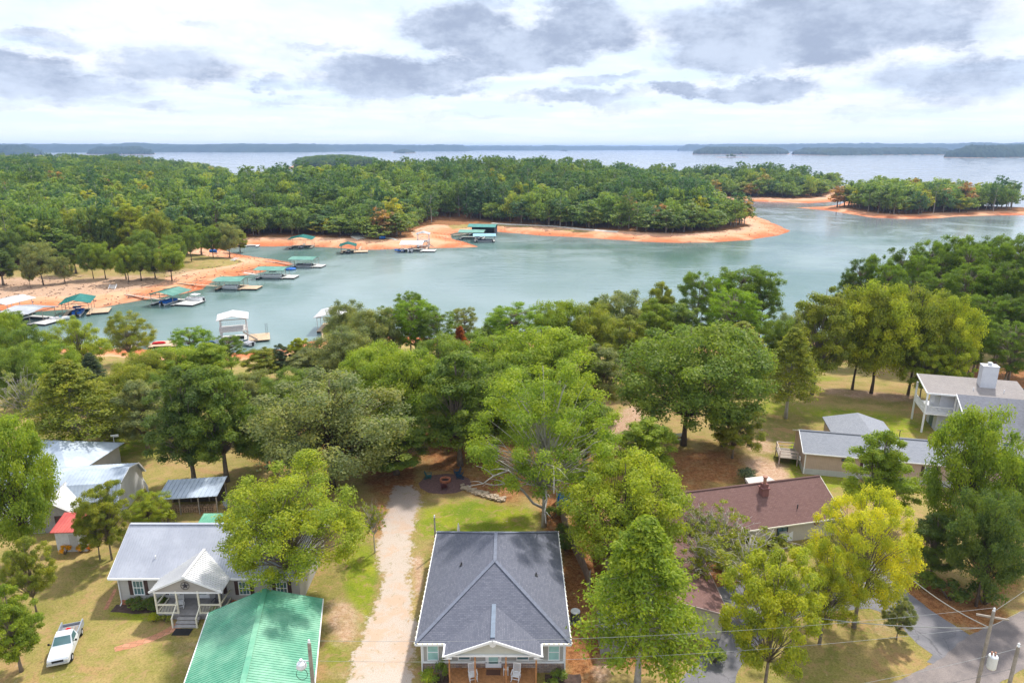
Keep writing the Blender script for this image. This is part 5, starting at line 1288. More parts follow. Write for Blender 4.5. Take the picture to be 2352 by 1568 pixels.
MB().tube([(14.9, -3.0, e4 + .8), (14.9, -3.0, e4 + 1.3)], .06, 8).build('vent_pipe', DARKM, r4o)
b = MB(); wallbox(b, -2.5, Lr - .5, -hd + .5, hd - .5, 0, e4 - .06); gable(b, -hd + .5, hd - .5, Lr - .7, e4 - .06, e4 + r4 - .2, .2, 'y'); gable(b, -hd + .5, hd - .5, -2.5, e4 - .06, e4 + r4 - .2, .2, 'y'); b.build('wall', SIDC, H4)
b = MB(); trimrun(b, [(-3, -hd - .03, e4 - .07), (Lr, -hd - .03, e4 - .07)], .08, .14); trimrun(b, [(Lr + .03, -hd, e4 - .07), (Lr + .03, 0, e4 + r4 - .07), (Lr + .03, hd, e4 - .07)], .06, .16); b.build('fascia', CREAM, H4)
wnd(H4, 12.6, -hd + .5, .9, 1.3, 1.1, bars=(2, 1), fm=SHUT); wnd(H4, 18.6, -hd + .5, .9, 1.3, 1.1, bars=(2, 1), fm=SHUT); wnd(H4, 6.0, -hd + .5, .9, 1.6, 1.2, bars=(2, 1), fm=SHUT)
MB().box((12.6, -hd + .15, 1.15), (.8, .6, .5)).build('window_air_unit', plain('unit_beige', (.50, .47, .42), .6), H4)
wr_ = MB()
for i in range(14):
    a, c = 2*math.pi*i/14, 2*math.pi*(i+1)/14; wr_.beam((16.6 + .22*math.cos(a), -hd + .44, 1.8 + .22*math.sin(a)), (16.6 + .22*math.cos(c), -hd + .44, 1.8 + .22*math.sin(c)), .07)
wr_.build('wreath', plain('dry_wreath', (.25, .10, .05), .9), H4)
# rear skylight box on the ridge
b = MB(); b.slab([(11.0, .15, e4 + r4 - .1), (14.3, .15, e4 + r4 - .1), (14.0, 1.5, e4 + r4 - .05), (11.3, 1.5, e4 + r4 - .05)], .3); b.build('rear_flat_roof', plain('pale_felt', (.50, .46, .42), .9), r4o)
# garage wing: ridge runs towards the camera
inv = H4.matrix_basis.inverted()
def lw(x, y, z=0.0): return tuple(inv @ Vector((x, y, G + z)))
b = MB(); g0 = [(9.2, 48.55), (18.0, 48.55)]
def GW(x, y, z): return lw(x, y, z)
ex0, ex1, gyf, gyb = 9.0, 18.1, 48.3, 63.0; gm = (ex0 + ex1) / 2; ze4, zr4 = 2.6, 4.0
b.slab([GW(ex0, gyf, ze4), GW(ex0, gyb, ze4), GW(gm, gyb, zr4), GW(gm, gyf, zr4)]); b.slab([GW(ex1, gyb, ze4), GW(ex1, gyf, ze4), GW(gm, gyf, zr4), GW(gm, gyb, zr4)])
b.build('garage_roof', SHRED, H4)
b = MB()
for (x0, y0, x1, y1) in ((9.5, 48.8, 17.6, 48.8), (9.5, 48.8, 9.5, 62.5), (17.6, 48.8, 17.6, 50.2), (17.6, 56.0, 17.6, 62.5)): b.beam(GW(x0, y0, 1.27), GW(x1, y1, 1.27), .2, 2.54)
A = [GW(9.45, 48.72, 2.54), GW(17.65, 48.72, 2.54), GW(gm, 48.72, 3.82)]; B = [GW(9.45, 48.9, 2.54), GW(17.65, 48.9, 2.54), GW(gm, 48.9, 3.82)]
b.face(A); b.face(B[::-1])
for i in range(3): b.face([A[i], B[i], B[(i+1) % 3], A[(i+1) % 3]])
b.build('garage_wall', SIDC, H4)
b = MB(); b.beam(GW(17.55, 53.1, 1.2), GW(17.56, 50.2, 1.2), .06, 2.3); b.beam(GW(17.55, 53.1, 1.2), GW(17.56, 56.0, 1.2), .06, 2.3); b.build('garage_door', plain('dark_door', (.05, .05, .055), .6), H4)
b = MB(); trimrun(b, [GW(ex0, gyf - .02, ze4 - .07), GW(gm, gyf - .02, zr4 - .07), GW(ex1, gyf - .02, ze4 - .07), GW(ex1, gyb, ze4 - .07)], .08, .16); b.build('garage_fascia', plain('grey_brown_trim', (.33, .27, .25), .7), H4)
x, y = at(1800, 1245, G)
b = MB()
pts = []
for j in range(5):
    for i in range(13):
        s_ = i / 12; zt = 1.15 - .28 * math.sin(math.pi * min(1, abs(s_ - .5) * 2 + .0)) * 0 - .22 * (math.sin(s_ * math.pi * 2.0) ** 2)
        b.v.append((-1.0 + 2.0 * s_, .06 * math.sin(s_ * 9), zt * j / 4 + .05))
for j in range(4):
    for i in range(12): b.f.append((j*13+i, j*13+i+1, (j+1)*13+i+1, (j+1)*13+i)); b.uv += [(0, 0)] * 4
n0 = len(b.v)
ba = b.build('white_sheet', plain('white_cloth', (.75, .75, .75), .9, .03), loc=(x, y, G), rz=.2, label='white sheet hung on a low line in front of the brown-roofed house', cat='sheet')
so2 = ba.modifiers.new('thick', 'SOLIDIFY'); so2.thickness = .01

# ---------------- tan single-storey house (right)
H5 = empty('tan_house', (37.0, 79.2, G), -math.atan2(3.2, 14.3), 'long tan ranch house with a light grey shingle roof and pale skirting, on the right', 'house')
L5 = 24.0; d5 = 7.0; e5 = 3.0; r5 = 1.5
b = MB(); b.slab([(-.2, -.3, e5), (L5, -.3, e5), (L5, d5/2, e5 + r5), (-.2, d5/2, e5 + r5)]); b.slab([(L5, d5 + .3, e5), (-.2, d5 + .3, e5), (-.2, d5/2, e5 + r5), (L5, d5/2, e5 + r5)]); b.beam((-.2, d5/2, e5 + r5 + .02), (L5, d5/2, e5 + r5 + .02), .35, .05)
# gabled rear addition
b.slab([(4.4, d5/2 - .2, e5 + r5 - .25), (4.4, d5 + 6, e5 - .1), (9.2, d5 + 6.5, e5 + 1.35), (9.2, d5/2 - 1.4, e5 + 1.0)]) if False else None
ax0, ax1, ay = 4.6, 12.6, d5 + 6.0; am = (ax0 + ax1) / 2
b.slab([(ax0, ay, e5), (ax0, d5/2 + 1, e5), (am, d5/2 + .2, e5 + 1.75), (am, ay - 2, e5 + 1.75)]); b.slab([(ax1, d5/2 + 1, e5), (ax1, ay, e5), (am, ay - 2, e5 + 1.75), (am, d5/2 + .2, e5 + 1.75)]); b.slab([(ax1, ay, e5), (ax0, ay, e5), (am, ay - 2, e5 + 1.75)])
r5o = b.build('roof', SHGR, H5)
for x_, y_, z_ in ((8.0, 3.0, e5 + .8), (17.0, 3.4, e5 + .9)): MB().tube([(x_, y_, z_), (x_, y_, z_ + .35)], .07, 8).build('vent_pipe', DARKM, r5o)
MB().lathe((11.2, 2.3, e5 + .6), [(.16, 0), (.16, .3), (.26, .32), (.22, .45)], 10).build('roof_vent', WHITE, r5o)
b = MB(); wallbox(b, .1, L5 - .3, 0, d5, .75, e5 - .05); gable(b, 0, d5, .1, e5 - .05, e5 + r5 - .15, .2, 'y'); gable(b, 0, d5, L5 - .5, e5 - .05, e5 + r5 - .15, .2, 'y'); wallbox(b, 4.9, 12.3, d5 + .01, d5 + 5.6, 0, e5 - .1); b.build('wall', SIDT, H5)
b = MB(); wallbox(b, .06, L5 - .26, -.04, d5 + .0, 0, .745, .2); b.build('skirting', siding('white_skirting', (.50, .50, .48), .2, True), H5)
b = MB(); trimrun(b, [(-.2, -.34, e5 - .09), (L5, -.34, e5 - .09)], .08, .14); b.box((.16, -.06, 1.5), (.12, .1, 2.9)); trimrun(b, [(-.24, -.3, e5 - .07), (-.24, d5/2, e5 + r5 - .07), (-.24, d5 + .3, e5 - .07)], .06, .16); b.build('trim', WHITE, H5)
wnd(H5, 5.0, 0, 2.2, 1.2, .35, bars=(1, 1), fm=SHUT); wnd(H5, 7.6, 0, 1.1, 1.25, 1.4, shutters=True, bars=(2, 2)); wnd(H5, 14.5, 0, 1.1, 1.25, 1.4, shutters=True, bars=(2, 2)); wnd(H5, 20, 0, 1.1, 1.25, 1.4, shutters=True, bars=(2, 2))
b = MB(); b.box((-1.4, 3.6, 1.0), (2.4, 3.2, .12))
b.build('deck', GREYWOOD, H5)
b = MB()
for x_ in (-2.5, -.3):
    for y_ in (2.1, 5.1): b.box((x_, y_, .95), (.12, .12, 1.9))
for (p, q_) in (((-2.5, 2.1), (-.3, 2.1)), ((-2.5, 2.1), (-2.5, 5.1)), ((-2.5, 5.1), (-.3, 5.1))):
    b.beam((*p, 1.9), (*q_, 1.9), .08, .1); b.beam((*p, 1.45), (*q_, 1.45), .05, .08)
b.build('deck_railing', plain('deck_rail', (.55, .45, .40), .8), H5)
MB().box((-.12, 1.6, 1.35), (.22, .35, .5)).build('meter_box', WHITE, H5)

# ---------------- white two-storey house (far right)
H6 = empty('white_house', (60.2, 92.4, G), -.28, 'large white two-storey house with grey roofs, balcony and boxed white chimney, right edge', 'house')
b = MB()   # local x to the right, y away
b.slab([(-.6, -.4, 5.9), (6.0, -1.0, 5.5), (13.0, 1.5, 6.6), (7.0, 7.5, 6.5), (-.6, 5.2, 6.3)][:3] + [(13.0, 6.8, 7.0), (-.6, 5.6, 6.5)], .15) if False else None
b.slab([(-.5, -.3, 6.15), (12.5, -.3, 6.15), (12.5, 5.6, 7.15), (-.5, 5.6, 7.15)], .15)
up_ = b.build('upper_roof', SHWT, H6)
b = MB(); b.slab([(3.2, -7.4, 3.1), (19.0, -7.4, 3.1), (19.0, -.25, 6.28), (3.2, -.25, 6.28)], .15)
b.slab([(12.4, 5.0, 6.1), (24.0, 5.0, 6.1), (24.0, .2, 8.8), (15.5, .2, 8.8)], .15); b.slab([(9.8, -6.0, 4.9), (15.3, .3, 8.95), (24, .3, 8.95), (24, -6.0, 4.9)], .15)
lo_ = b.build('main_roof', plain('slate_grey_shingles', (.16, .165, .19), .9, .15, 3), H6)
b = MB(); trimrun(b, [(9.7, -6.2, 4.8), (15.3, .2, 9.0)], .12, .5); trimrun(b, [(3.15, -7.4, 3.05), (3.15, -.3, 6.2)], .1, .22); trimrun(b, [(-.55, -.35, 6.05), (12.5, -.35, 6.05)], .1, .22); trimrun(b, [(-.55, -.35, 6.05), (-.55, 5.6, 7.05)], .1, .22); b.build('fascia', WHITE, H6)
b = MB(); wallbox(b, 3.4, 24, -7.0, 5.2, 0, 3.0); wallbox(b, 3.4, 24, -.2, 5.2, 3.0, 6.1); wallbox(b, 1.6, 3.39, .8, 5.2, 0, 6.1)
b.face([(3.42, -7.0, 3.0), (3.42, 0, 3.0), (3.42, 0, 6.1)]); b.face([(3.6, -7.0, 3.0), (3.6, 0, 6.1), (3.6, 0, 3.0)]); b.build('wall', SIDW, H6)
wnd(H6, 3.4, -2.2, 3.5, 1.6, 1.6, rz=-math.pi/2, bars=(3, 1)); wnd(H6, 3.4, -4.6, .9, 1.3, 1.5, rz=-math.pi/2, bars=(2, 2)); wnd(H6, 8, -7.0, 1.0, 1.4, 1.4, bars=(2, 2)); wnd(H6, 13, -7.0, 1.0, 1.4, 1.4, bars=(2, 2))
b = MB(); b.box((1.5, 2.4, 3.0), (3.9, 5.6, .25)); b.build('balcony_floor', WHITE, H6)
b = MB()
for (p, q_) in (((-.4, -.3), (3.3, -.3)), ((-.4, -.3), (-.4, 5.1))):
    b.beam((*p, 4.1), (*q_, 4.1), .08, .1); b.beam((*p, 3.25), (*q_, 3.25), .06, .08); n = int((Vector(q_) - Vector(p)).length / .16)
    for i in range(n): m_ = Vector(p).lerp(Vector(q_), i / n); b.beam((m_.x, m_.y, 3.25), (m_.x, m_.y, 4.1), .05)
b.build('balcony_railing', WHITE, H6)
for (x_, y_) in ((-.4, -.25), (-.4, 5.1), (3.25, -.25)): MB().box((x_, y_, 3.0), (.22, .22, 6.0)).build('column', WHITE, H6)
MB().box((1.55, 3.0, 1.2), (.06, 1.5, 2.2)).build('patio_door', GLASS, H6)
b = MB(); b.box((7.9, 3.4, 8.2), (2.0, 1.4, 3.2)); b.box((7.9, 3.4, 9.84), (2.1, 1.5, .1)); ch = b.build('chimney', SIDW, up_)
MB().lathe((7.9, 3.4, 9.9), [(.25, 0), (.25, .25), (.38, .28), (.3, .4)], 12).build('flue_cap', STEEL, ch)
for x_ in (5.8, 9.6): MB().tube([(x_, 1.6, 6.45), (x_, 1.6, 6.9)], .06, 8).build('vent_pipe', WHITE, up_)

# ---------------- metal-roofed barn house at the left
H7 = empty('gambrel_house', (-60.6, 69.6, G), .13, 'white gambrel-ended house with pale ribbed metal roofs behind the orange-tipped tree', 'house')
b = MB(); Lb = 16.6; hb = 4.0
prof = [(-hb, 2.1), (-2.5, 3.9), (0, 4.5), (2.5, 3.9), (hb, 2.1)]
for i in range(4):
    (y0, z0), (y1, z1) = prof[i], prof[i + 1]
    q_ = [(-1, y0, z0), (Lb, y0, z0), (Lb, y1, z1), (-1, y1, z1)]; b.slab(q_, .06); b.ribs(*q_, .4)
b.build('roof', MBLUE, H7)
b = MB(); wallbox(b, -.6, Lb - .3, -hb + .3, hb - .3, 0, 2.1)
A = [(Lb - .3, y_, z_ - .08) for y_, z_ in prof]; A[0] = (Lb - .3, -hb + .2, 2.05); A[-1] = (Lb - .3, hb - .2, 2.05); B = [(p[0] - .2, p[1], p[2]) for p in A]; b.face(A); b.face(B[::-1]); b.build('wall', siding('barn_white', (.78, .78, .79)), H7)
b = MB(); trimrun(b, [(Lb + .02, y_, z_ - .03) for y_, z_ in prof], .06, .16); b.build('trim', WHITE, H7)
b = MB()     # front cross gable
for sx in (-1, 1):
    q_ = [(10.6 + sx * 2.5, -6.0, 2.1), (10.6 + sx * 2.5, -hb + .2, 2.1), (10.6, -2.0, 4.1), (10.6, -6.0, 3.7)]; b.slab(q_, .06)
    for i in range(16):
        t_ = i / 15; b.beam((10.6 + sx*2.5, -6.0 + 2.2*t_, 2.14), (10.6, -6.0 + 4.0 * t_, 3.74 + .4 * t_), .04, .05)
b.build('front_gable_roof', MWHT, H7)
b = MB(); b.box((10.6, -4.7, 1.0), (4.4, 2.0, 2.0)); gable(b, 8.4, 12.8, -5.8, 2.0, 3.55, .15); b.build('front_gable_wall', plain('grey_wall', (.30, .29, .28), .8), H7)
door(H7, 11.4, -5.71, 0, .9, 2.0, m=SHUT)
H8 = empty('hip_roof_house', (-57.5, 79.0, G), -.1, 'pale house with a light grey hipped metal roof behind the gambrel house', 'house')
b = MB(); x0, x1, y0, y1, e8, r8 = -6.5, 6.0, -5.5, 4.5, 2.6, 2.3
q1, q2 = (-1.5, -.5, e8 + r8), (1.0, -.5, e8 + r8)
for q_ in ([(x0, y0, e8), (x1, y0, e8), q2, q1], [(x1, y1, e8), (x0, y1, e8), q1, q2], [(x1, y0, e8), (x1, y1, e8), q2], [(x0, y1, e8), (x0, y0, e8), q1]): b.slab(q_, .08)
b.ribs((x0 + 5, y0, e8), (x1 - 5, y0, e8), (x1 - 5, -.5, e8 + r8), (x0 + 5, -.5, e8 + r8), .5)
b.build('roof', MBLUE, H8)
b = MB(); wallbox(b, x0 + .5, x1 - .5, y0 + .5, y1 - .5, 0, e8 - .05); b.build('wall', SIDG2, H8)
b = MB(); b.tube([(4.8, 4.2, 2.4), (4.8, 4.2, 3.6)], .04, 6); b.box((5.1, 4.1, 3.7), (.9, .1, .5), .5, .7); b.build('satellite_dish', WHITE, H8)
# red-roofed shed
x, y = at(167, 1266, G)
H9 = empty('red_roof_shed', (x, y, G), .05, 'small white shed with a red metal roof at the left', 'shed')
b = MB(); q_ = [(-1.75, -.2, 2.35), (1.85, -.2, 2.35), (2.0, 2.9, 2.9), (-1.9, 2.9, 2.9)]; b.slab(q_, .08); b.ribs(*q_, .3); b.build('roof', MRED, H9)
b = MB(); wallbox(b, -1.45, 1.5, 0, 2.6, 0, 2.3, .12); b.build('wall', plain('whitewash', (.60, .61, .62), .8, .12), H9)
MB().box((.3, -.02, 1.0), (.8, .05, 1.9)).build('door', plain('shed_door', (.42, .42, .42), .8), H9)
# lean-to with firewood
x, y = at(436, 1182, G)
H10 = empty('lean_to_shed', (x, y, G), .05, 'open lean-to shed with a pale blue corrugated metal roof over firewood', 'shed')
b = MB(); q_ = [(-3.3, -.2, 2.1), (3.3, -.0, 2.3), (3.3, 3.4, 3.0), (-3.3, 3.2, 2.8)]; b.slab(q_, .05); b.ribs(*q_, .5, .08, .06); b.build('roof', MBLUE, H10)
for x_ in (-3.1, -1.0, 1.1, 3.1):
    MB().box((x_, .1, 1.05), (.12, .12, 2.1)).box((x_, 3.0, 1.35), (.12, .12, 2.7)).build('post', GREYWOOD, H10)
MB().box((0, 3.1, 1.2), (6.4, .08, 2.4)).build('back_wall', plain('dark_boards', (.09, .075, .06), .9), H10)
fw = MB(); rw = random.Random(2)
for i in range(60): fw.tube([(-2.6 + rw.random() * 5.2, .35 + rw.random() * .2, .15 + rw.random() * .9), (-2.6 + rw.random() * .0 + i * .088, 1.0, .12 + rw.random() * .9)], .11, 6) if False else fw.tube([(-2.6 + (i % 20) * .27, .45, .14 + (i // 20) * .26), (-2.6 + (i % 20) * .27 + rw.uniform(-.05, .05), 1.1, .14 + (i // 20) * .26)], rw.uniform(.09, .13), 6)
fw.build('firewood_stack', plain('split_wood', (.40, .27, .17), .9, .3, 5), label='stack of split firewood under the lean-to roof', cat='firewood', loc=(x, y, G), rz=.05)
# ------------------------------------------------------------------ boats and docks
def pontoon(x, y, z, rz, label, L=6.6, cover=None, canopy=None, hull=None):
    r_ = empty('pontoon_boat', (x, y, z), rz, label, 'boat', None)
    for sx in (-1, 1): MB().tube([(sx*.85, -L/2, .22), (sx*.85, L/2 - .7, .22), (sx*.85, L/2, .42)], [.28, .28, .08], 10).build('pontoon', STEEL, r_)
    MB().box((0, 0, .55), (2.4, L - .3, .1)).build('deck', DECKG, r_)
    b = MB()
    for sx in (-1, 1): b.box((sx*1.16, -.1, .95), (.05, L - .9, .62))
    for sy in (-1, 1): b.box((0, sy*(L/2 - .55), .95), (2.3, .05, .62))
    b.build('side_panel', hull or WHITE, r_)
    b = MB()
    for sx in (-1, 1): b.box((sx*.85, -L/4, .85), (.55, L/3, .5)); b.box((sx*1.05, -L/4, 1.2), (.15, L/3, .35))
    b.box((0, L/4, .85), (.6, .6, .5)).box((.5, .3, 1.05), (.5, .5, .9)); b.build('seat', cover or plain('seat_vinyl', (.6, .6, .62), .6), r_)
    MB().box((0, -L/2 - .15, .6), (.4, .4, .9)).box((0, -L/2 - .15, 1.15), (.45, .55, .35)).build('outboard_motor', BLACK, r_)
    if canopy:
        b = MB(); b.box((0, -.4, 2.35), (2.2, 2.6, .06))
        for sx in (-1, 1):
            for sy in (-1, 1): b.beam((sx*1.1, -.4, 1.2), (sx*1.05, -.4 + sy*1.2, 2.32), .035)
        b.build('canopy', canopy, r_)
    return r_
def runabout(x, y, z, rz, label, m, L=5.4, cover=None):
    r_ = empty('motor_boat', (x, y, z), rz, label, 'boat', None)
    b = MB(); n = 9; secs = []
    for i in range(n):
        t_ = i / (n - 1); w = 1.05 * (1 - max(0, t_ - .45) ** 2 * 3.2) if t_ < .99 else .04; zz_ = .62 + .25 * t_ * t_
        secs.append([(-w, -L/2 + L*t_, zz_), (-w*.8, -L/2 + L*t_, .1 + .25 * max(0, t_ - .6)), (0, -L/2 + L*t_, -.12 + .6 * max(0, t_ - .6)), (w*.8, -L/2 + L*t_, .1 + .25 * max(0, t_ - .6)), (w, -L/2 + L*t_, zz_)])
    for i in range(n - 1):
        for j in range(4): b.face([secs[i][j], secs[i][j+1], secs[i+1][j+1], secs[i+1][j]])
    b.face(secs[0]); 
    for i in range(5, n - 1): b.face([secs[i][0], secs[i+1][0], secs[i+1][4], secs[i][4]])
    b.build('hull', m, r_, smooth=False)
    MB().box((0, -.3, .35), (1.7, 3.0, .1)).build('deck', WHITE, r_)
    b = MB(); b.box((-.4, -.8, .6), (.55, .6, .45)).box((.4, -.8, .6), (.55, .6, .45)).box((0, -2.1, .6), (1.6, .5, .45)); b.build('seat', cover or plain('boat_seat', (.55, .55, .58), .6), r_)
    b = MB(); b.face([(-.85, .25, .72), (.85, .25, .72), (.7, -.05, 1.2), (-.7, -.05, 1.2)]); b.face([(-.85, .25, .70), (-.7, -.05, 1.18), (.7, -.05, 1.18), (.85, .25, .70)]); b.build('windshield', GLASS, r_)
    MB().box((0, -L/2 - .2, .45), (.35, .4, 1.0)).build('outboard_motor', BLACK, r_)
    return r_
def dock(px, py, rz, W_, L_, label, roofm, rh=3.0, ext=0.0, extside=1, gang=None, deckm=None, pitch=.8, levels=1, roof=True, side=None, hipdir='y', cat='boat dock'):
    x, y = at(px, py, 0.0); r_ = empty('boat_dock', (x, y, 0), rz, label, cat, 'boat docks round the cove')
    dm = deckm or DECKG; hw_, hl = W_/2, L_/2; f = 1.1
    b = MB(); b.box((-hw_ + f/2, hl, .55), (f, L_, .12)); b.box((hw_ - f/2, hl, .55), (f, L_, .12)); b.box((0, L_ - .9, .551), (W_ - 2*f, 1.8, .12))
    if ext: b.box((extside*(hw_ + ext/2), hl - .2, .552), (ext, L_*.72, .12))
    b.build('deck', dm, r_)
    b = MB(); b.box((-hw_ + f/2, hl, .24), (f*.9, L_ - .2, .48)); b.box((hw_ - f/2, hl, .24), (f*.9, L_ - .2, .48)); b.box((0, L_ - .9, .24), (W_ - 2*f, 1.6, .46))
    if ext: b.box((extside*(hw_ + ext/2), hl - .2, .24), (ext*.95, L_*.68, .47))
    b.build('float', BLACK, r_)
    if roof:
        for sx in (-1, 1):
            for k in range(3): MB().box((sx*(hw_ - .25), .4 + (L_ - .8)*k/2, .6 + rh/2), (.12, .12, rh)).build('post', STEEL if roofm in (MWHT,) else GREYWOOD, r_)
        zr = .6 + rh; o_ = .5
        b = MB()
        if hipdir == 'y':
            q1 = [(-hw_ - o_, -o_, zr), (-hw_ - o_, L_ + o_, zr), (0, L_ + o_, zr + pitch), (0, -o_, zr + pitch)]; q2 = [(hw_ + o_, L_ + o_, zr), (hw_ + o_, -o_, zr), (0, -o_, zr + pitch), (0, L_ + o_, zr + pitch)]
        else:
            q1 = [(-hw_ - o_, -o_, zr), (hw_ + o_, -o_, zr), (hw_ + o_, hl, zr + pitch), (-hw_ - o_, hl, zr + pitch)]; q2 = [(hw_ + o_, L_ + o_, zr), (-hw_ - o_, L_ + o_, zr), (-hw_ - o_, hl, zr + pitch), (hw_ + o_, hl, zr + pitch)]
        b.slab(q1, .08); b.slab(q2, .08); b.ribs(*q1, .6, .06, .05); b.ribs(*q2, .6, .06, .05); b.build('roof', roofm, r_)
        b = MB(); 
        for sx in (-1, 1): b.beam((sx*(hw_ - .25), .2, zr - .12), (sx*(hw_ - .25), L_ - .2, zr - .12), .1, .18)
        b.beam((-hw_ + .2, .3, zr - .121), (hw_ - .2, .3, zr - .121), .1, .18); b.beam((-hw_ + .2, L_ - .3, zr - .121), (hw_ - .2, L_ - .3, zr - .121), .1, .18); b.build('roof_beam', GREYWOOD, r_)
        if side: MB().box((0, L_ - .1, .6 + rh/2), (W_, .08, rh)).box((hw_, L_/2, .6 + rh/2), (.08, L_ - .3, rh)).build('side_wall', side, r_)
    if levels == 2:
        b = MB(); b.box((0, hl, 3.2), (W_, L_, .14)); b.build('upper_deck', DECKG, r_)
        for sx in (-1, 1):
            for k in range(3): MB().box((sx*(hw_ - .1), .1 + (L_ - .2)*k/2, 1.9), (.1, .1, 2.6)).build('post', STEEL, r_)
        b = MB()
        for (p, q_) in (((-hw_, 0), (hw_, 0)), ((-hw_, 0), (-hw_, L_)), ((hw_, 0), (hw_, L_)), ((-hw_, L_), (hw_, L_))):
            b.beam((*p, 4.2), (*q_, 4.2), .06); b.beam((*p, 3.75), (*q_, 3.75), .04); n = int((Vector(q_) - Vector(p)).length / .5)
            for i in range(n + 1): m_ = Vector(p).lerp(Vector(q_), i / n); b.beam((m_.x, m_.y, 3.25), (m_.x, m_.y, 4.2), .035)
        b.build('railing', STEEL, r_)
        b = MB()
        for i in range(11): b.box((hw_ - 1.0 + i*.30, -.5, 3.1 - i*.24), (.34, .9, .05))
        b.beam((hw_ - 1.1, -.1, 3.0), (hw_ + 2.2, -.1, .6), .06, .2); b.beam((hw_ - 1.1, -.95, 3.0), (hw_ + 2.2, -.95, .6), .06, .2); b.beam((hw_ - 1.1, -.95, 4.0), (hw_ + 2.2, -.95, 1.6), .05); b.build('stair', GREYWOOD, r_)
    if gang:
        (gx, gy_, gzz), lx, ly = gang; X_, Y_ = at(gx, gy_, gzz); iv = Matrix.Translation((x, y, 0)) @ Matrix.Rotation(rz, 4, 'Z'); e_ = iv.inverted() @ Vector((X_, Y_, gzz + .15))
        b = MB(); s_ = Vector((lx, ly, .62)); b.beam(s_, e_, 1.1, .1); d_ = (e_ - s_); n = max(3, int(d_.length / 1.8)); pr = Vector((-d_.y, d_.x, 0)).normalized() * .52
        for sg in (-1, 1):
            b.beam(s_ + pr*sg + Vector((0, 0, .95)), e_ + pr*sg + Vector((0, 0, .95)), .05)
            for i in range(n + 1): m_ = s_.lerp(e_, i/n) + pr*sg; b.beam(m_, m_ + Vector((0, 0, .95)), .045)
        b.build('gangway', deckm or plain('gangway_wood', (.5, .36, .28), .8), r_)
    return r_
def loc_of(r_, lx, ly, lz=0.0):
    a = r_.rotation_euler[2]; return (r_.location.x + lx*math.cos(a) - ly*math.sin(a), r_.location.y + lx*math.sin(a) + ly*math.cos(a), lz)

d = dock(40, 747, -.25, 9, 9, 'grey-roofed double dock cut by the left edge of the photo', MGRY3, 3.0, 4.0, 1, hipdir='x'); runabout(*loc_of(d, 6.8, 7.6, .25), -1.3, 'white runabout moored at the left-edge grey dock', WHITE)
d = dock(-5, 735, -.2, 8, 9, 'white-roofed dock at the very left edge behind the grey one', MWHT, 4.2, 0)
d = dock(176, 728, .38, 7.2, 9.5, 'dark green gabled dock with tan planks and a blue-covered boat, nearest the left sand', MGRN2, 3.4, 4.5, 1, gang=((172, 700, .6), -1, 9.5), deckm=DECKW, pitch=1.1)
pontoon(*loc_of(d, 0, 3.4, .1), .38, 'blue-covered boat under the dark green gabled dock', cover=BLUEC, hull=BLUEC, canopy=BLUEC)
d = dock(372, 703, -.2, 8.2, 8.5, 'green-roofed dock with grey planks and a long gangway on the left shore', MGRN3, 3.0, 6.0, 1, gang=((288, 677, .9), -4, 6), pitch=.9)
pontoon(*loc_of(d, 0, 3.4, .1), -.2, 'blue pontoon boat inside the long-gangway dock', cover=BLUEC, hull=BLUEC); pontoon(*loc_of(d, 6.0, 8.0, .1), 1.3, 'white pontoon boat tied beside the long-gangway dock', canopy=WHITE)
d = dock(522, 668, -.03, 9.0, 8.0, 'light green flat-roofed dock with a tan sun deck, third from the left shore end', MGRN3, 2.9, 5.5, 1, gang=((408, 651, 1.0), -4.5, 5), deckm=DECKW, pitch=.5, hipdir='x'); pontoon(*loc_of(d, 0, 3.2, .1), 1.45, 'grey pontoon boat under the light green dock roof', L=6)
d = dock(618, 642, -.06, 10.5, 8.0, 'pale green-roofed dock sheltering a long white pontoon boat', MGRN3, 3.0, 4.0, 1, gang=((560, 627, .9), -5, 5), deckm=DECKG, pitch=.5, hipdir='x'); pontoon(*loc_of(d, 0, 3.2, .1), 1.5, 'long white pontoon boat under the pale green roof', L=8, canopy=MGRY3)
d = dock(692, 616, -.1, 9.5, 8.0, 'green-roofed dock at the tip of the clay point', MGRN3, 3.0, 3.5, 1, gang=((612, 601, .9), -4.5, 5), pitch=.5, hipdir='x'); pontoon(*loc_of(d, 0, 3.2, .1), 1.5, 'dark-hulled pontoon boat at the tip of the clay point', L=7, hull=plain('dark_hull', (.12, .13, .15), .5))
x, y = at(668, 619, 0); b = MB(); b.lathe((0, 0, 0), [(1.9, 0), (2.2, .3), (1.9, .6), (1.3, .66)], 18); b.build('inflatable_raft', BLUEC, label='round blue inflatable raft floating beside the clay point dock', cat='raft', loc=(x, y, .02))
d = dock(690, 572, .12, 11, 10, 'dark teal gabled dock at the head of the inner cove', MGRN2, 4.0, 0, gang=((700, 560, .8), 0, 10), pitch=1.4, deckm=GREYWOOD); runabout(*loc_of(d, 0, 3.5, .25), 0, 'boat on the lift of the dark teal dock', plain('grey_hull', (.2, .2, .22), .5))
d = dock(800, 583, .2, 7, 8, 'small green-gabled dock with a tan side deck in the inner cove', MGRN2, 3.0, 5.5, 1, gang=((830, 566, .8), 5, 7), deckm=DECKW, pitch=1.1); runabout(*loc_of(d, 0, 3, .25), 0, 'dark boat under the small green-gabled dock', BLACK)
d = dock(945, 580, -.05, 10, 8, 'white-roofed dock on the orange tip of the inner cove', MWHT, 3.2, 6, 1, gang=((985, 560, .9), 6, 7), pitch=1.3, hipdir='x'); pontoon(*loc_of(d, -1, 3, .1), .05, 'white pontoon boat under the white-roofed cove dock'); runabout(*loc_of(d, -6.2, 2.5, .25), 1.2, 'bright blue boat beside the white-roofed cove dock', BLUEC)
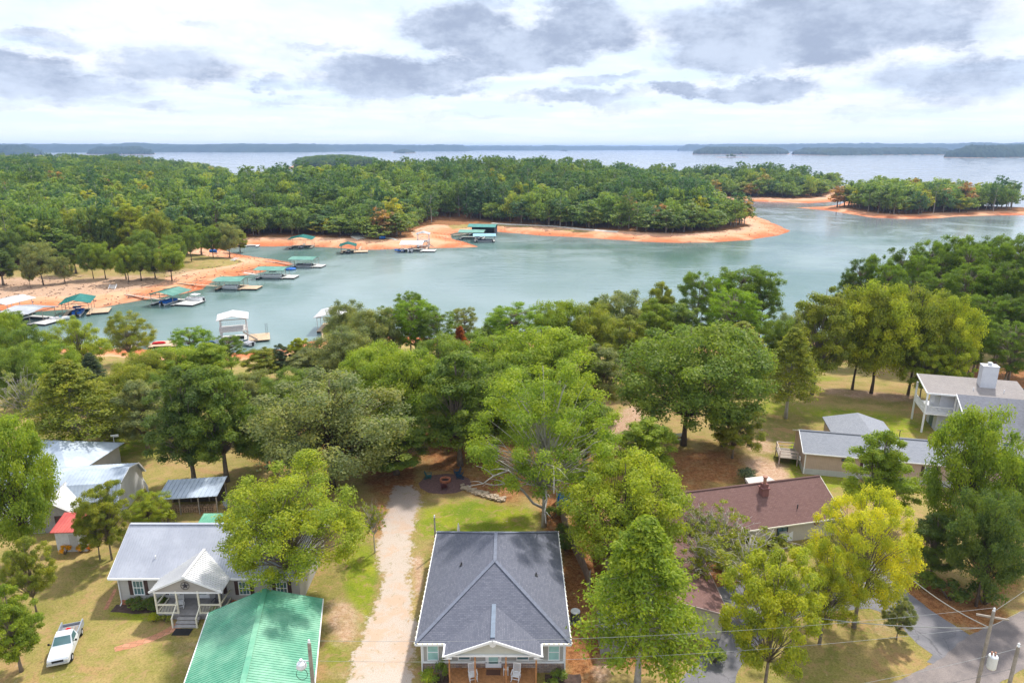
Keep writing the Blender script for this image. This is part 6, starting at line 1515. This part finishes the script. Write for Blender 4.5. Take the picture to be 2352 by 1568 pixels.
d = dock(972, 570, .05, 6, 6, 'two-level party dock with a small white roof behind the white-roofed dock', MWHT, 6.2, 0, levels=2, pitch=.9)
d = dock(1106, 541, -.15, 15, 9, 'big dark-sided green-roofed boathouse near the grassy bank', MGRN2, 4.2, 0, side=plain('dark_cladding', (.04, .06, .09), .7), pitch=1.2, hipdir='x', gang=((1040, 541, .7), -7, 5))
d = dock(1082, 551, -.1, 13, 9, 'lighter green dock roof left of the dark-sided boathouse', MGRN3, 3.4, 0, pitch=1.0, hipdir='x'); pontoon(*loc_of(d, 3, 3, .1), 0, 'pontoon boat under the lighter green roof')
d = dock(1113, 557, .05, 11, 8, 'light blue-roofed dock in front of the dark-sided boathouse', MBLU3, 2.8, 0, pitch=.8, hipdir='x'); pontoon(*loc_of(d, 0, 3, .1), 1.5, 'dark pontoon boat under the light blue roof', L=8, hull=plain('navy_hull', (.04, .06, .10), .5))
d = dock(540, 789, .35, 6.6, 6.6, 'white-roofed two-level dock with a stair, nearest the camera', MWHT, 5.7, 0, levels=2, pitch=.9)
MB().box((5.9, 2.5, .55), (5.1, 7.0, .12)).build('swim_deck', DECKW, d); lad = MB()
for sx in (-.25, .25): lad.beam((7.8 + sx, 4.5, .6), (7.8 + sx, 4.5, 3.6), .05)
for k_ in range(7): lad.beam((7.55, 4.5, .9 + k_*.4), (8.05, 4.5, .9 + k_*.4), .05)
lad.build('ladder', DARKM, d)
runabout(*loc_of(d, -2.6, -3.4, .25), .5, 'white motor boat in front of the two-level dock', WHITE); runabout(*loc_of(d, -5.4, -1.5, .25), .4, 'boat with a bright blue cover beside the two-level dock', BLUEC); runabout(*loc_of(d, 2.6, -2.2, .25), 1.0, 'grey-white boat tied at the right side of the two-level dock', plain('pale_hull', (.55, .58, .6), .4))
d = dock(762, 765, .05, 8, 9, 'white-roofed dock half hidden by the silvery tree', MWHT, 3.8, 0, pitch=1.0, gang=((745, 786, .6), -2, 0), deckm=DECKW); runabout(*loc_of(d, 0, 4, .25), 0, 'boat with a dark canopy under the half-hidden white roof', BLACK)
d = dock(372, 801, .15, 6.5, 5.5, 'roofless wooden floating deck with a red slide and ladder', MWHT, 3, 0, roof=False, deckm=DECKW, gang=((255, 803, .8), -3, 3)); MB().box((0, 2.3, .56), (4.4, 3.6, .12)).build('centre_deck', DECKW, d)
lad = MB()
for sx in (-.25, .25): lad.beam((1.6 + sx, 3.5, .6), (1.6 + sx, 3.5, 3.4), .06)
for k_ in range(7): lad.beam((1.35, 3.5, .9 + k_*.38), (1.85, 3.5, .9 + k_*.38), .06)
lad.build('ladder', DARKM, d); p_ = loc_of(d, -1.4, 2.5, .62); kb = MB(); kb.tube([(-1.6, 0, .15), (-1.2, 0, .3), (0, 0, .32), (1.2, 0, .3), (1.6, 0, .15)], [.05, .28, .34, .28, .05], 10); kb.build('kayak', REDC, label='red kayak lying on the roofless floating deck', cat='kayak', loc=p_, rz=.3)
d = dock(575, 569, .15, 7, 6, 'small white roofless dock at the back of the inner cove', MWHT, 3, 0, roof=False, deckm=MWHT)
for px, py, lab in ((878, 549, 'blue barrel float lying on the cove beach'), (490, 580, 'blue drum on the lawn edge of the left point')):
    x, y, z = hit(px, py); MB().tube([(-1.6, 0, .75), (1.6, 0, .75)], .75, 14).build('barrel', BLUEC, label=lab, cat='barrel', loc=(x, y, z), rz=.2)
# shore steps and stair
for px, py, rz, lab in ((258, 662, .3, 'small white stair on the sand bank of the left point'), (536, 598, -.6, 'weathered stair at the tip of the left lawn')):
    x, y, z = hit(px, py); s_ = empty('beach_stair', (x, y, z), rz, lab, 'stair'); b = MB()
    for i in range(7): b.box((0, i*.55 - 1.5, -.25 + i*.17), (1.9, .42, .08))
    b.build('tread', DECKG, s_); MB().beam((-1.05, -1.8, -.3), (-1.05, 2.2, .95), .14, .2).beam((1.05, -1.8, -.3), (1.05, 2.2, .95), .14, .2).build('stringer', WHITE, s_)
# pale path above the cove beach
def far_path(pxs, w, name):
    b = MB(); P_ = [hit(px, py) for px, py in pxs]; fine_ = []
    for i in range(len(P_) - 1):
        a, c = Vector(P_[i][:2]), Vector(P_[i+1][:2]); n = max(1, int((c - a).length / 2))
        for j in range(n): fine_.append(a.lerp(c, j/n))
    fine_.append(Vector(P_[-1][:2])); L_ = []; R_3 = []
    for i, p in enumerate(fine_):
        dd = (fine_[min(i+1, len(fine_)-1)] - fine_[max(0, i-1)]).normalized(); nn = Vector((-dd.y, dd.x)) * w/2
        for lst, q_ in ((L_, p + nn), (R_3, p - nn)): lst.append((q_.x, q_.y, gz(q_.x, q_.y) + .25))
    for i in range(len(fine_) - 1): b.face([R_3[i], R_3[i+1], L_[i+1], L_[i]]); 
    for i in range(len(fine_) - 1):
        for lst in (L_, R_3): a, c = lst[i], lst[i+1]; b.face([a, c, (c[0], c[1], c[2] - .8), (a[0], a[1], a[2] - .8)])
    return b.build(name, CONC2, kind='structure')
CONC2 = plain('pale_concrete', (.60, .56, .50), .9, .1)
far_path([(815, 548), (822, 541), (850, 543), (880, 546), (912, 552)], 2.2, 'beach_path'); far_path([(812, 537), (818, 545), (832, 549)], 5, 'beach_ramp')
far_path([(1130, 513), (1200, 517), (1270, 520), (1340, 527), (1420, 533)], 3, 'bank_path')

# ------------------------------------------------------------------ poles and wires
def pole(name, x, y, ztop, lean, label, arm=True, can=None, r_=.16):
    o_ = empty(name, (x, y, G), 0, label, 'utility pole'); H_ = ztop - G
    MB().tube([(0, 0, -.5), (lean[0], lean[1], H_)], [r_ * 1.15, r_ * .8], 10).build('shaft', GREYWOOD, o_)
    if arm: MB().beam((lean[0]*.95 - .9, lean[1]*.95 + .3, H_ - .45), (lean[0]*.95 + .9, lean[1]*.95 - .3, H_ - .45), .1, .12).build('crossarm', GREYWOOD, o_)
    b = MB(); b.lathe((lean[0], lean[1], H_), [(.05, 0), (.09, .08), (.05, .16), (.08, .24), (.03, .3)], 8); b.build('insulator', WHITE, o_)
    if can:
        cx_, cy_, cz_ = can; t_ = empty('t', (0, 0, 0)); bpy.data.objects.remove(t_)
        tk = MB().lathe((cx_, cy_, cz_), [(.27, 0), (.30, .08), (.30, .95), (.26, 1.02)], 16).build('transformer', GALV, o_)
        MB().lathe((cx_ + .1, cy_, cz_ + 1.0), [(.05, 0), (.08, .1), (.04, .2), (.07, .28)], 8).lathe((cx_ - .1, cy_ + .05, cz_ + 1.0), [(.05, 0), (.08, .1), (.04, .2), (.07, .28)], 8).build('bushing', plain('porcelain', (.35, .16, .10), .3), tk)
        MB().beam((cx_ * .4, cy_ * .4, cz_ + .3), (cx_, cy_, cz_ + .3), .1).beam((cx_ * .4, cy_ * .4, cz_ + .8), (cx_, cy_, cz_ + .8), .1).build('bracket', DARKM, o_)
    return o_
PLX, PLY, PLZ = -13.5, 38.2, 16.3
pole('utility_pole', PLX, PLY, PLZ, (0, 0), 'wooden utility pole with a lamp and meter loop in front of the green-roofed garage', arm=False, can=None, r_=.15)
lp = [o for o in bpy.data.objects if o.name == 'utility_pole'][0]
lm = MB().lathe((-.62, -.1, 6.5), [(.34, 0), (.36, .05), (.30, .30), (.12, .46), (.10, .6)], 16).build('yard_lamp', GALV, lp); MB().lathe((-.62, -.1, 6.2), [(.10, 0), (.20, .1), (.24, .3)], 12).build('lamp_lens', GLASSL, lm); MB().beam((0, 0, 6.9), (-.62, -.1, 6.95), .06).build('lamp_arm', STEEL, lp)
b = MB(); lo = [(-.15 - .75*math.sin(2*math.pi*i/24)*.5 - .5, -.1, 5.9 + .45*math.cos(2*math.pi*i/24)) for i in range(25)]
for i in range(24): b.beam(lo[i], lo[i+1], .025)
b.build('cable_loop', BLACK, lp)
PRX, PRY, PRZ = 32.4, 39.2, 18.0
pole('utility_pole', PRX, PRY, PRZ, (0, 0), 'leaning-looking wooden pole with a silver transformer can by the road corner', arm=True, can=(.42, -.3, 5.7), r_=.125)
x2, z2 = atd(2339, 1485, 35.5)
pole('utility_pole', x2, 35.5, z2, (0, 0), 'short second pole cut by the bottom right corner', arm=False, r_=.13)
WIREM = plain('wire', (.30, .31, .30), .5, .1); WIRED = plain('dark_wire', (.10, .10, .10), .6, .1)
def wire(a, b_, sag, label, r_=.010, m=None):
    a = Vector(a); b_ = Vector(b_); pts = []
    for i in range(25):
        t_ = i/24; p = a.lerp(b_, t_); p.z -= sag * 4 * t_ * (1 - t_); pts.append(tuple(p - a))
    MB().tube(pts, r_, 5).build('power_line', m or WIREM, label=label, cat='power line', loc=tuple(a), group='power lines strung across the front')
wire((PLX, PLY, PLZ + .2), (PRX, PRY, PRZ + .3), .9, 'upper power line from the lamp pole to the transformer pole')
wire((PLX, PLY, PLZ - 1.4), (PRX, PRY, PRZ - 1.2), 1.0, 'lower power line from the lamp pole to the transformer pole')
wire((4.0, 33.5, 14.6), (x2, 35.5, z2 - .1), .8, 'lowest power line running to the short second pole'); wire((4.0, 33.0, 14.0), (x2, 35.5, z2 - 1.6), .8, 'dark line under the lowest power line', .012, WIRED)
wire((PRX, PRY, PRZ - 1.3), (33.5, 60, 13.5), 1.4, 'thick service cable from the transformer pole towards the brown-roofed house', .035)
wire((PRX, PRY, PRZ - 1.3), (18.1, 50.5, 10.6), .8, 'thick pale cable from the transformer pole to the garage wing', .03)
wire((PRX, PRY, PRZ), (60, 57, 19), .8, 'line leaving the transformer pole up to the right'); wire((PRX, PRY, PRZ - 1.2), (62, 55, 18), .8, 'lower line leaving the transformer pole to the right')
wire((x2, 35.5, z2), (45, 42, 17), .5, 'line from the short pole to the right edge')
xg, yg = at(994, 1228, 11.3)
pole('service_pole', xg, 61.2, 12.2, (0, 0), 'thin service pole at the back left corner of the charcoal-roofed cottage', arm=False, r_=.09)
wire((xg, 61.2, 12.0), (-6.5, 56, 8.2), .3, 'guy line of the thin service pole', .012)

# ------------------------------------------------------------------ pickup truck
tx, ty = at(153, 1490, G)
T = empty('pickup_truck', (tx, ty, G), math.radians(19) + math.pi, 'old white and grey pickup truck parked nose to the camera on the left lawn', 'truck')
T.scale = (.9, .9, .9)
TW = plain('white_truck_paint', (.62, .66, .72), .25, .05, 2, 0, .6); TG = plain('grey_truck_paint', (.30, .33, .38), .3, .08, 2, 0, .5)
def loft(b, secs):
    for i in range(len(secs) - 1):
        for j in range(len(secs[0])):
            k_ = (j + 1) % len(secs[0]); b.face([secs[i][j], secs[i][k_], secs[i+1][k_], secs[i+1][j]])
    b.face(secs[0][::-1]); b.face(secs[-1])
b = MB()     # local +y = front
def ring(y, hw_, z0, z1, hb_=None): hb_ = hb_ or hw_; return [(-hb_, y, z0), (-hw_, y, (z0 + z1)/2 + .1), (-hw_ + .06, y, z1), (hw_ - .06, y, z1), (hw_, y, (z0 + z1)/2 + .1), (hb_, y, z0)]
loft(b, [ring(2.55, .78, .45, .85), ring(2.45, .86, .42, .98), ring(1.2, .90, .40, 1.08), ring(.95, .90, .40, 1.10), ring(-.75, .90, .40, 1.10)]); b.build('body', TW, T)
b = MB(); loft(b, [[(-.86, .95, 1.1), (-.86, .95, 1.12), (.86, .95, 1.12), (.86, .95, 1.1)], [(-.84, .92, 1.1), (-.82, .9, 1.15), (.82, .9, 1.15), (.84, .92, 1.1)], [(-.84, .25, 1.1), (-.66, .25, 1.68), (.66, .25, 1.68), (.84, .25, 1.1)], [(-.84, -.55, 1.1), (-.66, -.5, 1.70), (.66, -.5, 1.70), (.84, -.55, 1.1)], [(-.84, -.72, 1.1), (-.76, -.66, 1.3), (.76, -.66, 1.3), (.84, -.72, 1.1)]]); b.build('cab', TW, T)
b = MB(); b.face([(-.74, .86, 1.17), (.74, .86, 1.17), (.61, .29, 1.66), (-.61, .29, 1.66)]); b.build('windshield', GLASS, T).location.y = .02
b = MB(); b.face([(.856, .75, 1.16), (.852, -.45, 1.16), (.70, -.4, 1.62), (.70, .25, 1.62)]); b.face([(-.856, .75, 1.16), (-.70, .25, 1.62), (-.70, -.4, 1.62), (-.852, -.45, 1.16)]); b.build('side_window', GLASS, T)
b = MB()
for sx in (-1, 1): b.box((sx*.86, -1.75, .80), (.10, 1.95, .62))
b.box((0, -.82, .80), (1.72, .06, .60)); b.build('bed_side', TG, T); MB().box((0, -1.75, .55), (1.64, 1.9, .06)).build('bed_floor', plain('bed_liner', (.25, .25, .27), .7), T); MB().box((0, -2.75, .52), (1.66, .06, .60), 0, .0).build('tailgate', TG, T)
for sx in (-1, 1):
    for sy in (1.75, -1.75):
        w_ = MB().tube([(sx*.72, sy, .34), (sx*.93, sy, .34)], .34, 18).build('wheel', TYRE, T); MB().tube([(sx*.90, sy, .34), (sx*.945, sy, .34)], .18, 12).build('rim', STEEL, w_)
    MB().box((sx*.66, 2.56, .72), (.3, .05, .16)).build('headlight', plain('lens', (.6, .6, .55), .2, .05), T); MB().beam((sx*.86, .65, 1.2), (sx*1.08, .65, 1.22), .04).box((sx*1.08, .62, 1.26), (.16, .08, .18)).build('side_mirror', BLACK, T)
MB().box((0, 2.60, .52), (1.7, .1, .16)).build('bumper', STEEL, T); MB().box((0, 2.56, .74), (.9, .04, .2)).build('grille', BLACK, T)
a_ = math.radians(19) + math.pi
def tl(lx, ly, lz): return (tx + .9*(lx*math.cos(a_) - ly*math.sin(a_)), ty + .9*(lx*math.sin(a_) + ly*math.cos(a_)), G + .9*lz + .005)
MB().box((0, 0, .12), (.32, .24, .24)).box((0, 0, .26), (.1, .1, .06)).build('fuel_can', REDC, label='small red fuel can in the bed of the pickup', cat='fuel can', loc=tl(.2, -1.9, .58))
b = MB()
for i in range(4): b.box((-.4 + i*.25, 0, .03 + .03*i), (.16, 1.5, .04))
b.build('boards', GREYWOOD, label='loose boards in the bed of the pickup', cat='boards', loc=tl(-.1, -1.5, .60), rz=a_ + .1)

# ------------------------------------------------------------------ yard things
# board fence right of the cottage
F_ = empty('privacy_fence', (0, 0, G), 0, 'weathered board fence running back along the right side of the cottage yard', 'fence')
fp = [at(1352, 1350, G), at(1338, 1310, G), at(1318, 1270, G), at(1300, 1225, G), at(1287, 1185, G), at(1278, 1150, G)]
b = MB(); rr = random.Random(8)
for i in range(len(fp) - 1):
    a, c = Vector(fp[i]), Vector(fp[i+1]); n = int((c - a).length / .16); ang_ = math.atan2(c.y - a.y, c.x - a.x)
    for j in range(n): p = a.lerp(c, (j + .5)/n); h_ = 1.75 + rr.uniform(-.05, .05); b.box((p.x, p.y, h_/2), (.15, .025, h_), ang_)
b.build('board_panel', plain('fence_boards', (.27, .20, .15), .9, .3, 3), F_)
for i in range(len(fp)): MB().box((fp[i][0] + .08, fp[i][1], .95), (.12, .12, 1.9)).build('post', GREYWOOD, F_)
# fire pit with chairs
fx, fy = at(1022, 1110, G)
sheet('fire_pit_pad', None, .01, plain('dark_pavers', (.13, .075, .07), .9, .3, 4), .05, .5, 30, world=[(fx + 3.3*math.cos(t_*.52), fy + 2.7*math.sin(t_*.52)) for t_ in range(12)], kind='structure')
fpit = empty('fire_pit', (fx, fy + .6, G), 0, 'round brick fire pit ringed by chairs behind the cottage lawn', 'fire pit')
b = MB()
for i in range(18):
    a = 2*math.pi*i/18
    for k_ in range(2): b.box((.62*math.cos(a + k_*.17), .62*math.sin(a + k_*.17), .1 + k_*.17), (.14, .21, .16), a + k_*.17)
b.build('ring', BRICK, fpit); MB().tube([(0, 0, .02), (0, 0, .1)], .55, 14).build('ash', BLACK, fpit)
def adiron(x, y, rz, label, m, cat='chair'):
    r_ = empty('lawn_chair', (x, y, G + .02), rz, label, cat, 'chairs round the fire pit'); b = MB()
    for i in range(5): b.box((0, -.25 + i*.12, .38 - i*.025), (.55, .1, .03))
    b.build('seat', m, r_); b = MB()
    for i in range(5): b.beam((-.22 + i*.11, .26, .3), (-.26 + i*.13, .55, 1.0 - .06*abs(i - 2)), .1, .025)
    b.build('backrest', m, r_)
    for sx in (-1, 1): MB().box((sx*.36, -.02, .58), (.14, .7, .03)).build('armrest', m, r_); MB().beam((sx*.33, -.28, 0), (sx*.33, -.28, .57), .07).beam((sx*.31, -.28, .32), (sx*.31, .6, .02), .05, .1).build('leg', m, r_)
    return r_
DKR = plain('dark_red_resin', (.09, .03, .035), .6); NAVY = plain('navy_resin', (.02, .06, .12), .6); TEAL = plain('teal_resin', (.02, .10, .11), .6)
c1x, c1y = at(1020, 1122, G); adiron(c1x, c1y, math.pi, 'dark chair with its back to the cottage, nearest of the fire pit chairs', DKR)
MB()
adiron(*at(985, 1098, G), -math.pi/2 + math.pi, 'teal chair on the left of the fire pit', TEAL); adiron(*at(1055, 1098, G), -math.pi/2, 'navy chair on the right of the fire pit', NAVY); adiron(*at(1050, 1090, G), -math.pi/2 + .4, 'second navy chair, behind the first on the right of the fire pit', NAVY)
# low stone border
sb = MB(); rr = random.Random(4); bp = [at(1060, 1118, G), at(1090, 1130, G), at(1120, 1140, G), at(1160, 1150, G)]
for i in range(3):
    a, c = Vector(bp[i]), Vector(bp[i+1])
    for j in range(14):
        for k_ in range(2): p = a.lerp(c, (j + rr.random())/14); sb.box((p.x, p.y + rr.uniform(-.5, .5), .10 + .1*k_), (rr.uniform(.3, .6), rr.uniform(.2, .4), rr.uniform(.1, .2)), rr.uniform(0, 3))
o_ = sb.build('stone_border', plain('field_stone', (.38, .30, .22), .9, .3, 2), label='low dry-stone border along the back of the lawn', cat='stone border', loc=(0, 0, G))
# picnic table
x, y, z = hit(1558, 1010); pt = empty('picnic_table', (x, y, z), .25, 'pale stone picnic table beside the forked oak trunk', 'picnic table')
MB().box((0, 0, .76), (1.9, .95, .1)).build('table_top', CONC, pt)
for sy in (-1, 1): MB().box((0, sy*.85, .45), (1.9, .32, .09)).build('bench', CONC, pt)
for sx in (-1, 1): MB().box((sx*.6, 0, .36), (.2, .7, .72)).box((sx*.6, 0, .36), (.16, 1.8, .1)).build('leg', plain('dark_concrete', (.2, .17, .15), .9), pt)
# closed patio umbrella
x, z = atd(1053, 1212, 61.8); um = empty('patio_umbrella', (x, 61.8, G), 0, 'closed white patio umbrella just behind the cottage roof', 'umbrella')
MB().tube([(0, 0, 0), (0, 0, 2.9)], .03, 8).build('pole', STEEL, um); MB().lathe((0, 0, 1.1), [(.05, 0), (.22, .15), (.20, .8), (.12, 1.6), (.03, 2.15)], 10).build('canopy', plain('white_canvas', (.75, .75, .72), .8), um); MB().lathe((0, 0, 0), [(.28, 0), (.28, .08), (.05, .14)], 12).build('base', DARKM, um)
# blue tarp shelter
x, y = at(1298, 1172, G); tp = empty('tarp_shelter', (x, y, G), .1, 'bright blue tarp hung on a frame beside the lime-green tree', 'tarp')
b = MB()
for j in range(7):
    for i in range(7): b.v.append((-.9 + .3*i, .12*math.sin(i*1.7 + j*.8), .35 + .33*j + .05*math.sin(i*2.1)))
for j in range(6):
    for i in range(6): b.f.append((j*7+i, j*7+i+1, (j+1)*7+i+1, (j+1)*7+i)); b.uv += [(0, 0)]*4
b.build('tarp', plain('blue_tarp', (.0, .22, .75), .4, .15), tp); MB().beam((-1, .1, 0), (-1, .1, 2.5), .06).beam((1, .1, 0), (1, .1, 2.5), .06).beam((-1, .1, 2.45), (1.6, -.6, 2.3), .06).build('frame', WHITE, tp)
# lawn chair by the lean-to, yard post, clothes post
x, y = at(524, 1168, G); adiron(x, y, .9, 'lone grey garden chair right of the lean-to shed', plain('grey_resin', (.3, .32, .36), .6)); bpy.context.view_layer.update()
x, y = at(1960, 1055, G)
for px, py, ph_, lab in ((1828, 1000, 2.2, 'white corner post behind the tan house'), (2062, 1003, 2.3, 'thin clothes-line post on the right lawn')):
    x, y = at(px, py + 20, G); q_ = empty('line_post', (x, y, G), 0, lab, 'post'); MB().tube([(0, 0, -.2), (0, 0, ph_)], .05, 8).build('upright', DARKM if px > 2000 else WHITE, q_); MB().beam((-.4, 0, ph_), (.4, 0, ph_), .05).build('crossbar', DARKM if px > 2000 else WHITE, q_)
# picket fence near the gambrel house
x, y = at(335, 1122, G); wf = empty('picket_fence', (x, y, G), -.9, 'short white picket fence behind the right end of the gambrel house', 'fence'); b = MB()
for i in range(14): b.box((-1.6 + i*.25, 0, .55), (.09, .03, 1.1))
b.build('picket', WHITE, wf); MB().box((0, .04, .35), (3.5, .04, .08)).box((0, .04, .9), (3.5, .04, .08)).build('rail', WHITE, wf)
# bushes
BU = [(1222,1552,1.5,1.25,MID,'round green bush in the left mulch bed by the porch'),(1195,1560,1.1,.9,MID,'second green bush at the corner of the left mulch bed')]
def bush(x, y, w, h, c, lab, g_=None): put_tree('bush', x, y, gz(x, y), w, h, c, lab, 'shrub', g_)
bush(hx - 5.0, hy - 1.1, 1.5, 1.1, BRT, 'round bright green bush left of the porch steps, under the left window'); bush(hx - 4.0, hy - .9, .8, 1.9, MID, 'upright dark green shrub against the left porch post'); bush(hx - 4.4, hy - 2.4, 1.1, .8, MID, 'small bush at the front of the left mulch bed')
bush(hx + 4.9, hy - 1.1, 1.3, .9, MID, 'round bush under the right window of the cottage'); bush(hx + 4.0, hy - 2.3, 1.2, .8, BRT, 'bush at the front of the right mulch bed')
for i, (bx, by, bw, bh, c, lab) in enumerate([(-33.9, 52.7, 1.4, 1.0, DARK, 'dark clipped bush, left one under the ranch house window'), (-32.8, 52.7, 1.4, 1.05, DARK, 'dark clipped bush, middle one under the ranch house window'), (-31.8, 52.6, 1.3, 1.0, DARK, 'dark clipped bush against the ranch porch'),
    (-31.4, 50.9, 1.0, .8, YG, 'yellowish bush left of the ranch porch steps'), (-30.4, 50.9, .9, .7, OLV, 'small olive bush beside the ranch porch steps'), (-26.3, 51.6, .8, 1.1, MID, 'bush at the right corner of the ranch porch')]): bush(bx, by, bw, bh, c, lab)
for px, py, w, h, c, lab in [(150,1272,.9,1.0,(.75,.50,.02),'yellow flowering bush, left one in front of the red-roofed shed'),(186,1268,.8,.9,(.75,.50,.02),'yellow flowering bush, right one in front of the red-roofed shed'),(205,1262,.7,.6,(.7,.22,.03),'orange flowering plant beside the red-roofed shed'),(207,1248,1.6,2.0,DARK,'dark shrub at the right corner of the red-roofed shed'),
    (1298,1262,1.8,1.6,DARK,'big dark shrub at the back right corner of the cottage'),(1290,1235,1.3,1.8,DARK,'dark shrub by the foot of the silvery-limbed oak'),(1270,1190,1.5,1.4,MID,'shrub in the straw bed behind the cottage'),(1715,1108,2.6,1.9,BLU,'blue-green shrub behind the ridge of the brown-roofed house'),
    (1860,1070,1.6,1.0,YG,'yellow-green plants by the end wall of the tan house'),(1838,1060,1.5,1.0,MID,'dark plants under the deck of the tan house'),(1780,1255,1.6,1.1,OLV,'olive bush below the white sheet'),(1720,1265,2.2,1.4,OLV,'tangled olive bush in front of the brown-roofed house'),(1660,1290,2.4,1.3,OLV,'low tangled shrub beside the garage wing'),
    (1640,1520,1.8,1.2,MID,'dark shrub at the foot of the conical cypress'),(1700,1300,2.6,1.5,GRY,'grey-green bramble left of the driveway'),(1660,1025,3.0,2.2,YG,'rounded yellow-green shrub right of the wide oak trunk'),(300,1300,.7,.5,MID,'small shrub on the left lawn'),
    (100,1075,3.2,2.0,RUST,'rust-brown shrub behind the hipped metal roof'),(150,1085,2.6,1.8,RUST,'smaller rust-brown shrub behind the hipped metal roof'),(2260,1385,2.8,2.2,DARK,'dark shrub under the right-hand oaks'),(2180,1375,2.4,1.8,DARK,'dark shrub left of the right-hand oak trunks'),(2120,1350,2.2,1.8,MID,'shrub at the bend of the driveway'),
    (380,1210,1.8,2.0,LIME,'lime shrub at the left end of the lean-to')]:
    x, y = at(px, py, G); bush(x, y, w, h, c, lab)

# stones, stumps and driftwood left on the drawn-down banks
rk = np.random.RandomState(44); b = MB(); n_ = 0
cpx = np.concatenate([rk.uniform(0, 1815, 9000), rk.uniform(1830, 2352, 1500)]); cpy = np.concatenate([rk.uniform(505, 720, 9000), rk.uniform(470, 503, 1500)])
cxy = np.array([at(p, q, .8) for p, q in zip(cpx, cpy)]); chh = ground(cxy[:, 0], cxy[:, 1])
for (x, y), hh in zip(cxy, chh):
    if not (.05 < hh < 2.2) or n_ >= 900: continue
    s_ = rk.uniform(.12, .5); n_ += 1
    if rk.rand() < .8: b.box((x, y, hh + s_*.2), (s_, s_*rk.uniform(.6, 1), s_*.6), rk.uniform(0, 3), rk.uniform(-.3, .3), rk.uniform(-.3, .3))
    else: a_ = rk.uniform(0, 3.1); L_ = rk.uniform(1.2, 3.5); b.tube([(x, y, hh + .1), (x + L_*.5*math.cos(a_), y + L_*.5*math.sin(a_), hh + .16), (x + L_*math.cos(a_ + .2), y + L_*math.sin(a_ + .2), hh + .1)], [.12, .09, .04], 5)
b.build('shore_debris', plain('driftwood_and_stone', (.26, .17, .12), .9, .4, .5), kind='stuff', label='scattered stones and driftwood on the bare red banks', cat='driftwood')
